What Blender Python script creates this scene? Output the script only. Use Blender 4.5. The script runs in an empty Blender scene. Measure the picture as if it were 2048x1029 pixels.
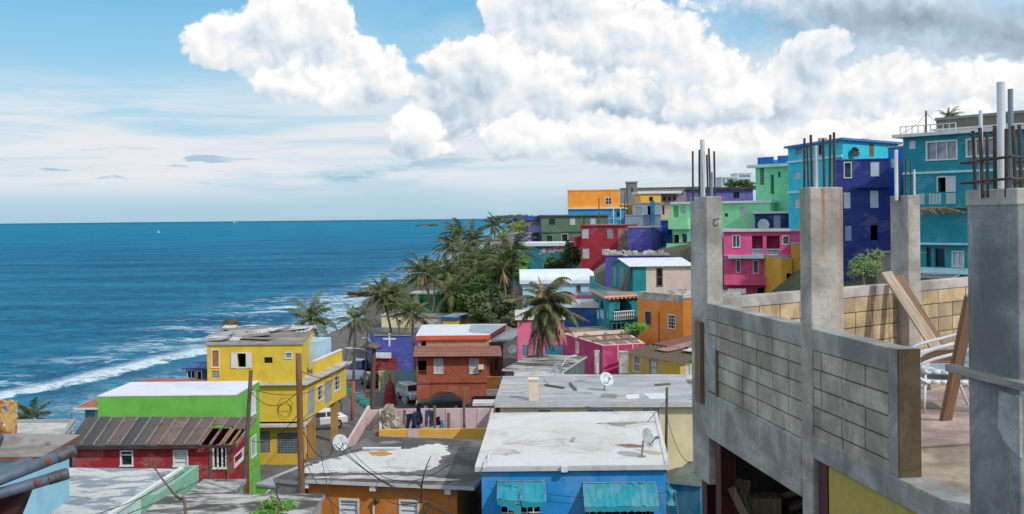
import bpy, bmesh, math, random
from mathutils import Vector, Matrix, noise
rad = math.radians
SC = bpy.context.scene
COL = SC.collection
RNG = random.Random(7)

# ---------------------------------------------------------------- camera frame
F, CX, HY, ROLL, CAMZ = 2000.0, 1024.0, 437.0, rad(0.58), 24.0
C0 = Vector((0, 0, CAMZ))
RT = Vector((math.cos(ROLL), 0, -math.sin(ROLL)))
UP = Vector((math.sin(ROLL), 0, math.cos(ROLL)))
FWD = Vector((0, 1, 0))


def ray(px, py):
    return FWD + RT * ((px - CX) / F) + UP * ((HY - py) / F)


def at(px, py, d):
    return C0 + ray(px, py) * d


def atz(px, py, z):
    r = ray(px, py)
    return C0 + r * ((z - CAMZ) / r.z)


cam = bpy.data.cameras.new('camera')
camo = bpy.data.objects.new('camera', cam)
COL.objects.link(camo)
cam.sensor_width = 36
cam.lens = 36 * F / 2048
cam.shift_y = -(514.5 - HY) / 2048
cam.clip_start = 0.1
cam.clip_end = 300000
m3 = Matrix((RT, UP, -FWD)).transposed()
camo.matrix_world = Matrix.Translation(C0) @ m3.to_4x4()
SC.camera = camo

# ---------------------------------------------------------------- materials
MATS = {}


def lin(c, k=1.0):
    out = []
    for v in c[:3]:
        v = v / 255.0
        v = v / 12.92 if v <= 0.04045 else ((v + 0.055) / 1.055) ** 2.4
        out.append(min(0.9, v / k))
    return (*out, 1)


class NT:
    def __init__(s, tree):
        s.t = tree

    def n(s, typ, ins=None, **kw):
        nd = s.t.nodes.new(typ)
        for k, v in kw.items():
            setattr(nd, k, v)
        for k, v in (ins or {}).items():
            sock = nd.inputs[k]
            if isinstance(v, bpy.types.NodeSocket):
                s.t.links.new(v, sock)
            else:
                sock.default_value = v
        return nd

    def math(s, op, a, b=0.0, c=0.0, clamp=False):
        nd = s.n('ShaderNodeMath', {0: a, 1: b, 2: c}, operation=op)
        nd.use_clamp = clamp
        return nd.outputs[0]

    def smooth(s, v, a, b):
        nd = s.n('ShaderNodeMapRange', {'Value': v, 'From Min': a, 'From Max': b}, interpolation_type='SMOOTHSTEP')
        return nd.outputs[0]

    def mix(s, f, a, b, mode='MIX'):
        nd = s.n('ShaderNodeMix', data_type='RGBA', blend_type=mode)
        for idx, v in ((0, f), (6, a), (7, b)):
            if isinstance(v, bpy.types.NodeSocket):
                s.t.links.new(v, nd.inputs[idx])
            else:
                nd.inputs[idx].default_value = v
        return nd.outputs[2]

    def noise(s, vec, scale, detail=4, rough=.55, dist=0.0):
        return s.n('ShaderNodeTexNoise', {'Vector': vec, 'Scale': scale, 'Detail': detail, 'Roughness': rough, 'Distortion': dist}).outputs['Fac']

    def mapping(s, vec, scale=(1, 1, 1), loc=(0, 0, 0), rot=(0, 0, 0)):
        return s.n('ShaderNodeMapping', {'Vector': vec, 'Scale': scale, 'Location': loc, 'Rotation': rot}).outputs[0]


def newmat(name):
    m = bpy.data.materials.new(name)
    m.use_nodes = True
    nt = NT(m.node_tree)
    b = m.node_tree.nodes['Principled BSDF']
    return m, nt, b


def oco(nt):
    return nt.n('ShaderNodeTexCoord').outputs['Object']


def plain(name, c, rough=.6, metal=0.0, k=1.0, spec=.3, var=.12, vs=6.0):
    key = ('plain', name)
    if key in MATS:
        return MATS[key]
    m, nt, b = newmat(name)
    co = oco(nt)
    nz = nt.noise(co, vs, 4)
    base = lin(c, k)
    dark = tuple(v * (1 - 2 * var) for v in base[:3]) + (1,)
    lite = tuple(min(.95, v * (1 + var)) for v in base[:3]) + (1,)
    f = nt.smooth(nz, .3, .7)
    nt.t.links.new(nt.mix(f, dark, lite), b.inputs['Base Color'])
    b.inputs['Roughness'].default_value = rough
    b.inputs['Metallic'].default_value = metal
    b.inputs['Specular IOR Level'].default_value = spec
    MATS[key] = m
    return m


def paint(name, c, k=.85, dirt=.95, dcol=(70, 66, 60), scale=.5, rough=.75):
    """weathered wall paint: broad mottling, rain streaks and fine grain"""
    key = ('paint', name)
    if key in MATS:
        return MATS[key]
    m, nt, b = newmat(name)
    co = oco(nt)
    base = lin(c, k * 1.22)
    lum = .3 * base[0] + .55 * base[1] + .15 * base[2]
    base = tuple(v * .92 + lum * .08 for v in base[:3]) + (1,)
    n1 = nt.noise(co, scale, 5, .6)
    n2 = nt.noise(nt.mapping(co, (1.6, 1.6, .16)), 1.3, 6, .65)
    n3 = nt.noise(co, 9, 5, .7)
    a = nt.smooth(n1, .42, .75)
    st = nt.smooth(n2, .52, .78)
    gr = nt.smooth(n3, .55, .8)
    f = nt.math('MULTIPLY', nt.math('ADD', nt.math('ADD', nt.math('MULTIPLY', a, .35), nt.math('MULTIPLY', st, .55)), nt.math('MULTIPLY', gr, .25)), dirt, clamp=True)
    lite = tuple(min(.93, v * 1.12 + .01) for v in base[:3]) + (1,)
    c1 = nt.mix(nt.smooth(nt.noise(co, 1.1, 3), .35, .65), base, lite)
    c1 = nt.mix(nt.math('MULTIPLY', nt.smooth(nt.noise(nt.mapping(co, (1, 1, 1.4), (3, 8, 1)), .45, 6, .7, .4), .55, .6), .42), c1, tuple(min(.9, v * .75 + .14) for v in base[:3]) + (1,))
    dc = tuple(.35 * d + .65 * v * .55 for d, v in zip(lin(dcol)[:3], base[:3])) + (1,)
    nt.t.links.new(nt.mix(f, c1, dc), b.inputs['Base Color'])
    b.inputs['Roughness'].default_value = rough
    b.inputs['Specular IOR Level'].default_value = .25
    bp = nt.n('ShaderNodeBump', {'Height': n3, 'Strength': .25, 'Distance': .02})
    nt.t.links.new(bp.outputs[0], b.inputs['Normal'])
    MATS[key] = m
    return m


def roofmat(name, c, patch, thr=.5, soft=.06, scale=.35, k=.95, stain=(60, 58, 55), samt=.5, stretch=(1, 1, 1), third=None):
    """weathered flat roof: two coatings in patches, black mould stains"""
    key = ('roof', name)
    if key in MATS:
        return MATS[key]
    m, nt, b = newmat(name)
    co = nt.mapping(oco(nt), stretch)
    n1 = nt.noise(co, scale, 7, .62, .6)
    n2 = nt.noise(co, scale * 3.1, 7, .7, .4)
    n3 = nt.noise(co, 11, 5, .7)
    k *= 1.16
    f = nt.smooth(nt.math('ADD', nt.math('MULTIPLY', n1, .75), nt.math('MULTIPLY', n2, .25)), thr - soft, thr + soft)
    col = nt.mix(f, lin(c, k), lin(patch, k))
    s2 = nt.math('MULTIPLY', nt.smooth(nt.noise(co, scale * 1.7, 8, .72, 1.0), .52, .72), samt)
    col = nt.mix(s2, col, lin(stain, k))
    if third:
        s3 = nt.math('MULTIPLY', nt.smooth(nt.noise(nt.mapping(co, (1, 1, 1), (13, 5, 3)), scale * 2.3, 6, .7, .5), .6, .68), .85)
        col = nt.mix(s3, col, lin(third, k))
    g = nt.smooth(n3, .3, .75)
    col = nt.mix(nt.math('MULTIPLY', g, .22), col, lin(stain, k))
    nt.t.links.new(col, b.inputs['Base Color'])
    b.inputs['Roughness'].default_value = .85
    b.inputs['Specular IOR Level'].default_value = .15
    bp = nt.n('ShaderNodeBump', {'Height': n3, 'Strength': .3, 'Distance': .03})
    nt.t.links.new(bp.outputs[0], b.inputs['Normal'])
    MATS[key] = m
    return m


def concrete(name, c, k=.9, rust=False, streak=.5, attr=False, light=(205, 200, 190)):
    key = ('conc', name)
    if key in MATS:
        return MATS[key]
    m, nt, b = newmat(name)
    co = oco(nt)
    base = lin(c, k)
    n1 = nt.noise(co, 1.6, 8, .65, .5)
    n2 = nt.noise(nt.mapping(co, (3.5, 3.5, .5)), 2.0, 7, .7, .3)
    n3 = nt.noise(co, 28, 6, .75)
    dark = tuple(v * .46 for v in base[:3]) + (1,)
    lite = lin(light, k)
    col = nt.mix(nt.smooth(n1, .35, .68), dark, base)
    col = nt.mix(nt.math('MULTIPLY', nt.smooth(n2, .56, .74), streak), col, lite)
    col = nt.mix(nt.math('MULTIPLY', nt.smooth(nt.noise(nt.mapping(co, (5, 5, .4), (4, 2, 9)), 1.7, 6, .7), .55, .75), streak), col, dark)
    col = nt.mix(nt.math('MULTIPLY', nt.smooth(n3, .46, .72), .6), col, dark)
    hl = nt.noise(nt.mapping(co, (.7, .7, 13), (2, 5, 1)), 1.0, 4, .6)
    col = nt.mix(nt.math('MULTIPLY', nt.smooth(hl, .58, .68), .3), col, dark)
    pit = nt.n('ShaderNodeTexVoronoi', {'Vector': co, 'Scale': 34}).outputs['Distance']
    pm = nt.math('SUBTRACT', 1.0, nt.smooth(pit, .05, .16))
    pm = nt.math('MULTIPLY', pm, nt.smooth(nt.noise(co, 5, 3), .5, .62))
    col = nt.mix(nt.math('MULTIPLY', pm, .6), col, dark)
    if attr:
        at_ = nt.n('ShaderNodeAttribute', attribute_name='tint').outputs['Fac']
        col = nt.mix(nt.math('MULTIPLY', at_, .65), col, lin((120, 108, 92), k))
    if rust:
        rz = nt.n('ShaderNodeSeparateXYZ', {0: co}).outputs[2]
        rs = nt.smooth(nt.noise(nt.mapping(co, (8, 8, .22), (1.7, 0, 0)), 1.5, 5, .6), .56, .66)
        rs = nt.math('MULTIPLY', rs, nt.math('ADD', .12, nt.math('MULTIPLY', nt.smooth(rz, .9, 2.3), .88)))
        col = nt.mix(nt.math('MULTIPLY', rs, .85), col, lin((150, 92, 38), k))
    nt.t.links.new(col, b.inputs['Base Color'])
    b.inputs['Roughness'].default_value = .88
    b.inputs['Specular IOR Level'].default_value = .2
    hh = nt.math('SUBTRACT', nt.math('ADD', nt.math('MULTIPLY', n3, .5), nt.math('MULTIPLY', n1, .8)), nt.math('MULTIPLY', pm, .6))
    bp = nt.n('ShaderNodeBump', {'Height': hh, 'Strength': .55, 'Distance': .02})
    nt.t.links.new(bp.outputs[0], b.inputs['Normal'])
    MATS[key] = m
    return m


def wood(name, c, k=.95, axis=2):
    key = ('wood', name)
    if key in MATS:
        return MATS[key]
    m, nt, b = newmat(name)
    co = oco(nt)
    sc = [22, 22, 22]
    sc[axis] = 1.4
    n1 = nt.noise(nt.mapping(co, tuple(sc)), 1.0, 6, .6, .8)
    n2 = nt.noise(co, 2.0, 4)
    base = lin(c, k)
    dark = tuple(v * .5 for v in base[:3]) + (1,)
    col = nt.mix(nt.smooth(n1, .3, .72), dark, base)
    col = nt.mix(nt.math('MULTIPLY', nt.smooth(n2, .5, .75), .45), col, lin((95, 80, 66)))
    nt.t.links.new(col, b.inputs['Base Color'])
    b.inputs['Roughness'].default_value = .8
    bp = nt.n('ShaderNodeBump', {'Height': n1, 'Strength': .4, 'Distance': .01})
    nt.t.links.new(bp.outputs[0], b.inputs['Normal'])
    MATS[key] = m
    return m


def rusty(name, c, rust=(135, 82, 48), thr=.5, k=.9, metal=.0, scale=1.2):
    key = ('rusty', name)
    if key in MATS:
        return MATS[key]
    m, nt, b = newmat(name)
    co = oco(nt)
    n1 = nt.noise(co, scale, 7, .68, .5)
    n2 = nt.noise(co, scale * 8, 5, .7)
    f = nt.smooth(nt.math('ADD', nt.math('MULTIPLY', n1, .7), nt.math('MULTIPLY', n2, .3)), thr - .05, thr + .07)
    r2 = tuple(v * .5 for v in lin(rust, k)[:3]) + (1,)
    rc = nt.mix(nt.smooth(n2, .35, .65), r2, lin(rust, k))
    a = lin(c, k)
    ac = nt.mix(nt.smooth(n2, .4, .7), a, tuple(v * .7 for v in a[:3]) + (1,))
    nt.t.links.new(nt.mix(f, ac, rc), b.inputs['Base Color'])
    b.inputs['Roughness'].default_value = .6
    b.inputs['Metallic'].default_value = metal
    bp = nt.n('ShaderNodeBump', {'Height': n2, 'Strength': .2, 'Distance': .01})
    nt.t.links.new(bp.outputs[0], b.inputs['Normal'])
    MATS[key] = m
    return m


def leafmat(name, c1, c2, k=.9, trans=.25):
    key = ('leaf', name)
    if key in MATS:
        return MATS[key]
    m, nt, b = newmat(name)
    at_ = nt.n('ShaderNodeAttribute', attribute_name='tint').outputs['Fac']
    col = nt.mix(at_, lin(c1, k), lin(c2, k))
    nt.t.links.new(col, b.inputs['Base Color'])
    b.inputs['Roughness'].default_value = .55
    b.inputs['Specular IOR Level'].default_value = .3
    tr = nt.n('ShaderNodeBsdfTranslucent', {'Color': col})
    mx = nt.n('ShaderNodeMixShader', {0: trans, 1: b.outputs[0], 2: tr.outputs[0]})
    nt.t.links.new(mx.outputs[0], m.node_tree.nodes['Material Output'].inputs[0])
    MATS[key] = m
    return m


GLASS = plain('window_glass', (30, 40, 46), .12, 0, 1, .5, .25, 3)
DARK = plain('dark_interior', (16, 17, 18), .9, 0, 1, .1, .3, 2)
WHITE = paint('white_trim_paint', (225, 226, 224), 1.0, .25)
LOUV = paint('white_louvre_metal', (205, 208, 212), 1.0, .2, rough=.5)
GREYL = paint('grey_louvre_metal', (150, 160, 168), 1.0, .35, rough=.5)
STEEL = plain('galvanised_steel', (150, 156, 162), .45, .5, 1, .4, .15, 8)
BLACKW = plain('black_cable_sheath', (22, 22, 23), .6)
REBAR = rusty('rusted_rebar_steel', (52, 42, 38), (86, 58, 46), .5, 1, .0, 8)
PVC = plain('white_pvc_pipe', (205, 208, 210), .4, 0, 1, .4, .08, 3)

# ---------------------------------------------------------------- mesh builder


class MB:
    def __init__(s):
        s.v, s.f, s.mi, s.tint = [], [], [], []

    def add(s, vs, fs, mi=0, tint=0.0):
        o = len(s.v)
        s.v += [tuple(p) for p in vs]
        for f in fs:
            s.f.append([i + o for i in f])
            s.mi.append(mi)
            s.tint.append(tint)
        return s

    def quad(s, a, b, c, d, mi=0, tint=0.0):
        return s.add([a, b, c, d], [(0, 1, 2, 3)], mi, tint)

    def hexa(s, p, mi=0, tint=0.0, top=None):
        """p: 4 bottom corners then 4 top corners"""
        fs = [(3, 2, 1, 0), (0, 1, 5, 4), (1, 2, 6, 5), (2, 3, 7, 6), (3, 0, 4, 7)]
        s.add(p, fs, mi, tint)
        o = len(s.v) - 8
        s.f.append([o + 4, o + 5, o + 6, o + 7])
        s.mi.append(mi if top is None else top)
        s.tint.append(tint)
        return s

    def box(s, a, b, mi=0, tint=0.0, top=None):
        x0, y0, z0 = a
        x1, y1, z1 = b
        return s.hexa([(x0, y0, z0), (x1, y0, z0), (x1, y1, z0), (x0, y1, z0), (x0, y0, z1), (x1, y0, z1), (x1, y1, z1), (x0, y1, z1)], mi, tint, top)

    def prism(s, poly, z0, z1, mi=0, top=None, tint=0.0):
        n = len(poly)
        vs = [(p[0], p[1], z0) for p in poly] + [(p[0], p[1], z1) for p in poly]
        fs = [tuple(range(n - 1, -1, -1))] + [(i, (i + 1) % n, n + (i + 1) % n, n + i) for i in range(n)]
        s.add(vs, fs, mi, tint)
        o = len(s.v) - 2 * n
        s.f.append([o + n + i for i in range(n)])
        s.mi.append(mi if top is None else top)
        s.tint.append(tint)
        return s

    def bar(s, p, q, w, h, up=(0, 0, 1), mi=0, tint=0.0):
        p, q = Vector(p), Vector(q)
        d = (q - p).normalized()
        u = Vector(up)
        if abs(d.dot(u)) > .98:
            u = Vector((0, 1, 0))
        sd = d.cross(u).normalized()
        u = sd.cross(d).normalized()
        sd, u = sd * w / 2, u * h / 2
        return s.hexa([p - sd - u, q - sd - u, q + sd - u, p + sd - u, p - sd + u, q - sd + u, q + sd + u, p + sd + u], mi, tint)

    def tube(s, pts, r, n=8, mi=0, cap=True, tint=0.0):
        pts = [Vector(p) for p in pts]
        rs = r if isinstance(r, (list, tuple)) else [r] * len(pts)
        o = len(s.v)
        u = None
        for i, p in enumerate(pts):
            d = (pts[min(i + 1, len(pts) - 1)] - pts[max(i - 1, 0)]).normalized()
            if u is None:
                u = d.orthogonal().normalized()
            u = (u - d * u.dot(d))
            u = u.normalized() if u.length > 1e-6 else d.orthogonal().normalized()
            w = d.cross(u)
            for k in range(n):
                a = 2 * math.pi * k / n
                s.v.append(tuple(p + (u * math.cos(a) + w * math.sin(a)) * rs[i]))
        for i in range(len(pts) - 1):
            for k in range(n):
                a, b = o + i * n + k, o + i * n + (k + 1) % n
                s.f.append([a, b, b + n, a + n])
                s.mi.append(mi)
                s.tint.append(tint)
        if cap:
            for j in (0, len(pts) - 1):
                fc = [o + j * n + k for k in range(n)]
                s.f.append(fc if j else fc[::-1])
                s.mi.append(mi)
                s.tint.append(tint)
        return s

    def lathe(s, c, prof, axis=(0, 0, 1), n=16, mi=0):
        c = Vector(c)
        ax = Vector(axis).normalized()
        u = ax.orthogonal().normalized()
        w = ax.cross(u)
        o = len(s.v)
        for (r, h) in prof:
            for k in range(n):
                a = 2 * math.pi * k / n
                s.v.append(tuple(c + ax * h + (u * math.cos(a) + w * math.sin(a)) * r))
        for i in range(len(prof) - 1):
            for k in range(n):
                a, b = o + i * n + k, o + i * n + (k + 1) % n
                s.f.append([a, b, b + n, a + n])
                s.mi.append(mi)
                s.tint.append(0.0)
        return s

    def build(s, name, mat, parent=None, smooth=False, bevel=0, loc=None, tint=False):
        org = Vector((0, 0, 0))
        if parent is not None:
            org = wloc(parent)
        elif loc is not None:
            org = Vector(loc)
        me = bpy.data.meshes.new(name)
        me.from_pydata([(x - org.x, y - org.y, z - org.z) for x, y, z in s.v], [], s.f)
        mats = mat if isinstance(mat, (list, tuple)) else [mat]
        for m in mats:
            me.materials.append(m)
        if len(mats) > 1:
            me.polygons.foreach_set('material_index', s.mi)
        if smooth:
            me.polygons.foreach_set('use_smooth', [True] * len(s.f))
        if tint:
            a = me.attributes.new('tint', 'FLOAT', 'FACE')
            a.data.foreach_set('value', s.tint)
        o = bpy.data.objects.new(name, me)
        COL.objects.link(o)
        if parent is not None:
            o.parent = parent
        else:
            o.location = org
        if bevel:
            bm = bmesh.new()
            bm.from_mesh(me)
            bmesh.ops.recalc_face_normals(bm, faces=bm.faces)
            bm.to_mesh(me)
            bm.free()
            md = o.modifiers.new('bevel', 'BEVEL')
            md.width = bevel
            md.segments = 2
            md.limit_method = 'ANGLE'
        return o


def wloc(o):
    p = o.location.copy()
    q = o.parent
    while q is not None:
        p = p + q.location
        q = q.parent
    return p


def tag(o, label, cat, group=None, kind=None):
    if label:
        o['label'] = label
    if cat:
        o['category'] = cat
    if group:
        o['group'] = group
    if kind:
        o['kind'] = kind
    return o


def thing(name, label, cat, loc, group=None):
    o = bpy.data.objects.new(name, None)
    o.empty_display_size = .3
    COL.objects.link(o)
    o.location = loc
    return tag(o, label, cat, group)


def copy_tree(o, parent=None):
    c = o.copy()
    COL.objects.link(c)
    if parent is not None:
        c.parent = parent
    for ch in list(o.children):
        copy_tree(ch, c)
    return c


# ---------------------------------------------------------------- terrain
SHORE = [(-60, -48), (20, -46), (80, -52), (112, -49), (150, -44), (185, -33), (205, -31), (240, -36), (290, -44), (306, -45), (318, -36), (340, -28), (420, -24), (600, -28), (1000, -16), (1500, -13), (3000, 5), (6000, 20), (99999, 400)]


def shore_x(y):
    if y <= SHORE[0][0]:
        return SHORE[0][1]
    for (y0, x0), (y1, x1) in zip(SHORE, SHORE[1:]):
        if y <= y1:
            return x0 + (x1 - x0) * (y - y0) / (y1 - y0)
    return SHORE[-1][1]


CTRL = [(0, -10, -1.7), (0, 0, -2.0), (-3, 6, -4.5), (-6, 14, -9), (0, 16, -10), (6, 18, -8), (10, 10, -5.2), (3, 9, -5.2), (9, 18, -6.5), (12, 24, -7.5),
        (2, 33, -13), (-6, 38, -15), (-14, 34, -14), (-16, 46, -14.5), (-24, 46, -15), (-12, 56, -16.6), (-20, 58, -16), (-27, 66, -17), (-17, 75, -17.2), (-11, 75, -17.4), (-9, 85, -17.9),
        (-10, 95, -19.0), (-6, 97, -18.2), (-5, 91, -17.6), (-1, 91, -17.4), (2, 89, -17.0), (-4, 84, -17.2), (-3, 78, -16.8), (0, 98, -16.5), (-12, 115, -20.0), (-17, 115, -19.5), (-12, 135, -20), (-9, 155, -16), (4, 50, -13), (10, 48, -11.5), (8, 60, -12), (8, 72, -11.4),
        (12, 68, -10.8), (13, 80, -10), (6, 97, -10.5), (2, 92, -12), (12, 90, -8.5), (-2, 120, -13.5), (-2, 140, -11), (4, 137, -8.2), (11, 126, -8), (9, 152, -4.2), (13, 163, -1.5), (3, 160, -5), (2, 210, -4),
        (16, 118, -4.5), (22, 96, -7.2), (30, 84, -3.6), (34, 74, -5), (26, 106, -2), (22, 112, -2.5), (20, 155, -3), (24, 135, -2.5), (26, 220, -4), (14, 190, -4), (10, 260, -7), (48, 112, 4), (60, 90, 1.0), (40, 60, -5), (20, 60, -9), (20, 40, -9), (60, 40, -3),
        (60, 200, 0), (30, 400, -8), (90, 400, -6), (60, 800, -10), (30, 1500, -9), (100, 1500, -2), (200, 3000, -5), (300, 800, 5), (200, 200, 6), (200, 0, 4)]


def tz(x, y):
    num = den = 0.0
    for (cx, cy, cz) in CTRL:
        d2 = (x - cx) ** 2 + (y - cy) ** 2 + 2.0
        w = 1.0 / (d2 * d2)
        num += w * cz
        den += w
    z = CAMZ + num / den
    d = x - shore_x(y)
    if d < 0:
        return max(-6, .12 * d - .25)
    cap = .42 * d - .1 if d < 40 else 99
    k = cap if cap < z else z
    return k


def strip_axis(parts):
    out = []
    for a, b, st in parts:
        v = a
        while v < b - 1e-6:
            out.append(v)
            v += st
    out.append(parts[-1][1])
    return out


TX = strip_axis([(-160, -60, 12), (-60, 45, 1.5), (45, 120, 5), (120, 500, 40)])
TY = strip_axis([(-30, 10, 4), (10, 180, 1.5), (180, 360, 4), (360, 800, 20), (800, 4000, 160)])
mb = MB()
nx = len(TX)
for y in TY:
    for x in TX:
        z = tz(x, y)
        z += .12 * noise.noise((x * .5, y * .5, 0)) if z > .5 else 0
        if 200 < y < 900 and z > 1.5:
            z += .8 * noise.noise((x * .06, y * .06, 3))
        mb.v.append((x, y, z))
for j in range(len(TY) - 1):
    for i in range(nx - 1):
        a = j * nx + i
        mb.f.append([a, a + 1, a + nx + 1, a + nx])
m, nt, b = newmat('ground_soil')
co = oco(nt)
n1 = nt.noise(co, .12, 6, .6)
n2 = nt.noise(co, 1.5, 6, .7)
col = nt.mix(nt.smooth(n1, .4, .6), lin((92, 84, 74)), lin((112, 108, 102)))
col = nt.mix(nt.math('MULTIPLY', nt.smooth(n2, .45, .7), .5), col, lin((66, 60, 52)))
sep = nt.n('ShaderNodeSeparateXYZ', {0: co})
grass = nt.math('MAXIMUM', nt.smooth(sep.outputs[1], 120, 145), nt.math('MULTIPLY', nt.smooth(sep.outputs[0], 11, 15), nt.smooth(n1, .38, .55)))
col = nt.mix(nt.math('MULTIPLY', grass, nt.smooth(n2, .25, .5)), col, lin((62, 74, 42)))
rock = nt.math('SUBTRACT', 1.0, nt.smooth(sep.outputs[2], 1.0, 3.2))
col = nt.mix(rock, col, nt.mix(nt.smooth(n2, .35, .65), lin((58, 50, 42)), lin((104, 92, 78))))
nt.t.links.new(col, b.inputs['Base Color'])
b.inputs['Roughness'].default_value = .95
bp = nt.n('ShaderNodeBump', {'Height': n2, 'Strength': .6, 'Distance': .15})
nt.t.links.new(bp.outputs[0], b.inputs['Normal'])
tag(mb.build('ground', m, smooth=True), None, None, kind='structure')

# ---------------------------------------------------------------- sea
BREAK = [(60, -92), (100, -82), (128, -74), (138, -70.5), (152, -63), (168, -60), (184, -56), (212, -57), (260, -60), (287, -61), (313, -52), (340, -40), (500, -36)]


def brk_x(y):
    if y <= BREAK[0][0]:
        return BREAK[0][1]
    for (y0, x0), (y1, x1) in zip(BREAK, BREAK[1:]):
        if y <= y1:
            return x0 + (x1 - x0) * (y - y0) / (y1 - y0)
    return -36


SX = strip_axis([(-100000, -4000, 16000), (-4000, -400, 450), (-400, -130, 30), (-130, -26, 2.0), (-26, 100, 25), (100, 4000, 500), (4000, 100000, 16000)])
SY = strip_axis([(-200, 40, 30), (40, 340, 2.0), (340, 800, 23), (800, 4000, 200), (4000, 140000, 8500)])
mb = MB()
nx = len(SX)
shore_a, wave_a = [], []
for y in SY:
    for x in SX:
        sd = shore_x(y) - x
        wv = brk_x(y) + 2.2 * noise.noise((y * .06, 0, 1)) - x     # >0 seaward of the breaker line
        z = 0.0
        if -140 < x < -24 and 40 <= y <= 340:
            z += .55 * math.exp(-((wv - 1.5) / 2.0) ** 2) * (1 if y < 190 else .5)
            z += .16 * noise.noise((x * .16, y * .09, 0))
        mb.v.append((x, y, z))
        shore_a.append(sd)
        wave_a.append(wv)
for j in range(len(SY) - 1):
    for i in range(nx - 1):
        a = j * nx + i
        mb.f.append([a, a + 1, a + nx + 1, a + nx])
m, nt, b = newmat('sea_water')
co = nt.n('ShaderNodeNewGeometry').outputs['Position']
sep = nt.n('ShaderNodeSeparateXYZ', {0: co})
ly = nt.math('LOGARITHM', nt.math('MAXIMUM', sep.outputs[1], 10.0), 10.0)
big = nt.noise(nt.mapping(co, (.0011, .0045, .001)), 1.0, 4, .6)
lyn = nt.math('ADD', ly, nt.math('MULTIPLY', nt.math('SUBTRACT', big, .5), .35))
rp = nt.n('ShaderNodeValToRGB', {0: nt.n('ShaderNodeMapRange', {'Value': lyn, 'From Min': 2.0, 'From Max': 4.4}).outputs[0]})
el = rp.color_ramp.elements
SEA_K = 1.2
el[0].position, el[0].color = 0.0, lin((26, 110, 148), SEA_K)
el[1].position, el[1].color = 1.0, lin((14, 104, 142), SEA_K)
for p, c in ((.14, (24, 106, 144)), (.36, (20, 102, 144)), (.47, (8, 122, 158)), (.62, (10, 128, 160)), (.78, (16, 132, 162))):
    e = el.new(p)
    e.color = lin(c, SEA_K)
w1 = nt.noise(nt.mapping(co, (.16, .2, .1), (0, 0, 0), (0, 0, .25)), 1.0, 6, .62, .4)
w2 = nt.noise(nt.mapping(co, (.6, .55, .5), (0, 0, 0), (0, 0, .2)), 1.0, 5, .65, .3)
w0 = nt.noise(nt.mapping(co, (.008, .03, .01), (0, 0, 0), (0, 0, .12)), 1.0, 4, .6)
hgt = nt.math('ADD', nt.math('MULTIPLY', w1, 1.6), nt.math('MULTIPLY', w2, .38))
col = rp.outputs[0]
wave_sheen = nt.smooth(nt.math('ADD', nt.math('ADD', nt.math('MULTIPLY', w1, .4), nt.math('MULTIPLY', w2, .3)), nt.math('MULTIPLY', w0, .42)), .43, .68)
col = nt.mix(wave_sheen, nt.mix(.5, col, (0.01, .035, .075, 1)), nt.mix(.26, col, lin((80, 165, 192))))  # dark and bright wave reflections painted into the water colour
sh = nt.n('ShaderNodeAttribute', attribute_name='shore').outputs['Fac']
wv = nt.n('ShaderNodeAttribute', attribute_name='wave').outputs['Fac']
fz = nt.noise(nt.mapping(co, (.22, .30, .2)), 1.0, 7, .68, .8)
fz2 = nt.noise(nt.mapping(co, (.05, .10, .1)), 1.0, 3, .5)
fz3 = nt.noise(nt.mapping(co, (.9, .5, .2)), 1.0, 5, .7, .6)
# shallow water tint inshore
col = nt.mix(nt.math('MULTIPLY', nt.math('SUBTRACT', 1.0, nt.smooth(sh, 0, 26)), .45), col, lin((92, 142, 160)))
near = nt.math('SUBTRACT', 1.0, nt.smooth(sep.outputs[1], 186, 200))
# crest: sharp on the shoreward side, ragged seaward
d1 = nt.math('ADD', wv, nt.math('MULTIPLY', nt.math('SUBTRACT', fz, .5), 5.0))
crest = nt.math('MULTIPLY', nt.smooth(d1, -1.6, -.4), nt.math('SUBTRACT', 1.0, nt.smooth(d1, 3.0, 8.5)))
crest = nt.math('MULTIPLY', nt.math('MULTIPLY', crest, nt.math('MAXIMUM', near, nt.smooth(fz2, .5, .6))), nt.math('ADD', .3, nt.math('MULTIPLY', nt.smooth(nt.math('ADD', nt.math('MULTIPLY', fz3, .6), nt.math('MULTIPLY', fz, .4)), .36, .56), .7)))
trail = nt.math('MULTIPLY', nt.smooth(wv, 0, 3), nt.math('SUBTRACT', 1.0, nt.smooth(wv, 8, 32)))
trail = nt.math('MULTIPLY', trail, nt.smooth(nt.math('ADD', nt.math('MULTIPLY', fz, .6), nt.math('MULTIPLY', fz2, .4)), .49, .6))
wash = nt.math('MULTIPLY', nt.smooth(sh, -2, 1), nt.math('SUBTRACT', 1.0, nt.smooth(nt.math('ADD', sh, nt.math('MULTIPLY', fz, 12.0)), 16, 26)))
far_ = nt.smooth(sep.outputs[1], 175, 205)
lace = nt.smooth(nt.math('ADD', nt.math('MULTIPLY', fz, .55), nt.math('MULTIPLY', fz3, .45)), .44, .6)
wash = nt.math('MULTIPLY', nt.math('MULTIPLY', wash, lace), nt.math('ADD', .35, nt.math('MULTIPLY', far_, .65)))
caps = nt.math('MULTIPLY', nt.smooth(nt.noise(nt.mapping(co, (.06, .16, .1), (7, 3, 0)), 1.0, 5, .7, .3), .70, .75), .6)
foam = nt.math('MAXIMUM', nt.math('MAXIMUM', crest, nt.math('MULTIPLY', trail, .75)), nt.math('MAXIMUM', wash, caps))
col = nt.mix(foam, col, lin((206, 217, 223), 1.0))
difs = nt.n('ShaderNodeBsdfDiffuse', {'Color': col})
glos = nt.n('ShaderNodeBsdfGlossy', {'Roughness': .22})
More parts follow.
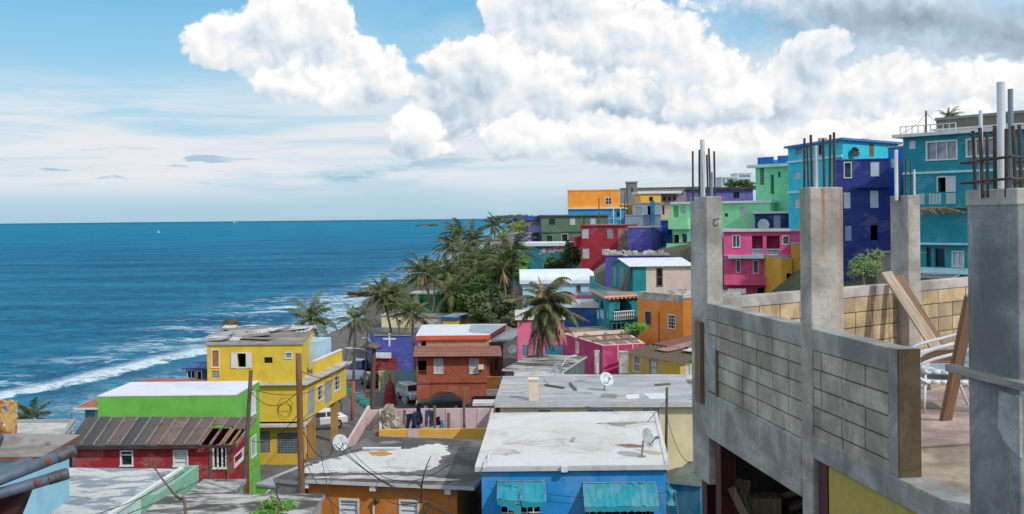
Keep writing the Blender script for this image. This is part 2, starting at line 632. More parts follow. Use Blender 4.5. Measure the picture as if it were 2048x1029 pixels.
wmix = nt.n('ShaderNodeMixShader', {0: nt.math('MULTIPLY', nt.math('SUBTRACT', 1.0, foam), .035), 1: difs.outputs[0], 2: glos.outputs[0]})
nt.t.links.new(wmix.outputs[0], m.node_tree.nodes['Material Output'].inputs[0])
nt.t.links.new(nt.math('ADD', .28, nt.math('MULTIPLY', foam, .5)), b.inputs['Roughness'])
b.inputs['IOR'].default_value = 1.33
b.inputs['Specular IOR Level'].default_value = .12
bp = nt.n('ShaderNodeBump', {'Height': hgt, 'Strength': 1.0, 'Distance': 1.0})
nt.t.links.new(bp.outputs[0], difs.inputs['Normal'])
nt.t.links.new(bp.outputs[0], glos.inputs['Normal'])
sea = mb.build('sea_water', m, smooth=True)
for nm, arr in (('shore', shore_a), ('wave', wave_a)):
    a = sea.data.attributes.new(nm, 'FLOAT', 'POINT')
    a.data.foreach_set('value', arr)
tag(sea, None, None, kind='structure')

# ---------------------------------------------------------------- light and sky
SUN_DIR = Vector((0.68, -0.64, 0.80)).normalized()     # towards the sun
sun = bpy.data.lights.new('sun', 'SUN')
sun.energy = 2.6
sun.angle = rad(.6)
sun.color = (1, .97, .92)
so = bpy.data.objects.new('sun', sun)
COL.objects.link(so)
so.rotation_euler = SUN_DIR.to_track_quat('Z', 'Y').to_euler()
elev = math.asin(SUN_DIR.z)
SC.view_settings.view_transform = 'Standard'
SC.view_settings.look = 'None'
SC.view_settings.gamma = 1
SC.view_settings.exposure = .02

W = bpy.data.worlds.new('World')
SC.world = W
W.use_nodes = True
W.cycles.sampling_method = 'MANUAL'
W.cycles.sample_map_resolution = 512
SC.cycles.max_bounces = 5
SC.cycles.diffuse_bounces = 3
SC.cycles.glossy_bounces = 2
SC.cycles.transmission_bounces = 2
SC.cycles.transparent_max_bounces = 4
nt = NT(W.node_tree)
bg = W.node_tree.nodes['Background']
SKS = .1
bg.inputs['Strength'].default_value = SKS
sky = nt.n('ShaderNodeTexSky', sky_type='NISHITA')
sky.sun_disc = False
sky.sun_elevation = elev
sky.sun_rotation = math.atan2(SUN_DIR.x, SUN_DIR.y)
sky.air_density = 1.0
sky.dust_density = .6
sky.ozone_density = 1.5


def azel(px, py):
    d = ray(px, py)
    return math.atan2(d.x, d.y), math.asin(d.z / d.length)


LAYERS = [  # clouds from back to front: (centre px, radius px) lobes, rim white, how far the inside greys
    ([(1780, 15, 400, 80), (2160, 80, 380, 160), (1560, 0, 200, 40)], .60, .30, .5),
    ([(1130, 90, 165, 110), (1290, 105, 150, 115), (1400, 175, 130, 85), (1495, 195, 90, 60), (1050, 30, 90, 95), (1110, -20, 120, 70), (1250, 225, 320, 110), (1600, 250, 300, 90)], .97, .32, .12),
    ([(555, 85, 145, 95), (650, 65, 72, 75), (530, 25, 52, 52), (455, 95, 100, 52), (700, 125, 82, 60)], .96, .27, .12),
    ([(885, 128, 58, 68), (980, 125, 82, 66), (930, 205, 165, 90), (1085, 190, 110, 90), (600, 165, 110, 45), (700, 182, 75, 46), (775, 165, 70, 55)], .96, .38, .12),
    ([(1640, 105, 72, 56), (1600, 160, 90, 75), (1740, 185, 150, 75), (1930, 200, 210, 85), (1480, 250, 200, 50)], .94, .32, .14),
    ([(1230, 190, 110, 55), (1420, 215, 120, 45), (830, 255, 70, 45), (845, 300, 70, 24)], .96, .44, .12),
    ([(1060, 275, 150, 52), (1215, 280, 170, 62), (1380, 305, 170, 50), (1620, 300, 240, 60), (1900, 285, 260, 70)], .95, .34, .13)]
GREY = [(1290, 222, 150, 26, .9), (1480, 225, 110, 22, .8), (915, 215, 60, 50, .5), (930, 325, 140, 16, .8), (1230, 335, 260, 18, .7), (1800, 70, 300, 40, .8), (1200, 150, 60, 34, .5)]


def blobfield(q, P, items, spread=1.0):
    acc = None
    for it in items:
        u, v = azel(it[0], it[1])
        rx, ry = it[2] / F * spread, it[3] / F * spread
        mp = q.n('ShaderNodeMapping', {'Vector': P, 'Location': (-u / rx, -v / ry, 0), 'Scale': (1 / rx, 1 / ry, 0)}).outputs[0]
        ln = q.n('ShaderNodeVectorMath', {0: mp}, operation='LENGTH').outputs['Value']
        if len(it) > 4:
            f = q.math('MULTIPLY', q.math('SUBTRACT', 1.0, ln, clamp=True), it[4])
            acc = f if acc is None else q.math('MAXIMUM', acc, f)
        else:
            acc = ln if acc is None else q.math('SMOOTH_MIN', acc, ln, .12)
    return acc if len(items[0]) > 4 else q.math('SUBTRACT', 1.0, acc)


def noise2(q, vec, scale, detail, rough, dist=0.0):
    return q.n('ShaderNodeTexNoise', {'Vector': vec, 'Scale': scale, 'Detail': detail, 'Roughness': rough, 'Distortion': dist}, noise_dimensions='2D').outputs['Fac']


def puffs(P, det, cells=((15.0, .55), (36.0, .5), (84.0, .32), (180.0, .18))):
    """cauliflower billows: cells at several sizes plus fractal noise"""
    out = nt.math('MULTIPLY', nt.math('SUBTRACT', noise2(nt, P, 20.0, det, .56, .0), .5), 1.1)
    for sc_, am in cells:
        v = nt.n('ShaderNodeTexVoronoi', {'Vector': P, 'Scale': sc_, 'Smoothness': .4}, voronoi_dimensions='2D', feature='SMOOTH_F1').outputs['Distance']
        out = nt.math('SUBTRACT', out, nt.math('MULTIPLY', nt.math('SUBTRACT', v, .40), am))
    return out


dirv = nt.n('ShaderNodeTexCoord').outputs['Generated']
sp = nt.n('ShaderNodeSeparateXYZ', {0: dirv})
az = nt.math('ARCTAN2', sp.outputs[0], sp.outputs[1])
elv = nt.math('ARCSINE', sp.outputs[2])
P2 = nt.n('ShaderNodeCombineXYZ', {0: az, 1: elv, 2: 0.0}).outputs[0]


def shift(v, off):
    return nt.n('ShaderNodeVectorMath', {0: v, 1: (off[0], off[1], 0)}, operation='ADD').outputs[0]


warp = nt.n('ShaderNodeTexNoise', {'Vector': P2, 'Scale': 22.0, 'Detail': 3.0}, noise_dimensions='2D').outputs['Color']
PW = nt.n('ShaderNodeVectorMath', {0: nt.n('ShaderNodeVectorMath', {0: warp, 1: (.5, .5, .5)}, operation='SUBTRACT').outputs[0], 'Scale': .02}, operation='SCALE').outputs[0]
PW = nt.n('ShaderNodeVectorMath', {0: PW, 1: P2}, operation='ADD').outputs[0]
N0 = puffs(PW, 8)
N1 = puffs(shift(PW, (.006, .010)), 4, ((15.0, .55), (36.0, .5), (84.0, .32)))
LIT = nt.math('MULTIPLY', nt.math('MAXIMUM', nt.math('SUBTRACT', N0, N1), -.40), .5)
mask, val = None, None
for lobes, rim, grey_in, soft in LAYERS:
    # the tiny offset makes the layers evaluate one after another
    PL = PW if val is None else nt.n('ShaderNodeVectorMath', {0: PW, 1: nt.math('MULTIPLY', val, 1e-9)}, operation='ADD').outputs[0]
    f = nt.math('ADD', nt.math('MULTIPLY', blobfield(nt, PL, lobes), 1.25), nt.math('MULTIPLY', N0, .8))
    m_ = nt.smooth(f, -.04, soft * 2.2)
    fs = nt.math('ADD', nt.math('MULTIPLY', blobfield(nt, nt.n('ShaderNodeVectorMath', {0: shift(PL, (.010, .022)), 1: nt.math('MULTIPLY', f, 1e-9)}, operation='ADD').outputs[0], lobes), 1.25), nt.math('MULTIPLY', N0, .45))
    v_ = nt.math('SUBTRACT', rim, nt.math('MULTIPLY', nt.smooth(fs, -.05, .9), grey_in))
    if mask is None:
        mask, val = m_, v_
    else:
        val = nt.n('ShaderNodeMix', {0: m_, 2: val, 3: v_}, data_type='FLOAT').outputs[0]
        mask = nt.math('MAXIMUM', mask, m_)
PL = nt.n('ShaderNodeVectorMath', {0: PW, 1: nt.math('MULTIPLY', val, 1e-9)}, operation='ADD').outputs[0]
gy = nt.smooth(blobfield(nt, PL, GREY, 1.6), .0, .9)
# soft veil of thin cloud around and below the cumulus
VEIL = [(1250, 230, 620, 240), (1900, 200, 600, 300), (620, 150, 300, 170)]
veil = nt.math('ADD', blobfield(nt, P2, VEIL), nt.math('MULTIPLY', nt.math('SUBTRACT', noise2(nt, nt.mapping(P2, (1, 2.2, 1)), 7.0, 6, .6), .5), 1.3))
veil = nt.math('MULTIPLY', nt.smooth(veil, -.1, .7), .8)
veil = nt.math('MULTIPLY', veil, nt.math('ADD', .2, nt.math('MULTIPLY', nt.smooth(az, -.22, .1), .8)))
# above the picture and behind the camera: unseen broken cloud, thickened for fill light
bn = nt.noise(nt.n('ShaderNodeVectorMath', {0: dirv, 1: (1, 1, 2)}, operation='MULTIPLY').outputs[0], 2.6, 6, .6)
away = nt.math('MAXIMUM', nt.smooth(elv, .25, .36), nt.math('SUBTRACT', 1.0, nt.smooth(sp.outputs[1], .55, .75)))
mask = nt.math('MAXIMUM', mask, nt.math('MULTIPLY', nt.math('MULTIPLY', nt.smooth(bn, .36, .52), away), .95))
val = nt.math('SUBTRACT', nt.math('ADD', val, LIT), nt.math('MULTIPLY', gy, .32))
rp = nt.n('ShaderNodeValToRGB', {0: val})
el = rp.color_ramp.elements
CG = 1 / SKS
el[0].position, el[0].color = 0.0, lin((140, 160, 180))
el[1].position, el[1].color = 1.0, (1.0, 1.0, 1.0, 1)
for p, c in ((.28, (170, 187, 204)), (.5, (200, 214, 227)), (.7, (226, 234, 241)), (.86, (246, 249, 251))):
    e = el.new(p)
    e.color = lin(c)
ccol = nt.n('ShaderNodeVectorMath', {0: rp.outputs[0], 'Scale': nt.math('ADD', CG, nt.math('MULTIPLY', away, CG * .3))}, operation='SCALE').outputs[0]  # out-of-view cloud brightened to add fill light
# clear sky, hazy towards the horizon, thin streaks of stratus
SKYG = nt.n('ShaderNodeVectorMath', {0: sky.outputs[0], 1: (1.0, 1.0, 1.0)}, operation='MULTIPLY').outputs[0]


def sc10(c):
    return tuple(v * CG for v in lin(c)[:3]) + (1,)


sr = nt.n('ShaderNodeValToRGB', {0: nt.n('ShaderNodeMapRange', {'Value': elv, 'From Min': 0.0, 'From Max': .26}).outputs[0]})
el = sr.color_ramp.elements
el[0].position, el[0].color = 0.0, lin((168, 204, 226))
el[1].position, el[1].color = 1.0, lin((104, 180, 226))
for p, c in ((.2, (186, 216, 234)), (.45, (166, 214, 238)), (.75, (128, 196, 234))):
    e = el.new(p)
    e.color = lin(c)
hz = nt.n('ShaderNodeVectorMath', {0: sr.outputs[0], 'Scale': CG}, operation='SCALE').outputs[0]
base = nt.mix(nt.math('SUBTRACT', .88, nt.math('MULTIPLY', nt.smooth(elv, .24, .8), .6)), SKYG, hz)
s1 = nt.noise(nt.mapping(P2, (4.5, 46, 1)), 1.0, 7, .6, .5)
s2 = nt.noise(nt.mapping(P2, (2.0, 16, 1), (3, 1, 0)), 1.0, 4, .55)
env = nt.math('MULTIPLY', nt.smooth(elv, .012, .045), nt.math('SUBTRACT', 1.0, nt.smooth(elv, .09, .155)))
st = nt.math('MULTIPLY', nt.smooth(nt.math('ADD', nt.math('MULTIPLY', s1, .55), nt.math('MULTIPLY', s2, .45)), .37, .55), env)
base = nt.mix(nt.math('MULTIPLY', st, .95), base, sc10((232, 234, 238)))
# small grey-blue wisps low over the sea
s3 = nt.noise(nt.mapping(P2, (9, 70, 1), (1, 4, 0)), 1.0, 5, .6, .4)
env3 = nt.math('MULTIPLY', nt.smooth(elv, .03, .045), nt.math('SUBTRACT', 1.0, nt.smooth(elv, .06, .075)))
base = nt.mix(nt.math('MULTIPLY', nt.math('MULTIPLY', nt.smooth(s3, .56, .64), env3), .75), base, sc10((150, 186, 212)))
lowcl = nt.math('SUBTRACT', 1.0, nt.math('MULTIPLY', nt.math('SUBTRACT', 1.0, nt.smooth(elv, .02, .075)), .75))
base = nt.mix(nt.math('MULTIPLY', veil, nt.math('ADD', .3, nt.math('MULTIPLY', lowcl, .7))), base, sc10((222, 231, 239)))
fin = nt.mix(nt.math('MULTIPLY', mask, lowcl), base, ccol)
nt.t.links.new(fin, bg.inputs['Color'])

# ---------------------------------------------------------------- houses
def pl(px, d):
    """plan point (x, y) of pixel column px at depth d (row taken near the horizon)"""
    p = at(px, 500, d)
    return Vector((p.x, p.y))


class Block:
    """one storey block: a quadrilateral footprint with walls, openings cut into them"""

    def __init__(s, house, A, B, D=None, C=None, E=None, bot=None, wall=None, name='wall', skew=0.0, top=None):
        s.h = house
        a = at(*A)
        b = at(B[0], A[1], B[1])
        s.ztop = a.z if top is None else top
        a2, b2 = Vector((a.x, a.y)), Vector((b.x, b.y))
        ex = (b2 - a2).normalized()
        bk = Vector((-ex.y, ex.x))
        if bk.y < 0:
            bk = -bk
        bk = (bk + ex * skew)
        c2 = pl(*C) if C else b2 + bk * D
        e2 = pl(*E) if E else a2 + (c2 - b2)
        s.P = [a2, b2, c2, e2]
        if bot is None:
            s.zbot = min(tz(p.x, p.y) for p in s.P) - .5
        elif isinstance(bot, tuple):
            s.zbot = bot[1]
        else:
            s.zbot = at(A[0], bot, A[2]).z
        s.op = {'f': [], 'r': [], 'b': [], 'l': []}
        s.wall = wall or house.mat
        s.name = name
        house.blocks.append(s)

    def seg(s, face):
        i = 'frbl'.index(face)
        return s.P[i], s.P[(i + 1) % 4]

    def uw(s, face, px, py):
        p, q = s.seg(face)
        e = (q - p)
        L = e.length
        e = e / L
        n = Vector((e.y, -e.x))
        r = ray(px, py)
        t = (p - Vector((C0.x, C0.y))).dot(n) / Vector((r.x, r.y)).dot(n)
        X = C0 + r * t
        return (Vector((X.x, X.y)) - p).dot(e), X.z

    def xyz(s, face, u, w, o=0.0):
        p, q = s.seg(face)
        e = (q - p).normalized()
        n = Vector((e.y, -e.x))
        v = p + e * u + n * o
        return (v.x, v.y, w)

    def fbox(s, mb, face, u0, u1, w0, w1, o0, o1, mi=0, top=None):
        X = s.xyz
        mb.hexa([X(face, u0, w0, o1), X(face, u1, w0, o1), X(face, u1, w0, o0), X(face, u0, w0, o0),
                 X(face, u0, w1, o1), X(face, u1, w1, o1), X(face, u1, w1, o0), X(face, u0, w1, o0)], mi, 0.0, top)

    def win(s, face, x0, y0, x1, y1, kind='louvre', frame=WHITE, **kw):
        u0, wt = s.uw(face, x0, y0)
        u1, wb = s.uw(face, x1, y1)
        ym = (y0 + y1) / 2
        wt = s.uw(face, (x0 + x1) / 2, y0)[1]
        wb = s.uw(face, (x0 + x1) / 2, y1)[1]
        if u0 > u1:
            u0, u1 = u1, u0
        L = (s.seg(face)[1] - s.seg(face)[0]).length
        u0, u1 = max(.06, u0), min(L - .06, u1)
        wt = min(wt, s.ztop - .05)
        wb = max(wb, s.zbot + .05)
        if u1 - u0 < .1 or wt - wb < .1:
            return
        s.op[face].append((u0, u1, wb, wt, kind, frame, kw))

    def ledge(s, face, py, th=.15, proud=.12, mat=None, name='ledge', over=0.0, px=None, z=None):
        p, q = s.seg(face)
        L = (q - p).length
        if z is None:
            mid = (p + q) / 2
            if px is None:
                px = CX + F * mid.x / mid.y
            z = s.uw(face, px, py)[1]
        mb = MB()
        s.fbox(mb, face, -over, L + over, z - th / 2, z + th / 2, -.02, proud)
        return mb.build(name, mat or WHITE, s.h.root)

    def balcony(s, face, x0, x1, yt, yb, proud=1.0, mat=None, rail=None, kind='solid', slab=.14):
        """projecting balcony: floor slab plus parapet or balusters; rows are taken on the wall plane pushed out"""
        u0, zt = s.uw(face, x0, yt)
        u1, zb = s.uw(face, x1, yb)
        mat = mat or s.wall
        mb = MB()
        s.fbox(mb, face, u0, u1, zb - slab, zb, -.02, proud)
        o = mb.build('balcony', mat, s.h.root)
        r = MB()
        if kind == 'solid':
            s.fbox(r, face, u0, u1, zb + .002, zt, proud - .1, proud)
            for u in (u0, u1 - .1):
                s.fbox(r, face, u, u + .1, zb + .002, zt, -.0, proud - .1)
        else:
            s.fbox(r, face, u0, u1, zt - .09, zt, proud - .12, proud)
            n = max(3, int((u1 - u0) / .22))
            for i in range(n + 1):
                u = u0 + .05 + (u1 - u0 - .1) * i / n
                c = s.xyz(face, u, zb, proud - .06)
                h = zt - zb - .09
                r.lathe(c, [(.045, 0), (.045, h * .12), (.03, h * .2), (.06, h * .45), (.03, h * .75), (.045, h)], n=6)
            for u in (u0 + .05, u1 - .05):
                r.bar(s.xyz(face, u, zt - .05, proud - .06), s.xyz(face, u, zt - .05, 0), .08, .09)
                for k in range(1, 4):
                    c = s.xyz(face, u, zb, proud * k / 4)
                    r.box((c[0] - .03, c[1] - .03, zb), (c[0] + .03, c[1] + .03, zt - .07))
        r.build('railing', rail or mat, o)
        return o

    def slab(s, over=.2, th=.16, mat=None, side=None, name='roof', z=None, ov=None, lift=0.0, curb=None):
        """flat roof slab with overhang; ov = (front, right, back, left); curb = (height, width, mat)"""
        ov = ov or (over,) * 4
        z = s.ztop if z is None else z
        P = s.off(ov)
        mb = MB()
        mb.prism(P, z, z + th, 1, 0)
        o = mb.build(name, [mat or s.wall, side or WHITE], s.h.root)
        if curb:
            c = MB()
            Q = s.off(tuple(v - curb[1] for v in ov))
            for i in range(4):
                j = (i + 1) % 4
                c.hexa([(*P[i], z + th), (*P[j], z + th), (*Q[j], z + th), (*Q[i], z + th),
                        (*P[i], z + th + curb[0]), (*P[j], z + th + curb[0]), (*Q[j], z + th + curb[0]), (*Q[i], z + th + curb[0])])
            c.build('parapet', curb[2], o)
        return o

    def off(s, ov):
        lines = []
        for i in range(4):
            p, q = s.P[i], s.P[(i + 1) % 4]
            e = (q - p).normalized()
            n = Vector((e.y, -e.x))
            lines.append((p + n * ov[i], e))
        out = []
        for i in range(4):
            p, e = lines[i - 1]
            q, f = lines[i]
            den = e.x * f.y - e.y * f.x
            t = ((q - p).x * f.y - (q - p).y * f.x) / den
            out.append(p + e * t)
        return out

    def finish(s):
        mb = MB()
        for face in 'frbl':
            p, q = s.seg(face)
            L = (q - p).length
            us = sorted({0.0, L, *[o[0] for o in s.op[face]], *[o[1] for o in s.op[face]]})
            ws = sorted({s.zbot, s.ztop, *[o[2] for o in s.op[face]], *[o[3] for o in s.op[face]]})
            for i in range(len(us) - 1):
                for j in range(len(ws) - 1):
                    um, wm = (us[i] + us[i + 1]) / 2, (ws[j] + ws[j + 1]) / 2
                    if any(o[0] < um < o[1] and o[2] < wm < o[3] for o in s.op[face]):
                        continue
                    mb.quad(*[s.xyz(face, u, w) for u, w in ((us[i], ws[j]), (us[i + 1], ws[j]), (us[i + 1], ws[j + 1]), (us[i], ws[j + 1]))])
            for (u0, u1, w0, w1, kind, frame, kw) in s.op[face]:
                dp = -kw.get('deep', .6 if kind == 'open' else .16)
                for (a, b) in (((u0, w0), (u1, w0)), ((u1, w0), (u1, w1)), ((u1, w1), (u0, w1)), ((u0, w1), (u0, w0))):
                    mb.quad(s.xyz(face, a[0], a[1]), s.xyz(face, b[0], b[1]), s.xyz(face, b[0], b[1], dp), s.xyz(face, a[0], a[1], dp))
        w = mb.build(s.name, s.wall, s.h.root)
        for face in 'frbl':
            for o in s.op[face]:
                s.make_win(face, *o)
        return w

    def make_win(s, face, u0, u1, w0, w1, kind, frame, kw):
        root = s.h.root
        B = lambda mb, *a, **k: s.fbox(mb, face, *a, **k)
        dp = kw.get('deep', .6 if kind == 'open' else .16)
        mb = MB()
        nm = kw.get('name', 'door' if (w1 - w0) > 1.75 and kind not in ('open', 'grille') else 'window')
        mat = kw.get('mat')
        if kind == 'louvre':
            n = max(3, int(round((w1 - w0) / kw.get('step', .13))))
            for i in range(n):
                a, b = w0 + (w1 - w0) * i / n, w0 + (w1 - w0) * (i + 1) / n
                mb.quad(s.xyz(face, u0, a, -.03), s.xyz(face, u1, a, -.03), s.xyz(face, u1, b, -.11), s.xyz(face, u0, b, -.11))
                mb.quad(s.xyz(face, u0, b, -.11), s.xyz(face, u1, b, -.11), s.xyz(face, u1, b, -.03), s.xyz(face, u0, b, -.03))
            o = mb.build(nm, mat or LOUV, root)
        elif kind in ('dark', 'grille', 'glass', 'open', 'doors'):
            mb.quad(*[s.xyz(face, u, w, -dp + .01) for u, w in ((u0, w0), (u1, w0), (u1, w1), (u0, w1))])
            o = mb.build(nm, mat or (DARK if kind in ('open', 'grille') else GLASS), root)
        else:  # panel
            B(mb, u0, u1, w0, w1, -.1, -.03)
            o = mb.build(nm, mat or LOUV, root)
        t = kw.get('ft', .045)
        if frame is not None and t > 0:
            f = MB()
            B(f, u0 - .02, u1 + .02, w1 - t, w1 + .03, -.09, .035)
            B(f, u0 - .04, u1 + .04, w0 - .04, w0 + t * .8, -.09, .06)
            B(f, u0 - .02, u0 + t, w0 + t * .8, w1 - t, -.09, .03)
            B(f, u1 - t, u1 + .02, w0 + t * .8, w1 - t, -.09, .03)
            nmul = kw.get('mull', 0)
            for i in range(1, nmul + 1):
                u = u0 + (u1 - u0) * i / (nmul + 1)
                B(f, u - .03, u + .03, w0 + t * .8, w1 - t, -.1, .0)
            if kw.get('cross'):
                w = w0 + (w1 - w0) * kw['cross']
                B(f, u0 + t, u1 - t, w - .03, w + .03, -.1, -.01)
            f.build('frame', frame, o)
        if kind == 'grille':
            g_ = MB()
            nu, nw = kw.get('nu', max(2, int((u1 - u0) / .22))), kw.get('nw', max(2, int((w1 - w0) / .22)))
            for i in range(1, nu):
                u = u0 + (u1 - u0) * i / nu
                B(g_, u - .016, u + .016, w0, w1, -.07, -.04)
            for i in range(1, nw):
                w = w0 + (w1 - w0) * i / nw
                B(g_, u0, u1, w - .016, w + .016, -.04, -.01)
            g_.build('grille', kw.get('bars', WHITE), o)
        if kw.get('shut'):
            wd = (u1 - u0) * .55
            for a in (u0 - wd, u1 + .01):
                sh = MB()
                B(sh, a, a + wd - .01, w0, w1, .02, .07)
                for q in (.12, .54):
                    B(sh, a + .06, a + wd - .07, w0 + (w1 - w0) * q, w0 + (w1 - w0) * (q + .34), .071, .078)
                sh.build('shutter', kw['shut'], o)
        return o


class House:
    def __init__(s, name, label, cat, loc, mat, group=None):
        p = at(*loc)
        s.root = thing(name, label, cat, (p.x, p.y, p.z), group)
        s.mat = mat
        s.blocks = []

    def block(s, *a, **k):
        return Block(s, *a, **k)

    def part(s, mb, name, mat, **k):
        return mb.build(name, mat, s.root, **k)

    def done(s):
        for b in s.blocks:
            b.finish()
        return s.root


def corrugated(mb, P, thick=.03, pitch=.3, amp=.035, mi=0, sub=None):
    """corrugated sheet over the quad P (a,b along the eave, d,c along the ridge); ribs run a->d"""
    a, b, c, d = [Vector(p) for p in P]
    L = (b - a).length
    n = max(4, int(L / pitch) * 2)
    nrm = (b - a).cross(d - a).normalized()
    if nrm.z < 0:
        nrm = -nrm
    v = []
    for i in range(n + 1):
        t = i / n
        o = nrm * (amp if i % 2 else 0)
        v += [a.lerp(b, t) + o, d.lerp(c, t) + o]
    for i in range(n + 1):
        t = i / n
        o = nrm * ((amp if i % 2 else 0) - thick)
        v += [a.lerp(b, t) + o, d.lerp(c, t) + o]
    fs = []
    m = 2 * (n + 1)
    for i in range(n):
        fs.append((2 * i, 2 * i + 2, 2 * i + 3, 2 * i + 1))
        fs.append((m + 2 * i + 1, m + 2 * i + 3, m + 2 * i + 2, m + 2 * i))
        fs.append((2 * i, m + 2 * i, m + 2 * i + 2, 2 * i + 2))
        fs.append((2 * i + 1, 2 * i + 3, m + 2 * i + 3, m + 2 * i + 1))
    mb.add(v, fs, mi)


def panel(mb, P, thick=.06, mi=0):
    """thin slab on the quad P (any orientation)"""
    a, b, c, d = [Vector(p) for p in P]
    n = (b - a).cross(d - a).normalized() * thick
    if n.z < 0:
        n = -n
    mb.hexa([a - n, b - n, c - n, d - n, a, b, c, d], mi)


def crom(pts, n=8):
    """smooth curve through the points"""
    pts = [Vector(p) for p in pts]
    q = [pts[0] * 2 - pts[1]] + pts + [pts[-1] * 2 - pts[-2]]
    out = []
    for i in range(1, len(q) - 2):
        for k in range(n):
            t = k / n
            a, b, c, d = q[i - 1], q[i], q[i + 1], q[i + 2]
            out.append(.5 * ((2 * b) + (c - a) * t + (2 * a - 5 * b + 4 * c - d) * t * t + (3 * b - a - 3 * c + d) * t ** 3))
    out.append(pts[-1])
    return out

# ---------------------------------------------------------------- the town
def wall_shell(blk, thick=.18, floor=1.2, inner=None, fmat=None):
    """roofless block: wall tops, inner wall faces and the floor inside"""
    P, Q = blk.P, blk.off((-thick,) * 4)
    cap, inn = MB(), MB()
    zt, zf = blk.ztop, blk.ztop - floor
    for i in range(4):
        j = (i + 1) % 4
        cap.hexa([(*P[i], zt), (*P[j], zt), (*Q[j], zt), (*Q[i], zt), (*P[i], zt + .03), (*P[j], zt + .03), (*Q[j], zt + .03), (*Q[i], zt + .03)])
        inn.quad((*Q[i], zf), (*Q[j], zf), (*Q[j], zt), (*Q[i], zt))
    cap.build('coping', WHITE if inner is None else inner, blk.h.root)
    inn.build('inner_wall', inner or WHITE, blk.h.root)
    fl = MB()
    fl.add([(*q, zf) for q in Q], [(0, 1, 2, 3)])
    fl.build('deck', fmat or inner or WHITE, blk.h.root)


R_WHITE = roofmat('white_coated_roof', (218, 216, 212), (204, 201, 197), .54, .1, .3, .95, (112, 104, 98), .5)
R_WHITE2 = roofmat('clean_white_roof', (226, 228, 232), (212, 216, 222), .55, .1, .4, .98, (150, 150, 150), .3)
R_GREY = roofmat('grey_bitumen_roof', (150, 153, 157), (176, 178, 180), .52, .08, .3, .95, (70, 68, 66), .6)
R_BLUEGREY = roofmat('bluish_grey_coated_roof', (164, 167, 169), (188, 189, 188), .5, .07, .35, .95, (96, 93, 90), .8, (.6, 1.6, 1))
R_DARK = roofmat('mouldy_concrete_roof', (86, 84, 82), (118, 115, 112), .5, .06, .4, .95, (44, 43, 42), .5)
R_ORANGE = roofmat('half_stripped_white_roof', (64, 63, 62), (218, 214, 208), .5, .03, .17, .95, (70, 66, 62), .4, (1, 1.5, 1), (186, 120, 50))
R_CAMO = roofmat('patch_silvered_roof', (142, 150, 158), (205, 205, 200), .5, .03, 1.1, .95, (90, 92, 96), .3, (.5, 1.1, 1))
R_WEATH = roofmat('weathered_concrete_roof', (132, 124, 116), (160, 152, 144), .5, .08, .5, .95, (62, 58, 54), .7)
R_MOULD = roofmat('mould_patched_roof', (84, 82, 78), (196, 190, 184), .5, .05, .55, .95, (52, 50, 48), .75, (.6, 1.6, 1))
R_PALE = roofmat('pale_weathered_roof', (176, 172, 168), (208, 204, 198), .5, .07, .5, .95, (84, 78, 72), .55)
PEACHTRIM = paint('peach_cornice_paint', (236, 168, 140), .9, .3)
FASC = paint('stained_white_fascia', (206, 204, 202), 1.0, .8)
FASC2 = paint('stained_grey_fascia', (158, 160, 160), 1.0, .8)
CONC = concrete('old_house_concrete', (186, 182, 174))
TIMBER = wood('weathered_timber', (120, 104, 88), axis=2)


def quick(name, label, cat, loc, rgb, A, B, D=None, wins=(), roof=None, side=None, over=.15, th=.15, matname=None, dirt=.45, **kw):
    h = House(name, label, cat, loc, paint(matname or label, rgb, dirt=dirt))
    b = h.block(A, B, D, **kw)
    for w in wins:
        b.win(*w[:6], **(w[6] if len(w) > 6 else {}))
    if roof:
        b.slab(over, th, roof, side or FASC2)
    return h, b


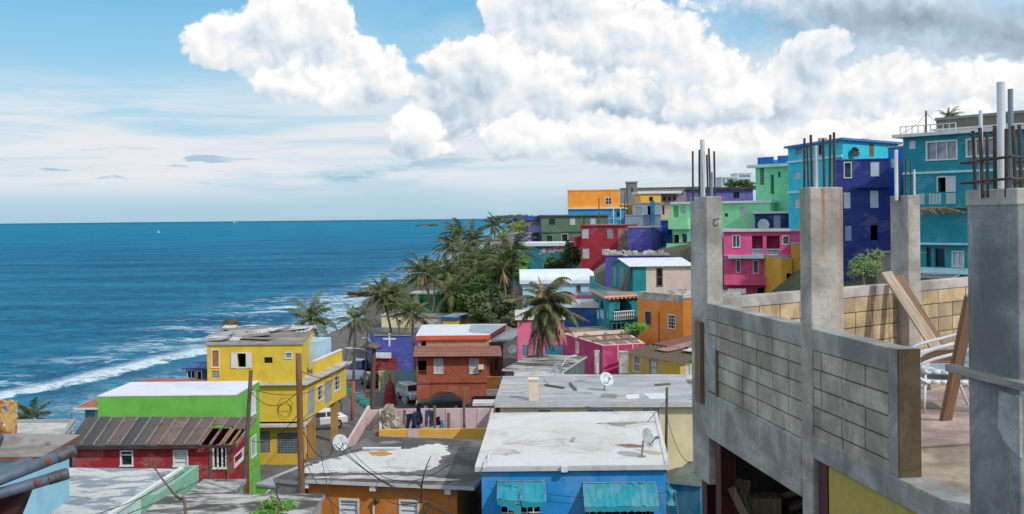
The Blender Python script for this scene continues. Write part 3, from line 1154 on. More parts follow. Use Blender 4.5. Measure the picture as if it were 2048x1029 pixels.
# 1 blue house -------------------------------------------------
h = House('blue_house', 'bright blue house with white coated flat roof and two torn teal awnings', 'house', (1150, 1029, 32), paint('blue_house_paint', (0, 120, 182), .64, .45))
b = h.block((963, 941, 32), (1332, 32), C=(1305, 40.6), E=(990, 40.6))
b.win('f', 1003, 972, 1080, 1062, 'grille', frame=None, bars=WHITE, nu=6, nw=5, deep=.3)
b.win('f', 1172, 985, 1308, 1062, 'grille', frame=None, bars=plain('dark_window_bars', (60, 66, 70)), nu=18, nw=4, deep=.5)
b.slab(mat=R_WHITE, side=FASC, th=.13, ov=(.18, .12, .0, .2), curb=(.035, .14, R_WHITE))
CANV = paint('teal_awning_canvas', (0, 148, 168), .95, .5, rough=.8)
for (x0, x1, y0, y1, tear) in ((995, 1041, 964, 1005, True), (1043, 1090, 964, 1010, False), (1166, 1311, 968, 1019, False)):
    u0, zt = b.uw('f', x0, y0)
    u1, _ = b.uw('f', x1, y0)
    zb = b.uw('f', x0, y1)[1] + .0
    o1 = .62
    zb = zb + .26
    mb = MB()
    n = int((u1 - u0) / .07)
    for i in range(n):
        for j in range(4):
            pts = []
            for (ii, jj) in ((i, j), (i + 1, j), (i + 1, j + 1), (i, j + 1)):
                t = jj / 4
                k = .012 * math.sin(ii * 2.2) + (.05 * noise.noise((ii * .4, jj, x0)))
                zz = zt + (zb - zt) * t - .05 * math.sin(math.pi * t) + k
                if tear and ii > n * .35 and jj >= 3:
                    zz -= .16 * (ii - n * .35) / n * 2
                pts.append(b.xyz('f', u0 + (u1 - u0) * ii / n, zz, .03 + o1 * t))
            mb.quad(*pts)
    # hanging valance with a scalloped hem
    for i in range(n):
        pts = []
        for ii, lo in ((i, 0), (i + 1, 0), (i + 1, 1), (i, 1)):
            dz = -.13 - .04 * abs(math.sin(ii * .9)) - (.18 * (ii / n) if tear else 0) if lo else 0
            k = .012 * math.sin(ii * 2.2)
            pts.append(b.xyz('f', u0 + (u1 - u0) * ii / n, zb + k + dz + (.0 if not tear or ii <= n * .35 else -.32 * (ii - n * .35) / n), .03 + o1 + .01))
        mb.quad(*pts)
    aw = mb.build('awning', CANV, h.root)
    md = aw.modifiers.new('thick', 'SOLIDIFY')
    md.thickness = .012
    fr = MB()
    fr.tube([b.xyz('f', u0, zt + .03, .03), b.xyz('f', u1, zt + .03, .03)], .022, 6)
    for u in (u0, u1):
        fr.tube([b.xyz('f', u, zt, .02), b.xyz('f', u, zb - .02, .03 + o1)], .016, 6)
    fr.tube([b.xyz('f', u0, zb - .02, .03 + o1 - .02), b.xyz('f', u1, zb - .02, .03 + o1 - .02)], .016, 6)
    fr.build('frame', STEEL, aw)
zr = b.ztop + .13


def early_coat(house, name, pts, z, mat, wob, seed):
    rg = random.Random(seed)
    P = [atz(x, y, z) for x, y in pts]
    out = []
    for i, p in enumerate(P):
        q = P[(i + 1) % len(P)]
        for k in range(6):
            c = p.lerp(q, k / 6)
            out.append((c.x + rg.uniform(-wob, wob), c.y + rg.uniform(-wob, wob)))
    mb = MB()
    mb.prism(out, z + .003, z + .007)
    return house.part(mb, name, mat)


early_coat(h, 'roof_stain', [(1190, 848), (1230, 843), (1290, 842), (1320, 844), (1296, 850), (1262, 856), (1225, 854)], zr, R_PALE, .1, 2)
early_coat(h, 'roof_stain', [(1206, 847), (1250, 845), (1278, 847), (1248, 852), (1222, 851)], zr + .004, R_WEATH, .1, 3)
early_coat(h, 'rust_stain', [(1229, 890), (1255, 888), (1290, 892), (1282, 896), (1250, 895)], zr, paint('brown_roof_stain', (140, 104, 84), .9, .7), .05, 4)
early_coat(h, 'rust_stain', [(1268, 900), (1300, 901), (1326, 906), (1318, 912), (1290, 906)], zr, paint('tan_roof_stain', (190, 160, 124), .9, .7), .05, 5)
early_coat(h, 'roof_stain', [(975, 902), (1000, 897), (1030, 900), (1042, 907), (1010, 911), (985, 909)], zr, R_PALE, .1, 6)
mb = MB()
p = atz(1143, 885, zr)
mb.bar(p, p + Vector((.1, .2, .12)), .12, .05)
h.part(mb, 'loose_brick', CONC)
u, z = b.uw('f', 1128, 934)
mb = MB()
b.fbox(mb, 'f', u - .1, u + .1, z - .1, z + .09, .18, .3)
h.part(mb, 'junction_box', WHITE)
mb = MB()
for px, py in ((975, 925), (968, 938)):
    p = atz(px, py, b.ztop + .14)
    mb.tube(crom([p, p + Vector((.03, .3, .12)), p + Vector((.0, .7, .05)), p + Vector((.1, 1.4, .02))], 5), .03, 6)
h.part(mb, 'conduit', PVC)
h.done()

# 2 orange house -------------------------------------------------
h = House('orange_house', 'orange house with half stripped white and black flat roof', 'house', (760, 1029, 36), paint('orange_house_paint', (196, 112, 18), .8, .4))
b = h.block((616, 962, 37.3), (914, 36.2), 7.0)
b.win('f', 679, 999, 718, 1050, 'louvre', step=.2)
b.win('f', 799, 1001, 838, 1052, 'louvre', step=.2)
b.slab(mat=R_DARK, side=FASC, th=.14, ov=(.35, .72, .1, .1))


def coat(house, name, pts, z, mat, wob=.12, seed=1):
    """thin roof coating or patch with a ragged outline, lying on the slab at height z"""
    rg = random.Random(seed)
    P = [atz(x, y, z) for x, y in pts]
    out = []
    for i, p in enumerate(P):
        q = P[(i + 1) % len(P)]
        for k in range(6):
            c = p.lerp(q, k / 6)
            out.append((c.x + rg.uniform(-wob, wob), c.y + rg.uniform(-wob, wob)))
    mb = MB()
    mb.prism(out, z + .003, z + .008)
    return house.part(mb, name, mat)


zr = b.ztop + .14
coat(h, 'roof_coating', [(603, 948), (606, 938), (640, 925), (676, 914), (718, 903), (790, 901), (828, 897), (850, 890), (876, 888), (896, 892), (892, 900), (906, 908), (884, 914), (880, 930), (862, 940), (812, 944), (740, 946), (680, 945)], zr, R_WHITE, .1)
coat(h, 'roof_coating', [(612, 955), (690, 952), (780, 951), (850, 954), (925, 960), (880, 963), (760, 959), (650, 958)], zr, R_PALE, .06, 4)
coat(h, 'rust_stain', [(738, 905), (772, 903), (786, 909), (760, 914), (742, 911)], zr + .004, paint('orange_rust_stain', (190, 130, 60), .9, .6), .05, 6)
coat(h, 'roof_patch', [(752, 884), (790, 882), (806, 886), (770, 889)], zr, R_WEATH, .08, 7)
for px, py in ((750, 971), (899, 974), (617, 966)):
    u, z = b.uw('f', px, py)
    mb = MB()
    b.fbox(mb, 'f', u - .11, u + .11, b.ztop - .2, b.ztop - .004, .001, .3)
    h.part(mb, 'bracket', WHITE)
u, z = b.uw('f', 755, 1000)
mb = MB()
mb.lathe(b.xyz('f', u, z, .0), [(.03, 0), (.05, .04), (.1, .08), (.12, .14), (.08, .2), (.0, .22)], axis=Vector(b.xyz('f', u, z, 1)) - Vector(b.xyz('f', u, z, 0)), n=12)
h.part(mb, 'wall_lamp', plain('dark_lamp_metal', (60, 62, 58)), smooth=True)
mb = MB()
u, z = b.uw('f', 748, 1012)
mb.tube([b.xyz('f', u, z - 1.5, .06), b.xyz('f', u, z, .06), b.xyz('f', u + .02, z + .03, .1)], .04, 8)
h.part(mb, 'vent_pipe', PVC)
mb = MB()
zc = b.ztop + .14
for (x0, y0, x1, y1) in ((725, 899, 802, 899), (640, 943, 760, 946)):
    p, q = atz(x0, y0, zc), atz(x1, y1, zc)
    mb.bar(p + Vector((0, 0, .04)), q + Vector((0, 0, .04)), .12, .08)
h.part(mb, 'roof_curb', WHITE)
h.done()

h, b = quick('grey_shed', 'grey concrete shed with dark roof beside the leaning pole', 'shed', (575, 960, 38), (120, 122, 122), (550, 965, 38.5), (609, 38), 6.5, roof=R_DARK, over=.05)
h.done()

# board fence in the gap between orange and blue houses
root = thing('board_fence', 'dark upright board fence in the gap between orange and blue houses', 'fence', at(938, 1029, 38))
mb = MB()
for i in range(11):
    x = at(912, 985, 38.2).x + .11 * i + .008 * RNG.random()
    mb.box((x, 38.2 + .03 * RNG.random(), tz(x, 38) - .2), (x + .095, 38.26, at(938, 985 + 6 * RNG.random(), 38.2).z))
mb.build('board', wood('dark_old_boards', (66, 58, 52)), root)
mb = MB()
mb.box((at(912, 985, 38.2).x, 38.28, CAMZ - 10.9), (at(962, 985, 38.2).x, 38.34, CAMZ - 10.8))
mb.build('rail', wood('dark_old_boards', (66, 58, 52)), root)

# 3 cream long house -------------------------------------------------
h = House('cream_house', 'long cream house with bluish grey flat roof behind the blue house', 'house', (1200, 860, 47), paint('cream_house_paint', (222, 206, 158), .85, .45))
b = h.block((1000, 813, 47), (1395, 46.6), 7.4)
for x in ((1075, 1103), (1173, 1200), (1203, 1230)):
    b.win('f', x[0], 818, x[1], 850, 'louvre', mat=GREYL, step=.25)
b.win('f', 1283, 814, 1301, 872, 'louvre', cross=.7)
b.win('f', 1304, 814, 1321, 872, 'louvre', cross=.7)
b.slab(mat=R_BLUEGREY, side=FASC, th=.24, ov=(.3, .2, .1, .25))
zt = b.ztop + .24
p0, p1 = atz(1058, 803, zt), atz(1077, 803, zt)
mb = MB()
mb.box((p0.x, p0.y + .15, zt), (p1.x, p0.y + .6, zt + .95))
mb.box((p0.x - .04, p0.y + .11, zt + .95), (p1.x + .04, p0.y + .64, zt + 1.02))
h.part(mb, 'chimney', paint('cream_pier_paint', (226, 204, 172), .9, .4))
mb = MB()
for y in (786, 770):
    p, q = atz(1004, y, zt + .012), atz(1100 if y == 770 else 1050, y, zt + .012)
    mb.bar(p, q, .16, .02)
h.part(mb, 'roof_seam', paint('tan_seam_paint', (176, 150, 126), .9, .5))
mb = MB()
p, q = atz(945, 806, zt - .02), atz(1004, 806, zt - .02)
mb.box((p.x, p.y, zt - .18), (q.x - .26, p.y + 1.0, zt - .05))
h.part(mb, 'canopy', FASC)
coat(h, 'roof_patch', [(1250, 790), (1276, 789), (1280, 797), (1254, 799)], zt, R_WHITE2, .05, 2)
coat(h, 'roof_patch', [(1288, 787), (1328, 787), (1332, 798), (1300, 799)], zt, R_WHITE2, .05, 3)
coat(h, 'roof_patch', [(1205, 788), (1236, 789), (1230, 797), (1200, 796)], zt, R_WEATH, .08, 5)
mb = MB()
for x0, y0, x1, y1 in ((1090, 770, 1128, 776), (1140, 766, 1152, 780), (1310, 770, 1340, 768)):
    mb.bar(atz(x0, y0, zt + .06), atz(x1, y1, zt + .06), .1, .08)
h.part(mb, 'loose_board', TIMBER)
h.done()

# shed and tarps right of the blue house
h, b = quick('lean_to', 'low teal lean-to with mossy green roof beside the blue house', 'shed', (1370, 1000, 38), (0, 110, 128), (1338, 966, 38), (1400, 37.5), 3.2, roof=roofmat('mossy_sheet_roof', (92, 104, 88), (120, 126, 110), .5, .1, .8, .95, (60, 62, 56), .5), over=.1, th=.07)
h.done()
root = thing('tarpaulin', 'blue tarpaulin spread on the lean-to roof', 'tarp', at(1376, 932, 40))
mb = MB()
n = 10
for i in range(n):
    for j in range(n):
        pts = []
        for ii, jj in ((i, j), (i + 1, j), (i + 1, j + 1), (i, j + 1)):
            p = b.P[0].lerp(b.P[1], .5 + .5 * ii / n).lerp(b.P[3].lerp(b.P[2], .4 + .6 * ii / n), .45 + .5 * jj / n)
            pts.append((p.x, p.y, b.ztop + .09 + .1 * abs(noise.noise((ii * .5, jj * .5, 2)))))
        mb.quad(*pts)
mb.build('sheet', plain('blue_tarp_plastic', (20, 110, 200), .4), root, smooth=True)
root = thing('torn_awning', 'torn teal canvas hanging off the blue house side', 'awning', at(1338, 985, 35))
mb = MB()
P0, P1 = at(1325, 955, 34), at(1350, 985, 34.5)
for i in range(8):
    for j in range(6):
        pts = []
        for ii, jj in ((i, j), (i + 1, j), (i + 1, j + 1), (i, j + 1)):
            p = P0.lerp(P1, ii / 8)
            pts.append((p.x + .08 * math.sin(jj * 1.3 + ii), p.y + .1 * math.sin(ii * 1.1), p.z - .13 * jj * (1 - .3 * ii / 8)))
        mb.quad(*pts)
o = mb.build('canvas', CANV, root, smooth=True)
mb = MB()
mb.tube([P0, P1, P1 + Vector((.15, 0, -1.2))], .02, 6)
mb.build('frame', STEEL, root)

# 4 peach house -------------------------------------------------
h, b = quick('peach_house', 'peach house with mould stained roof under the near palm', 'house', (1070, 757, 60), (232, 172, 140), (1028, 757, 58), (1130, 58), 2.0, roof=R_PALE, over=.0, th=.1)
b2 = h.block((1010, 742, 61), (1122, 60), 6.5, wall=paint('dim_teal_wall', (96, 112, 112)))
b2.slab(.15, .12, R_MOULD, FASC)
h.done()
h, b = quick('flat_roof_annex', 'low annex with pale flat roof and white pipes before the magenta ruin', 'house', (1200, 750, 57), (196, 186, 176), (1120, 763, 56.5), (1392, 56), 1.5, roof=R_PALE, over=.1, th=.14)
zt = b.ztop + .14
for px, hh, r_ in ((1194, 1.25, .13), (1247, 1.2, .26)):
    p = atz(px, 746, zt)
    mb = MB()
    mb.box((p.x - r_, p.y - r_, zt), (p.x + r_, p.y + r_, zt + hh))
    mb.box((p.x - r_ - .03, p.y - r_ - .03, zt + hh), (p.x + r_ + .03, p.y + r_ + .03, zt + hh + .05))
    h.part(mb, 'chimney', CONC)
mb = MB()
p = atz(1195, 757, zt)
mb.tube([p, p + Vector((0, 0, .85))], .045, 8)
h.part(mb, 'vent_pipe', PVC)
h.done()

# 5 magenta ruin -------------------------------------------------
h = House('magenta_house', 'roofless magenta house with bare pinkish rooms', 'house', (1205, 740, 70), paint('magenta_paint', (176, 44, 100), .8, .35))
b = h.block((1205, 692, 70), (1290, 71), C=(1245, 79.5), E=(1124, 77.6))
b.win('l', 1152, 685, 1158, 706, 'panel', mat=paint('cream_shutter', (226, 204, 160)), ft=.04)
INNER = paint('faded_pink_plaster', (222, 190, 172), .9, .7)
wall_shell(b, .2, 1.6, INNER, R_PALE)
mb = MB()
for t in (.35, .7):
    p, q = b.P[0].lerp(b.P[1], t), b.P[3].lerp(b.P[2], t)
    mb.bar((*p, b.ztop - .55), (*q, b.ztop - .55), .14, 1.1)
h.part(mb, 'partition', INNER)
mb = MB()
for t in (.25, .6):
    p, q = b.P[0].lerp(b.P[3], t), b.P[1].lerp(b.P[2], t)
    mb.bar((*p, b.ztop + .1), (*q, b.ztop + .12), .12, .12)
h.part(mb, 'beam', TIMBER)
h.done()
h, b = quick('low_pink_house', 'low peach walled house with broken roof behind the magenta ruin', 'house', (1250, 680, 79), (218, 178, 160), (1150, 668, 80), (1262, 81), 4.0, wins=[('f', 1166, 671, 1178, 681, 'dark')], roof=R_WEATH, over=.1, th=.08)
h.done()

# 6 small yellow house with damaged roof ---------------------------------
h = House('small_yellow_house', 'small mustard yellow house with bare rafters in a broken roof', 'house', (1310, 755, 66), paint('small_yellow_paint', (200, 160, 34), .8, .4))
b = h.block((1257, 707, 69), (1360, 64.2), 5.5)
b.win('f', 1267, 712, 1281, 744, 'louvre', mat=GREYL, mull=0, cross=.5)
b.win('f', 1299, 719, 1315, 751, 'louvre', mat=LOUV, frame=FASC2, cross=.5)
b.win('r', 1371, 728, 1381, 757, 'louvre')
fl, fr_, br_, bl = [(*p, b.ztop + z) for p, z in zip(b.off((.45, .3, .2, .3)), (.05, .05, .75, .75))]
fl, fr_, br_, bl = map(Vector, (fl, fr_, br_, bl))
mb = MB()
for i in range(15):
    t = i / 14
    mb.bar(fl.lerp(fr_, t), bl.lerp(br_, t), .09, .12)
rf = h.part(mb, 'rafter', TIMBER)
rf['kind'] = 'stuff'
for k, (t0, t1, s0, s1) in enumerate(((.0, .3, .45, 1), (.3, .52, .25, 1), (.52, .8, .5, 1), (.62, 1, .35, .75))):
    mb = MB()
    q = [fl.lerp(fr_, t0).lerp(bl.lerp(br_, t0), s0), fl.lerp(fr_, t1).lerp(bl.lerp(br_, t1), s0), fl.lerp(fr_, t1).lerp(bl.lerp(br_, t1), s1), fl.lerp(fr_, t0).lerp(bl.lerp(br_, t0), s1)]
    corrugated(mb, [p + Vector((0, 0, .09 + .03 * k)) for p in q], pitch=.28)
    h.part(mb, 'roof_sheet', rusty('faded_red_sheet_%d' % k, [(120, 66, 58), (150, 118, 104), (104, 84, 78), (188, 190, 190)][k], (104, 70, 58), .52))
h.done()

# 7 mid orange house -------------------------------------------------
h = House('amber_house', 'amber orange house with bare concrete parapet and two small windows', 'house', (1320, 690, 77), paint('amber_paint', (214, 128, 20), .82, .35))
b = h.block((1275, 597, 80), (1367, 75.5), 6)
b.win('f', 1290, 623, 1303, 651, 'louvre', mat=plain('dark_bronze_louvre', (76, 66, 60)), frame=FASC2)
b.win('f', 1336, 630, 1351, 658, 'grille', frame=WHITE)
mb = MB()
P, Q = b.off((.02,) * 4), b.off((-.2,) * 4)
for i in range(4):
    j = (i + 1) % 4
    mb.hexa([(*P[i], b.ztop), (*P[j], b.ztop), (*Q[j], b.ztop), (*Q[i], b.ztop), (*P[i], b.ztop + .55), (*P[j], b.ztop + .55), (*Q[j], b.ztop + .55), (*Q[i], b.ztop + .55)])
h.part(mb, 'parapet', CONC)
b.slab(0, .1, R_PALE, CONC, ov=(-.21,) * 4)
u, _ = b.uw('f', 1318, 640)
mb = MB()
b.fbox(mb, 'f', u - .04, u + .04, b.zbot, b.ztop - .9, 0, .05)
h.part(mb, 'downpipe', paint('amber_pipe', (150, 88, 24)))
b2 = h.block((1366, 597, 74.8), (1392, 74.5), 5, bot=705)
b2.slab(.05, .1, R_PALE, FASC)
h.done()

# 8 teal gabled house over arched balcony -----------------------------
h = House('teal_house', 'teal house with white gabled upper storey over an arched balcony', 'house', (1240, 660, 82), paint('teal_house_paint', (0, 128, 138), .85, .35))
lo = h.block((1218, 595, 82), (1275, 83.5), E=(1186, 91), C=(1262, 92))
for x0, x1 in ((1192, 1198), (1200, 1207), (1209, 1216)):
    lo.win('l', x0, 600, x1, 618, 'open', frame=None, deep=1.0)
    lo.win('l', x0, 621, x1, 637, 'panel', frame=None, mat=paint('pale_blue_panel', (176, 206, 214)))
lo.win('f', 1228, 598, 1264, 638, 'open', frame=None, deep=1.4)
lo.win('f', 1224, 646, 1252, 668, 'glass', mull=2, frame=paint('teal_sash', (120, 180, 184)))
# arch spandrels over the opening
u0, z1 = lo.uw('f', 1228, 598)
u1, z0 = lo.uw('f', 1264, 638)
for face, spans in (('f', [(u0, u1)]), ('l', [tuple(sorted((lo.uw('l', a, 605)[0], lo.uw('l', c, 605)[0]))) for a, c in ((1192, 1198), (1200, 1207), (1209, 1216))])):
    for (a, c) in spans:
        zt_ = z1 if face == 'f' else lo.uw('l', 1204, 600)[1]
        R_ = (c - a) / 2
        hgt_ = min(R_, .75)
        mb = MB()
        n = 8
        for i in range(n):
            p0, p1 = math.pi * i / n, math.pi * (i + 1) / n
            ua, ub = a + R_ - R_ * math.cos(p0), a + R_ - R_ * math.cos(p1)
            za, zb_ = zt_ - hgt_ + hgt_ * math.sin(p0), zt_ - hgt_ + hgt_ * math.sin(p1)
            lo.fbox(mb, face, ua, ub, min(za, zb_), zt_ + .004, -.15, -.012)
        h.part(mb, 'arch', lo.wall)
r = MB()
zr0, zr1 = lo.uw('f', 1228, 639)[1], lo.uw('f', 1228, 623)[1]
lo.fbox(r, 'f', u0 - .1, u1 + .15, zr1 - .08, zr1, .02, .2)
lo.fbox(r, 'f', u0 - .1, u1 + .15, zr0 - .08, zr0, .0, .22)
n = 9
for i in range(n + 1):
    u = u0 - .05 + (u1 - u0 + .1) * i / n
    hh = zr1 - zr0 - .08
    r.lathe(lo.xyz('f', u, zr0, .11), [(.06, 0), (.05, hh * .12), (.035, hh * .2), (.075, hh * .45), (.035, hh * .75), (.05, hh)], n=8)
h.part(r, 'balustrade', WHITE)
lo.slab(.45, .14, R_WEATH, PEACHTRIM, name='terrace')
mb = MB()
for face in ('f', 'l'):
    L = (lo.seg(face)[1] - lo.seg(face)[0]).length
    n = int(L / .34)
    for i in range(n + 1):
        u = -.2 + (L + .4) * i / n
        lo.fbox(mb, face, u - .1, u + .1, lo.ztop - .14, lo.ztop - .002, .02, .38)
h.part(mb, 'cornice', PEACHTRIM)
mb = MB()
zt_ = lo.ztop + .14
L = (lo.seg('l')[1] - lo.seg('l')[0]).length
lo.fbox(mb, 'l', -.2, L + .3, zt_ + .55, zt_ + .63, .2, .32)
for i in range(13):
    u = -.2 + (L + .45) * i / 12
    lo.fbox(mb, 'l', u, u + .07, zt_, zt_ + .55, .23, .29)
lo.fbox(mb, 'l', -.2, .5, zt_ + .004, zt_ + 1.1, -.1, .3)
h.part(mb, 'railing', lo.wall)
BEIGE = paint('beige_board_paint', (206, 186, 172), .85, .4)
up = h.block((1266, 534, 86), (1385, 86), C=(1385, 91.5), E=(1222, 91.5), bot=('z', lo.ztop + .1), wall=BEIGE)
up.win('f', 1313, 537, 1325, 572, 'glass', frame=paint('brown_frame', (110, 90, 74)), cross=.5)
tealp = MB()
up.fbox(tealp, 'f', 0, up.uw('f', 1292, 550)[0], up.zbot, up.ztop, .0, .03)
L = (up.seg('l')[1] - up.seg('l')[0]).length
up.fbox(tealp, 'l', 0, L, up.zbot, up.ztop, .0, .03)
apex = Vector(up.xyz('l', L / 2, at(1237, 518, 88.7).z, .0))
a_, b_ = Vector(up.xyz('l', 0, up.ztop, .0)), Vector(up.xyz('l', L, up.ztop, .0))
tealp.add([a_, b_, apex], [(0, 1, 2)])
gb = h.part(tealp, 'gable', lo.wall)
for k, (ua, ub) in enumerate(((.6, 1.6), (2.4, 3.6))):
    mb = MB()
    up.fbox(mb, 'l', ua, ub, up.zbot + .1, up.zbot + 2.0, .03, .07)
    h.part(mb, 'door', paint('grey_blue_door', (96, 140, 150)))
mb = MB()
mb.bar(up.xyz('l', L - .8, up.zbot, .5), up.xyz('l', L - .2, up.ztop, .15), .16, .3)
mb.bar(up.xyz('l', L - 1.6, up.zbot, .5), up.xyz('l', L - .9, up.ztop - .6, .15), .1, .2)
h.part(mb, 'plank', TIMBER)
ridge0 = Vector(up.xyz('l', L / 2, apex.z + .05, .4))
P = up.off((.3, .3, .3, .4))
Lf = (up.P[1] - up.P[0])
ridge1 = ridge0 + Vector((Lf.x, Lf.y, 0)) * 1.12
fl, fr_, br_, bl = [Vector((*p, up.ztop + .03)) for p in P]
mb = MB()
corrugated(mb, [fl, fr_, ridge1, ridge0], pitch=.4, amp=.03)
corrugated(mb, [bl, br_, ridge1, ridge0], pitch=.4, amp=.03)
h.part(mb, 'roof', R_WHITE2)
h.done()

# 9 pale blue house with barrel roof --------------------------------
h = House('pale_blue_house', 'pale blue house with white barrel roof edge beside the near palm', 'house', (1110, 660, 94), paint('pale_blue_paint', (150, 200, 216), .88, .35))
b = h.block((1046, 568, 94), (1184, 94), 6.5)
b.win('f', 1152, 571, 1162, 585, 'louvre', mat=plain('brown_louvre', (104, 78, 72)), frame=FASC2)
zt = b.ztop
P = b.off((.3, .2, .2, .3))
prof = [(0, 0), (0, .35), (.15, .62), (.6, .9), (1.4, 1.02)]
mb = MB()
pf, pr, pb, plf = P
bk = (pb - pr).normalized()
for (o0, z0), (o1, z1) in zip(prof, prof[1:]):
    mb.quad((*(pf + bk * o0), zt + z0), (*(pr + bk * o0), zt + z0), (*(pr + bk * o1), zt + z1), (*(pf + bk * o1), zt + z1))
mb.quad((*(pf + bk * 1.4), zt + 1.02), (*(pr + bk * 1.4), zt + 1.02), (*pb, zt + 1.02), (*plf, zt + 1.02))
for s0, s1 in ((pf, plf), (pr, pb)):
    mb.add([(*(s0 + bk * o), zt + z) for o, z in prof] + [(*s1, zt + 1.02), (*s1, zt)], [(0, 1, 2, 3, 4, 5, 6)])
mb.quad((*pf, zt), (*pr, zt), (*pb, zt), (*plf, zt))
h.part(mb, 'roof', paint('white_barrel_roof', (224, 232, 238), 1.0, .3))
mb = MB()
b.fbox(mb, 'f', 3.2, (b.P[1] - b.P[0]).length + .2, at(1150, 601, 94).z, at(1150, 591, 94).z, .0, .35)
h.part(mb, 'pink_band', paint('pink_band_paint', (212, 110, 136), .85, .3))
h.done()
h = House('dark_blue_house', 'deep blue house with white roof edge below the pale blue one', 'house', (1170, 662, 90), paint('deep_blue_paint', (0, 92, 158), .8, .3))
b = h.block((1126, 615, 90), (1207, 89), 3.2)
b.win('f', 1153, 624, 1168, 647, 'louvre', mat=plain('dark_blue_louvre', (70, 100, 140)), frame=None)
b.slab(.2, .5, R_WHITE2, WHITE)
h.done()

# 10 pink house behind the near palm
h = House('pink_house', 'rose pink house half hidden behind the near palm crown', 'house', (1050, 710, 80), paint('rose_pink_paint', (222, 98, 140), .85, .35))
b = h.block((1035, 640, 80), (1128, 80), 7)
b.win('f', 1045, 690, 1056, 712, 'panel', mat=paint('teal_shutter', (20, 120, 150)), frame=None)
b.win('f', 1090, 690, 1126, 714, 'panel', mat=paint('teal_shutter', (20, 120, 150)), frame=None)
b.slab(.2, .14, R_PALE, WHITE)
h.done()

# 11 brown house ----------------------------------------------------
h = House('brown_house', 'two storey brown house with tiled awning roof and white louvres', 'house', (903, 800, 95), paint('brown_house_paint', (158, 80, 50), .82, .3))
b = h.block((833, 716, 95), (974, 95), C=(1004, 106), E=(838, 106))
b.win('f', 868, 718, 886, 747, 'louvre')
b.win('f', 939, 718, 957, 747, 'louvre')
b.win('f', 836, 722, 853, 750, 'open', frame=None, deep=1.2)
b.win('r', 979, 722, 985, 748, 'open', frame=None)
b.win('r', 990, 718, 996, 742, 'open', frame=None)
b.ledge('f', 766, .12, .08, paint('brown_band', (120, 60, 40)))
mb = MB()
u, z = b.uw('f', 957, 738)
b.fbox(mb, 'f', u, u + .5, z, z + .42, .02, .5)
h.part(mb, 'air_conditioner', WHITE)
r = MB()
u0, z0 = b.uw('f', 836, 750)
u1, z1 = b.uw('f', 853, 741)
b.fbox(r, 'f', u0, u1, z1 - .05, z1, -.08, -.02)
for i in range(7):
    u = u0 + (u1 - u0) * (i + .5) / 7
    b.fbox(r, 'f', u - .02, u + .02, z0, z1 - .05, -.07, -.03)
h.part(r, 'railing', paint('brown_rail', (120, 62, 44)))
t = h.block((836, 680, 96.5), (976, 96.5), C=(1008, 106), E=(846, 106), bot=('z', b.ztop), wall=paint('tan_upper_paint', (196, 138, 110), .85, .35))
t.win('f', 842, 683, 852, 693, 'open', frame=None)
t.slab(mat=R_WHITE2, side=paint('orange_trim_paint', (214, 88, 56), .85, .3), th=.42, ov=(.3, .15, .3, .2))
a0, a1 = at(829, 692, 96.4), at(1001, 692, 96.4)
e0, e1 = at(826, 714, 94.2), at(1004, 713, 94.2)
mb = MB()
rows = 7
for i in range(rows):
    s0, s1 = i / rows, (i + 1) / rows
    dz = Vector((0, 0, .05))
    panel(mb, [e0.lerp(a0, s0) + dz, e1.lerp(a1, s0) + dz, e1.lerp(a1, s1), e0.lerp(a0, s1)], .06)
h.part(mb, 'awning', paint('brown_tile_awning', (152, 106, 90), .88, .5))
pr = MB()
Q = [t.P[1] + Vector((.1, .4)), t.P[1] + Vector((2.4, 1.2)), t.P[2] + Vector((2.2, 0)), t.P[2] + Vector((.3, 0))]
pr.prism(Q, t.ztop - .35, t.ztop - .15, 1, 0)
h.part(pr, 'porch_roof', [R_WHITE, FASC])
h.done()

root = thing('archway_wall', 'orange yellow garden wall with an arch beside the brown house', 'wall', at(1000, 780, 90))
mb = MB()
p0, p1 = at(973, 757, 90), at(1028, 754, 90)
zb = tz(p0.x, 90) - .3
n = 12
L = p1.x - p0.x
for i in range(n):
    x0, x1 = p0.x + L * i / n, p0.x + L * (i + 1) / n
    t = (i + .5) / n
    arch = zb
    if .28 < t < .95:
        q = (t - .28) / .67
        arch = p0.z - .35 - 1.4 * (1 - math.sin(math.pi * q)) if True else zb
    if arch > zb:
        mb.box((x0, 90, arch), (x1, 90.25, p0.z))
    else:
        mb.box((x0, 90, zb), (x1, 90.25, p0.z))
mb.box((p0.x - .05, 89.95, p0.z), (p1.x + .05, 90.3, p0.z + .12))
mb.build('wall', paint('archway_paint', (214, 144, 50), .85, .4), root)

# 12 yellow three storey house ------------------------------------------
YEL = paint('yellow_house_paint', (214, 178, 22), .82, .3)
YEL2 = paint('ochre_front_paint', (204, 164, 30), .82, .35)
h = House('yellow_house', 'three storey yellow house with white ledges and loose sheets on its roof', 'house', (603, 920, 70), YEL)
t = h.block((414, 691, 70), (603, 70), C=(626, 80.5), E=(455, 80.5), bot=768)
t.win('f', 423, 700, 439, 735, 'panel', mat=wood('window_plywood', (176, 120, 66)), frame=WHITE)
t.win('f', 473, 706, 493, 736, 'open', frame=WHITE, shut=WHITE)
t.win('f', 528, 715, 545, 727, 'dark', frame=None)
t.win('f', 570, 705, 584, 717, 'louvre', mat=GREYL)
t.win('f', 591, 707, 601, 765, 'panel', mat=paint('brown_door', (124, 80, 44)), frame=None)
t.win('f', 424, 742, 438, 757, 'louvre', mat=GREYL, frame=None)
t.slab(.12, .1, R_WEATH, FASC2)
zt = t.ztop + .1
m2 = h.block((430, 771, 70), (604, 70), C=(690, 80.2), E=(455, 80.5), bot=845, wall=YEL)
m2.slab(mat=R_PALE, side=FASC, th=.14, ov=(.35, .45, .1, .1), name='ledge')
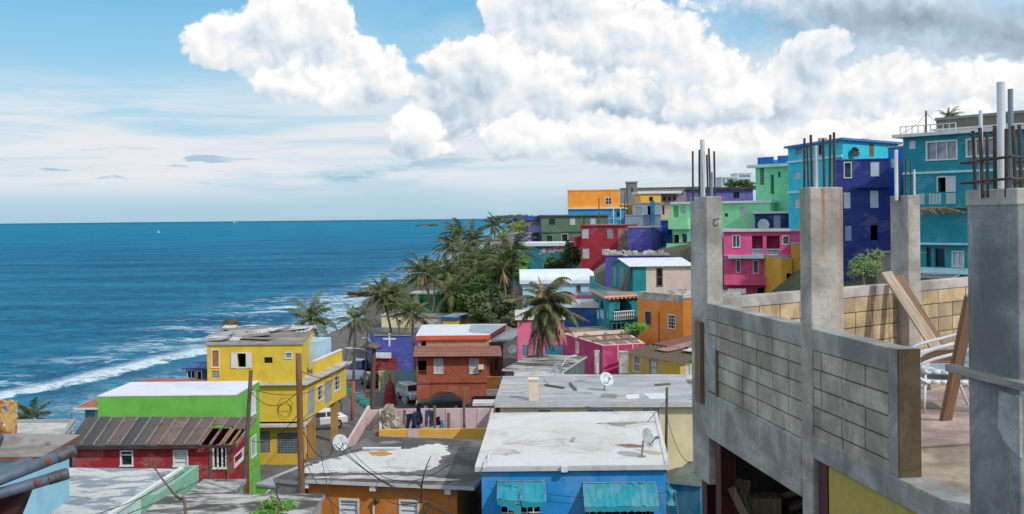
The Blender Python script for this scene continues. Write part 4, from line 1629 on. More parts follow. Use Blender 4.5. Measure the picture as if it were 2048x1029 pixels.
m2.win('r', 615, 776, 630, 830, 'louvre', mat=GREYL, frame=None)
m2.win('r', 634, 771, 646, 801, 'grille', nu=3, nw=3)
m2.win('r', 650, 761, 664, 806, 'louvre', mat=GREYL, frame=None)
m2.win('r', 668, 752, 680, 781, 'grille', nu=3, nw=3)
g0 = h.block((470, 852, 70.3), (600, 70.3), C=(628, 77), E=(478, 79), wall=YEL2)
g0.win('f', 520, 863, 540, 906, 'grille', frame=None, nu=8, nw=12, bars=GREYL)
g0.win('f', 554, 866, 595, 908, 'grille', frame=None, nu=14, nw=12, bars=GREYL)
g0.win('r', 612, 850, 622, 900, 'panel', frame=WHITE)
g0.slab(mat=R_PALE, side=FASC, th=.16, ov=(.8, .5, .1, .3), name='ledge', z=m2.zbot - .3)
# terrace parapet of the top floor along the street side
mb = MB()
e = (m2.P[2] - m2.P[1]).normalized()
nn = Vector((e.y, -e.x))
L = (m2.P[2] - m2.P[1]).length
zl = m2.ztop + .14
for u0, u1, hh in ((3.6, L, .9),):
    p, q = m2.P[1] + e * u0 - nn * .4, m2.P[1] + e * u1 - nn * .4
    mb.bar((*p, zl + hh / 2), (*q, zl + hh / 2), .15, hh)
h.part(mb, 'parapet', YEL)
mb = MB()
mb.bar((*p, zl + .95), (*q, zl + .95), .25, .1)
h.part(mb, 'coping', WHITE)
mb = MB()
pA = m2.P[1] + e * 6.2 - nn * 1.0
pB = m2.P[1] + e * 9.3 - nn * .9
mb.prism([(pA.x - 1.4, pA.y), (pA.x, pA.y), (pB.x, pB.y), (pB.x - 1.5, pB.y)], zl, t.ztop - .6)
h.part(mb, 'roof_room', paint('pale_sky_blue_paint', (168, 200, 222), .88, .3))
# carport pillars under the overhang
for u in (2.9, 8.2):
    p = m2.P[1] + e * u - nn * .35
    mb = MB()
    zb = tz(p.x, p.y) - .3
    mb.box((p.x - .25, p.y - .25, zb), (p.x + .25, p.y + .25, m2.zbot))
    h.part(mb, 'column', paint('tan_column_paint', (170, 130, 70), .85))
# broken sheets and felt on the roof
for k in range(24):
    s_, w_ = RNG.uniform(.0, .97), RNG.uniform(.12, 1.0)
    c = t.P[0].lerp(t.P[1], s_).lerp(t.P[3].lerp(t.P[2], s_), w_)
    a = RNG.uniform(-.5, .5)
    ex, ey = Vector((math.cos(a), math.sin(a), RNG.uniform(-.05, .12))), Vector((-math.sin(a), math.cos(a), RNG.uniform(-.04, .2)))
    lx, ly = RNG.uniform(.5, 1.5), RNG.uniform(.3, .9)
    p = Vector((c.x, c.y, zt + .12))
    mb = MB()
    corrugated(mb, [p - ex * lx - ey * ly, p + ex * lx - ey * ly, p + ex * lx + ey * ly, p - ex * lx + ey * ly], pitch=.25, amp=.03)
    h.part(mb, 'loose_sheet', rusty('loose_sheet_metal_%d' % (k % 3), [(150, 148, 146), (120, 112, 108), (186, 186, 184)][k % 3], (112, 84, 70), .56))
h.done()

# 13 green house -------------------------------------------------------
h = House('green_house', 'vivid green house with clean white flat roof and blank front', 'house', (330, 900, 55), paint('vivid_green_paint', (96, 176, 56), .82, .18))
b = h.block((195, 794, 55), (472, 55), C=(516, 59.6), E=(259, 59.6))
b.win('r', 501, 783, 511, 829, 'louvre', frame=WHITE)
b.win('r', 502, 873, 512, 913, 'louvre', mat=GREYL, frame=WHITE)
b.slab(0, .05, R_WHITE2, WHITE, ov=(.02, .02, .02, .02))
h.done()
# 14 terracotta roofed house
h = House('teal_bungalow', 'teal bungalow with terracotta hipped roof behind the green house', 'house', (180, 845, 63), paint('bungalow_teal_paint', (0, 138, 150), .85, .3))
b = h.block((170, 813, 63), (372, 63), 9)
b.win('f', 189, 816, 194, 850, 'panel', frame=None)
P = b.off((.5, .5, .5, .5))
zt = b.ztop
rz = at(300, 760, 67).z
r0 = (P[0] + P[3]) / 2 + (P[1] - P[0]).normalized() * 3.2
r1 = (P[1] + P[2]) / 2 - (P[1] - P[0]).normalized() * 3.2
mb = MB()
v = [(*p, zt) for p in P] + [(*r0, rz), (*r1, rz)]
mb.add(v, [(0, 1, 5, 4), (1, 2, 5), (2, 3, 4, 5), (3, 0, 4), (3, 2, 1, 0)])
rm, nt, bb = newmat('terracotta_roof')
co = oco(nt)
n2 = nt.noise(nt.mapping(co, (1, 1, 3)), 1.3, 6, .7)
wv_ = nt.n('ShaderNodeTexWave', {'Vector': co, 'Scale': 3.2, 'Distortion': .6, 'Detail': 2.0}, bands_direction='X').outputs['Fac']
c_ = nt.mix(nt.smooth(n2, .35, .65), lin((142, 86, 68)), lin((178, 112, 88)))
c_ = nt.mix(nt.math('MULTIPLY', wv_, .3), c_, lin((104, 62, 50)))
nt.t.links.new(c_, bb.inputs['Base Color'])
bb.inputs['Roughness'].default_value = .85
bp = nt.n('ShaderNodeBump', {'Height': wv_, 'Strength': .5, 'Distance': .05})
nt.t.links.new(bp.outputs[0], bb.inputs['Normal'])
h.part(mb, 'roof', rm)
mb = MB()
for i in range(4):
    p, q = P[i], P[(i + 1) % 4]
    mb.bar((*p, zt - .06), (*q, zt - .06), .06, .12)
h.part(mb, 'fascia', WHITE)
h.done()

# 15 red house -----------------------------------------------------------
h = House('red_house', 'dark red house with rusted sheet roof broken open at one end', 'house', (300, 970, 46), paint('dark_red_paint', (150, 26, 38), .85, .3))
b = h.block((150, 893, 46), (462, 46), C=(494, 49.6), E=(180, 50))
b.win('f', 241, 902, 266, 932, 'dark', cross=.72)
b.win('f', 347, 901, 376, 933, 'louvre', step=.17)
b.win('f', 426, 894, 453, 937, 'open', frame=WHITE, mull=2)
b.win('r', 468, 905, 488, 925, 'open', frame=WHITE)
P = b.off((.35, .3, .25, .3))
fl, fr_, br_, bl = [Vector((*p, b.ztop + z)) for p, z in zip(P, (.0, .0, .42, .42))]
n = 13
for i in range(n):
    t0, t1 = i / n - .004, (i + 1) / n + .004
    s0, s1 = 0.0, 1.0
    if i in (10,):
        s0 = .72
    if i == 11:
        s0, s1 = .62, .97
    if i == 12:
        s0 = .55
    lift = .02 * (i % 2)
    q = [fl.lerp(fr_, t0).lerp(bl.lerp(br_, t0), s0), fl.lerp(fr_, t1).lerp(bl.lerp(br_, t1), s0), fl.lerp(fr_, t1).lerp(bl.lerp(br_, t1), s1), fl.lerp(fr_, t0).lerp(bl.lerp(br_, t0), s1)]
    mb = MB()
    corrugated(mb, [p + Vector((0, 0, .08 + lift)) for p in q], pitch=.16, amp=.018)
    dark = i < 6 and i != 3
    h.part(mb, 'roof_sheet', rusty('old_sheet_%d' % (i % 3 + (3 if dark else 0)), [(98, 76, 62), (116, 90, 70), (84, 66, 56), (62, 55, 52), (50, 47, 46), (72, 62, 56)][i % 3 + (3 if dark else 0)], (92, 64, 50) if not dark else (82, 56, 44), .5 if not dark else .56))
    mb = MB()
    p, q2 = fl.lerp(fr_, t1), bl.lerp(br_, t1)
    mb.bar(p.lerp(q2, 0) + Vector((0, 0, .13)), q2 + Vector((0, 0, .13)), .09, .05)
    h.part(mb, 'batten', rusty('batten_metal', (112, 108, 104), (84, 66, 56), .55))
mb = MB()
for t in (.78, .84, .9, .96, 1.0):
    mb.bar(fl.lerp(fr_, t), bl.lerp(br_, t), .07, .1)
h.part(mb, 'rafter', wood('broken_rafter_wood', (170, 132, 84), axis=1))
mb = MB()
mb.bar(fl, fr_, .06, .14)
h.part(mb, 'fascia', wood('dark_fascia', (62, 54, 50), axis=0))
for px in (422, 457):
    u, _ = b.uw('f', px, 930)
    mb = MB()
    b.fbox(mb, 'f', u - .05, u + .05, b.zbot, b.ztop, .001, .06)
    h.part(mb, 'corner_post', TIMBER)
h.done()

# 16-18 roofs in the lower left ---------------------------------------------
h = House('patched_roof_house', 'house with silver patched grey flat roof below the red house', 'house', (250, 1029, 32), paint('pale_mint_paint', (190, 214, 210), .9, .4))
z16 = -9.3 + CAMZ
b = h.block((-140, 1000, 29), (134, 29), C=(359, 37.6), E=(134, 38), top=z16 - .1)
b.slab(.0, .1, R_CAMO, FASC)
e = (b.P[2] - b.P[1]).normalized()
mb = MB()
mb.bar((*(b.P[1] + e * .0), z16 + .03), (*b.P[2], z16 + .03), .14, .1)
h.part(mb, 'roof_edge', WHITE)
h.done()
h = House('mint_yard', 'pale mint walled yard beside the silver patched roof', 'yard', (370, 960, 35), paint('mint_wall_paint', (130, 184, 156), .88, .5))
b = h.block((266, 1000, 34), (316, 34), C=(393, 38), E=(364, 38), top=z16 + .0)
wall_shell(b, .12, .8, h.mat, R_DARK)
h.done()
h = House('sky_blue_house', 'sky blue corner house with mossy weathered slab roof behind steel pipes', 'house', (50, 1000, 31), paint('sky_blue_paint', (136, 190, 210), .88, .3))
b = h.block((-60, 919, 31), (73, 31), C=(134, 33.6), E=(-20, 34))
b.slab(mat=R_WEATH, side=paint('rust_brown_fascia', (128, 78, 58), .9, .6), th=.12, ov=(.25, .3, .3, .2))
h.done()
h = House('green_edge_roof_house', 'low house with white and green edged roof by the shore palm', 'house', (60, 880, 46), paint('dull_ochre_paint', (196, 160, 70), .85, .5))
b = h.block((-50, 884, 45), (118, 45), C=(140, 48.6), E=(-30, 48.6))
b.slab(mat=R_PALE, side=FASC, th=.12, ov=(.2, .2, .1, .2), curb=(.14, .2, FASC2))
mb = MB()
p, q = atz(0, 876, b.ztop + .13), atz(106, 872, b.ztop + .13)
mb.bar(p, q, .35, .03)
h.part(mb, 'moss_strip', paint('green_roof_strip', (96, 124, 96), .9, .6))
h.done()
h, b = quick('stained_roof_house', 'low house with black stained concrete roof at the lower edge', 'house', (430, 1029, 29), (166, 158, 150), (268, 1058, 27.6), (604, 27.6), 2.8, roof=R_MOULD, over=.1, th=.14)
h.done()
h, b = quick('small_grey_roof_house', 'little grey roofed outbuilding squeezed before the red house', 'shed', (410, 1000, 33), (120, 150, 140), (372, 1001, 33), (452, 33), 2.1, roof=R_MOULD, over=.1, th=.12)
h.done()
h, b = quick('green_outbuilding', 'small green outbuilding with sloping white edge below the green house', 'shed', (533, 990, 44), (96, 170, 62), (512, 972, 44), (553, 43.6), 4, roof=R_GREY, over=.05, th=.1)
mb = MB()
mb.bar(b.xyz('f', .1, b.ztop - .75, .05), b.xyz('f', .75, b.ztop - .1, .05), .06, .08)
h.part(mb, 'stair_edge', WHITE)
h.done()

# 19 blue shed
h, b = quick('blue_shed', 'little blue shed with flat roof left of the yellow house', 'shed', (390, 757, 78), (30, 84, 150), (372, 739, 78), (412, 78), 3, wins=[('f', 374, 741, 391, 757, 'glass', dict(mull=1)), ('f', 394, 742, 404, 770, 'dark')], roof=paint('blue_shed_roof', (34, 78, 150)), side=paint('blue_shed_roof', (34, 78, 150)), over=.25, th=.12)
h.done()
# 43 terrace with laundry ----------------------------------------------------
h = House('terrace_house', 'house with walled roof terrace of pink and yellow, hung with laundry', 'house', (870, 878, 52), paint('terrace_yellow_paint', (214, 160, 40), .85, .4))
b = h.block((758, 874, 52), (974, 52), C=(985, 59.5), E=(756, 59.5))
PKW = paint('pale_pink_wall_paint', (206, 178, 180), .9, .8)
wall_shell(b, .14, 1.15, PKW, R_DARK)
zt = b.ztop
mb = MB()
b.fbox(mb, 'f', .0, (b.P[1] - b.P[0]).length, zt + .032, at(860, 859, 52).z, -.2, .0)
h.part(mb, 'parapet', h.mat)
zl, zh = zt - 1.15, at(860, 819, 59.5).z
mb = MB()
p, q = b.P[3], b.P[2]
mb.bar((*(p + Vector((-.6, 0))), (zl + zh) / 2), (*q, (zl + zh) / 2), .14, abs(zh - zl))
for i in range(9):
    c = (p + Vector((-.6, 0))).lerp(q, i / 8)
    mb.bar((c.x, c.y - .1, zl), (c.x, c.y - .1, zh + .05), .16, .16)
h.part(mb, 'back_wall', PKW)
mb = MB()
p2 = p + Vector((-.6, 0))
mb.bar((*p2, zh - .1), (p2.x - .9, p2.y - 5.0, zl - .7), .14, .8, up=(0, 0, 1))
h.part(mb, 'side_wall', PKW)
mb = MB()
u0 = b.uw('f', 816, 868)[0]
u1 = b.uw('f', 838, 868)[0]
b.fbox(mb, 'f', u0, u1, zt - .9, at(860, 858, 52).z + .02, .0, .02)
h.part(mb, 'patch', PKW)
TERR = (b, zl, zh)
h.done()

# 41 houses beyond the street ---------------------------------------------
h = House('violet_house', 'violet blue house with a white cross behind leaning palm trunks', 'house', (778, 735, 116), paint('violet_blue_paint', (76, 84, 170), .82, .3))
b = h.block((750, 672, 116), (820, 115.5), C=(834, 123), E=(738, 124))
b.slab(.1, .12, R_DARK, FASC2)
u, z = b.uw('f', 779, 680)
mb = MB()
b.fbox(mb, 'f', u - .1, u + .1, z - .75, z + .75, .0, .08)
b.fbox(mb, 'f', u - .75, u - .1, z - .0, z + .2, .0, .08)
b.fbox(mb, 'f', u + .1, u + .75, z - .0, z + .2, .0, .08)
h.part(mb, 'cross', WHITE)
mb = MB()
b.fbox(mb, 'f', .1, 2.0, at(760, 717, 115).z, at(760, 707, 115).z, .3, .9)
h.part(mb, 'awning', WHITE)
mb = MB()
b.fbox(mb, 'f', .0, 2.6, b.zbot, at(760, 718, 115).z, .0, .6)
h.part(mb, 'porch', paint('porch_red_paint', (140, 40, 46), .85))
h.done()
quick('cream_shore_house', 'small cream house behind palms near the shore', 'house', (790, 665, 132), (222, 208, 160), (763, 632, 132), (815, 131.5), 6, wins=[('f', 795, 639, 803, 649, 'dark')], roof=R_PALE, side=FASC)[0].done()
quick('dark_green_house', 'deep green flat roofed house behind palm trunks by the rocks', 'house', (848, 625, 150), (10, 104, 72), (815, 589, 150), (882, 149), 6, wins=[('f', 835, 600, 846, 612, 'dark', dict(frame=None))], roof=R_PALE, side=FASC)[0].done()
h, b = quick('yellow_shore_house', 'little yellow house with blue roof trim among the palms', 'house', (900, 660, 122), (214, 180, 20), (885, 641, 122), (914, 121.5), 5)
b.slab(.1, .45, R_GREY, paint('blue_trim', (24, 96, 150)))
h.done()
quick('long_grey_roof_house', 'long house with streaked grey sheet roof behind the brown house', 'house', (970, 662, 116), (120, 112, 104), (912, 664, 114), (1034, 113), 8, roof=roofmat('streaked_grey_sheet_roof', (112, 108, 106), (148, 144, 140), .5, .06, .5, .95, (60, 56, 54), .7, (.3, 2.5, 1)), side=FASC2)[0].done()
quick('white_wall_house', 'grey white wall with broken roof under the leaning palms', 'house', (860, 650, 128), (188, 182, 172), (828, 634, 128), (882, 127), 4, wins=[('f', 846, 642, 855, 662, 'dark', dict(frame=None))], roof=R_WEATH, side=FASC2)[0].done()
quick('emerald_house', 'emerald green house wall among bushes below the mural', 'house', (1018, 535, 142), (0, 128, 76), (996, 514, 142), (1037, 141), 5, roof=R_PALE, side=FASC2)[0].done()
quick('grey_ruin', 'pale grey ruined house between palms at the shore end', 'house', (985, 495, 165), (176, 168, 160), (968, 480, 165), (1003, 164), 5, wins=[('f', 974, 484, 980, 492, 'dark', dict(frame=None))], roof=R_WEATH, side=FASC2)[0].done()

# ---------------------------------------------------------------- up the slope
h = House('orange_topped_house', 'orange storey over bright blue storey high on the slope', 'house', (1190, 450, 160), paint('bright_blue_storey_paint', (0, 146, 200), .85, .25))
lo = h.block((1136, 419, 160), (1246, 158.5), 10)
lo.win('f', 1233, 423, 1241, 434, 'dark', frame=None)
lo.slab(.25, .22, R_WHITE2, WHITE)
up = h.block((1135, 383, 160), (1238, 159), 8.5, bot=('z', lo.ztop + .2), wall=paint('orange_storey_paint', (238, 146, 20), .82, .25))
up.win('f', 1211, 396, 1223, 409, 'glass', mull=1, cross=.5)
up.slab(.06, .2, R_PALE, paint('orange_storey_paint', (238, 146, 20)))
mb = MB()
for px in (1228, 1242):
    u, z = lo.uw('f', px, 450)
    mb.bar(lo.xyz('f', u, z, .9), lo.xyz('f', u, lo.ztop, .9), .14, .14)
u0, z0 = lo.uw('f', 1214, 448)
u1, z1 = lo.uw('f', 1245, 437)
lo.fbox(mb, 'f', u0, u1, z1 - .08, z1, .85, .95)
lo.fbox(mb, 'f', u0, u1, z0 - .2, z0, .0, 1.0)
h.part(mb, 'porch', WHITE)
h.done()

h = House('sage_green_house', 'dull sage green two storey house with pale shutters', 'house', (1150, 485, 150), paint('sage_green_paint', (84, 112, 84), .85, .35))
b = h.block((1083, 433, 150), (1216, 150), 9)
b.win('f', 1098, 438, 1110, 450, 'dark', frame=None)
for x in (1140, 1181):
    b.win('f', x, 436, x + 11, 450, 'louvre', frame=None)
b.win('f', 1094, 472, 1104, 483, 'dark', frame=None)
b.win('f', 1123, 468, 1136, 490, 'dark')
b.ledge('f', 464, .2, .15, paint('sage_band', (70, 92, 70)))
b.slab(.3, .2, R_DARK, paint('brown_grey_fascia', (108, 98, 88)))
h.done()
h = House('lilac_house', 'lilac house with blue tarp covered roof at the slope edge', 'house', (1060, 480, 155), paint('lilac_paint', (150, 140, 206), .85, .35))
b = h.block((1057, 452, 155), (1083, 155), 7)
b.slab(.1, .1, R_WEATH, FASC2)
b2 = h.block((1050, 441, 158), (1083, 158), 6, wall=paint('brown_grey_wall', (134, 120, 118)))
b2.slab(.3, .6, paint('blue_tarp_roof', (40, 88, 160)), paint('blue_tarp_roof', (40, 88, 160)))
b3 = h.block((1018, 470, 151), (1056, 150), 5)
b3.slab(.1, .3, R_GREY, FASC2)
h.done()

h = House('mural_house', 'teal house with faded pink mural and white roof edge', 'house', (1085, 550, 135), paint('mural_teal_paint', (0, 116, 134), .85, .3))
b = h.block((1022, 493, 135), (1150, 134), 8)
b.win('f', 1040, 529, 1060, 552, 'dark', frame=None)
b.slab(.35, .42, R_WHITE2, WHITE)
rg = random.Random(3)
for (cx, cy, rx, ry) in ((1087, 501, 6, 5), (1103, 502, 7, 5), (1112, 499, 9, 4), (1122, 498, 7, 3), (1101, 524, 3, 6), (1080, 508, 3, 2), (1086, 530, 2, 4)):
    u, z = b.uw('f', cx, cy)
    k = 134.5 / F
    n = 14
    vs = []
    for i in range(n):
        a = 2 * math.pi * i / n
        rr = 1 + .45 * rg.uniform(-1, 1)
        vs.append((u + rx * k * rr * math.cos(a), z + ry * k * rr * math.sin(a)))
    mb = MB()
    mb.add([b.xyz('f', *v, .012) for v in vs], [tuple(range(n))])
    h.part(mb, 'mural_patch', paint('mural_pink_paint', (196, 150, 160), .9, .7))
h.done()

h = House('crimson_house', 'tall crimson house with white louvres and raw concrete end', 'house', (1200, 570, 124), paint('crimson_paint', (160, 30, 46), .83, .3))
b = h.block((1162, 453, 124), (1256, 122.5), 8)
for (x0, y0, x1, y1) in ((1164, 458, 1178, 477), (1165, 497, 1179, 517), (1165, 538, 1180, 552)):
    b.win('f', x0, y0, x1, y1, 'louvre', frame=None)
b.win('f', 1214, 457, 1227, 477, 'louvre', mat=GREYL, frame=None)
mb = MB()
b.fbox(mb, 'f', b.uw('f', 1236, 480)[0], (b.P[1] - b.P[0]).length + .0, at(1245, 502, 122).z, at(1245, 458, 122).z, .0, .04)
h.part(mb, 'bare_wall', concrete('faded_red_concrete', (166, 134, 122)))
b.slab(.12, .18, R_WEATH, paint('crimson_edge', (150, 40, 50)))
b2 = h.block((1147, 475, 124.6), (1164, 124.5), 6, bot=('z', at(1150, 494, 124).z))
h.done()
h = House('purple_house', 'blocky purple house with rounded corner and rubble on its roof', 'house', (1280, 540, 112), paint('purple_paint', (76, 72, 158), .83, .3))
b = h.block((1255, 456, 114), (1303, 113), C=(1336, 121), E=(1262, 122))
b.slab(.05, .12, R_WEATH, FASC2)
b2 = h.block((1211, 512, 105), (1338, 104), 7)
b2.slab(.1, .1, R_WEATH, FASC2)
mb = MB()
for i in range(26):
    t = RNG.random()
    c = b2.P[0].lerp(b2.P[1], t)
    s_ = RNG.uniform(.1, .38)
    mb.hexa([(c.x + (-1 if k in (0, 3) else 1) * s_ * RNG.uniform(.6, 1.4), c.y + .8 + (-1 if k in (0, 1) else 1) * s_ * RNG.uniform(.6, 1.2), b2.ztop + .1 + zz * s_ * RNG.uniform(.8, 1.6)) for zz in (0, 1) for k in range(4)])
h.part(mb, 'rubble', CONC)
mb = MB()
mb.bar(at(1212, 500, 104.6), at(1255, 512, 104.6), .1, .12)
h.part(mb, 'beam', FASC)
h.done()

h = House('blue_grey_house', 'blue grey stepped house with a teal pier on the slope', 'house', (1290, 448, 148), paint('blue_grey_paint', (134, 150, 168), .87, .3))
b = h.block((1250, 432, 148), (1322, 147), 6)
b.slab(.08, .15, R_PALE, FASC2)
b2 = h.block((1265, 408, 151), (1320, 150), 6, bot=('z', b.ztop))
b2.win('f', 1271, 414, 1283, 430, 'louvre', mat=GREYL, frame=None)
b2.win('f', 1295, 412, 1301, 434, 'open', frame=None)
b2.slab(.1, .15, R_PALE, FASC2)
mb = MB()
p0, p1 = at(1302, 402, 146.5), at(1310, 450, 146.5)
mb.box((p0.x, 146.5, p1.z - 2), (p1.x, 147.2, p0.z))
h.part(mb, 'pier', paint('teal_pier_paint', (0, 112, 150)))
h.done()
h = House('saffron_house', 'small saffron yellow house with long white roof on the skyline', 'house', (1300, 405, 165), paint('saffron_paint', (226, 176, 44), .85, .25))
b = h.block((1281, 388, 165), (1322, 165), 8)
b.win('f', 1298, 394, 1306, 403, 'dark', frame=None)
b.slab(mat=R_WHITE2, side=WHITE, th=.4, ov=(.3, 3.4, .2, .4))
b2 = h.block((1321, 390, 166), (1364, 166), 7, wall=paint('muted_mauve_wall', (140, 124, 132)))
for x in (1326, 1336, 1346):
    b2.win('f', x, 393, x + 6, 402, 'dark', frame=None)
h.done()
quick('ochre_house', 'tiny ochre house right of the orange topped one', 'house', (1255, 420, 168), (210, 160, 50), (1245, 410, 168), (1266, 168), 6, wins=[('f', 1249, 413, 1257, 419, 'dark', dict(frame=None))], roof=R_WHITE2, side=WHITE)[0].done()
h, b = quick('stone_watchtower', 'grey stone tower block on the skyline', 'tower', (1265, 400, 220), (118, 118, 118), (1256, 366, 220), (1274, 220), 4, wins=[('f', 1262, 376, 1266, 384, 'dark', dict(frame=None))], roof=R_GREY, over=.2, th=.3, dirt=.8)
h.done()
quick('long_stone_building', 'long low grey stone building along the skyline', 'building', (1330, 390, 230), (150, 142, 140), (1240, 389, 232), (1402, 225), 8, wins=[('f', 1290 + 14 * i, 379 if False else 384, 1296 + 14 * i, 390, 'dark', dict(frame=None)) for i in range(7)], roof=R_GREY, top=at(1330, 376, 228).z, dirt=.7)[0].done()
quick('cobalt_house', 'narrow cobalt blue house wedged beside the mint house', 'house', (1335, 490, 118), (0, 74, 150), (1321, 442, 118), (1352, 117), 6, wins=[('f', 1335, 455, 1343, 470, 'dark', dict(frame=None))], roof=R_GREY)[0].done()
quick('maroon_gap_house', 'small cream and maroon house between grey and mint ones', 'house', (1335, 430, 126), (220, 214, 170), (1322, 410, 128), (1350, 127), 6, wins=[('f', 1324, 412, 1329, 430, 'panel', dict(frame=None, mat=paint('maroon_shutter', (110, 50, 60))))], roof=R_WEATH, side=FASC2)[0].done()

h = House('mint_house', 'long mint green house with stacked balconies behind the first pillar', 'house', (1420, 510, 108), paint('mint_paint', (136, 220, 160), .86, .3))
b = h.block((1345, 409, 110), (1540, 104.5), 7)
b.win('f', 1347, 412, 1357, 435, 'panel', mat=paint('leaf_green_shutter', (50, 160, 84)), frame=None)
b.win('f', 1362, 413, 1371, 430, 'louvre', frame=None)
b.win('f', 1480, 415, 1491, 432, 'louvre', frame=None)
b.win('f', 1449, 427, 1456, 434, 'dark', frame=None)
b.win('f', 1347, 470, 1358, 488, 'open', frame=None)
b.win('f', 1364, 468, 1374, 486, 'dark', frame=None)
b.slab(.2, .25, R_WHITE2, WHITE)
b.balcony('f', 1343, 1382, 436, 456, 1.0)
b.balcony('f', 1341, 1384, 487, 508, 1.2)
h.done()
h = House('violet_roof_house', 'low violet house with black roof on the ridge', 'house', (1440, 400, 132), paint('ridge_violet_paint', (98, 88, 166), .85, .3))
b = h.block((1379, 381, 132), (1506, 131), 8)
b.win('f', 1467, 384, 1479, 397, 'dark', frame=None)
b.slab(.3, .35, R_DARK, paint('black_fascia', (62, 58, 56)))
h.done()
h = House('white_tower_block', 'distant white apartment tower with blue windows on the ridge', 'building', (1470, 368, 520), paint('distant_white_paint', (206, 212, 218), .95, .15))
b = h.block((1443, 356, 520), (1476, 520), 14)
b2 = h.block((1474, 348, 522), (1502, 522), 14)
for i in range(4):
    b.win('f', 1445 + 8 * i, 358, 1450 + 8 * i, 372, 'dark', frame=None, mat=plain('far_blue_glass', (120, 140, 165)))
b2.win('f', 1478, 351, 1500, 355, 'dark', frame=None, mat=plain('far_blue_glass', (120, 140, 165)))
b2.win('f', 1478, 359, 1500, 363, 'dark', frame=None, mat=plain('far_blue_glass', (120, 140, 165)))
for q in (b, b2):
    q.slab(.3, .5, R_WHITE2, WHITE)
h.done()

# pink three storey house
h = House('rose_house', 'rose pink house with recessed balconies between two concrete pillars', 'house', (1520, 590, 92), paint('rose_house_paint', (214, 76, 132), .85, .3))
b = h.block((1447, 464, 93), (1602, 91.5), 7)
PGL = plain('greenish_glass', (70, 110, 118), .2)
b.win('f', 1465, 471, 1480, 495, 'glass', mat=PGL, mull=1)
for x0, x1 in ((1504, 1526), (1533, 1560)):
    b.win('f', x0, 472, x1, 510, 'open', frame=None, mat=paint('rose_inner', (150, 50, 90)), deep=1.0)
    o = MB()
    u0, z0 = b.uw('f', x0, 510)
    u1, z1 = b.uw('f', x1, 498)
    b.fbox(o, 'f', u0, u1, z1 - .1, z1, -.1, .05)
    b.fbox(o, 'f', u0, u1, z0, z0 + .1, -.1, .05)
    for i in range(9):
        u = u0 + (u1 - u0) * (i + .5) / 9
        b.fbox(o, 'f', u - .035, u + .035, z0 + .1, z1 - .1, -.06, .0)
    h.part(o, 'balustrade', paint('blue_grey_trim', (140, 170, 184)))
b.win('f', 1565, 472, 1578, 489, 'glass', mat=PGL)
b.win('f', 1472, 521, 1481, 545, 'glass', mat=PGL)
b.win('f', 1506, 521, 1517, 547, 'glass', mat=PGL)
b.win('f', 1534, 523, 1548, 553, 'grille', name='door')
b.win('f', 1515, 576, 1533, 596, 'open', frame=None)
mb = MB()
u0, z0 = b.uw('f', 1456, 517)
u1, _ = b.uw('f', 1530, 517)
b.fbox(mb, 'f', u0, u1, z0, z0 + .22, .0, .9)
h.part(mb, 'awning', paint('blue_grey_trim', (140, 170, 184)))
o = MB()
u0, z0 = b.uw('f', 1450, 566)
u1, z1 = b.uw('f', 1560, 554)
b.fbox(o, 'f', u0, u1, z0 - .15, z0, .0, 1.0)
b.fbox(o, 'f', u0, u1, z1 - .1, z1, .9, 1.0)
for i in range(30):
    u = u0 + (u1 - u0) * (i + .5) / 30
    b.fbox(o, 'f', u - .05, u + .05, z0, z1 - .1, .92, .98)
h.part(o, 'balcony', h.mat)
b.ledge('f', 511, .14, .1, paint('rose_band', (226, 120, 160)))
b.slab(.25, .22, R_PALE, FASC)
mb = MB()
q = [at(1452, 590, 89.5), at(1492, 588, 89.5), at(1492, 578, 91), at(1456, 578, 91)]
corrugated(mb, q, pitch=.3)
h.part(mb, 'porch_roof', rusty('white_porch_sheet', (196, 192, 190), (150, 90, 80), .6))
h.done()
h = House('navy_annex', 'low navy annex with white slab roof on top of the rose house', 'house', (1555, 458, 100), paint('navy_annex_paint', (30, 48, 100), .83, .3))
b = h.block((1511, 428, 101), (1604, 100), 5)
b.win('f', 1547, 431, 1561, 462, 'panel', frame=None, mat=paint('pale_grey_panel', (150, 160, 184)))
b.slab(.25, .25, R_WHITE2, WHITE)
h.done()
h = House('tall_mint_house', 'tall mint tower house topped with a blue parapet', 'house', (1545, 420, 106), paint('tall_mint_paint', (112, 202, 148), .86, .3))
b = h.block((1511, 336, 108), (1580, 105), 7)
b.win('f', 1541, 350, 1548, 388, 'open', frame=None, deep=1.0)
b.win('f', 1556, 344, 1561, 355, 'dark', frame=None)
b.win('f', 1520, 336, 1528, 370, 'grille', frame=None, nu=3, nw=6, bars=h.mat)
b.slab(mat=R_PALE, side=paint('mint_edge', (186, 226, 200)), th=.3, ov=(.5, .2, .2, .8))
BLP = paint('blue_parapet_paint', (20, 112, 190), .85, .3)
for (x0, x1, yt) in ((1512, 1543, 313), (1543, 1552, 326), (1552, 1579, 312)):
    mb = MB()
    u0, u1 = b.uw('f', x0, 330)[0], b.uw('f', x1, 330)[0]
    zz = at(1540, yt, 106).z
    b.fbox(mb, 'f', u0 + .003, u1 - .003, b.ztop + .3, zz, -.5, -.3)
    h.part(mb, 'parapet', BLP)
mb = MB()
L = (b.seg('l')[1] - b.seg('l')[0]).length
b.fbox(mb, 'l', 0, L - .3, b.ztop + .3, at(1512, 316, 106).z, -.4, -.2)
h.part(mb, 'parapet', BLP)
h.done()

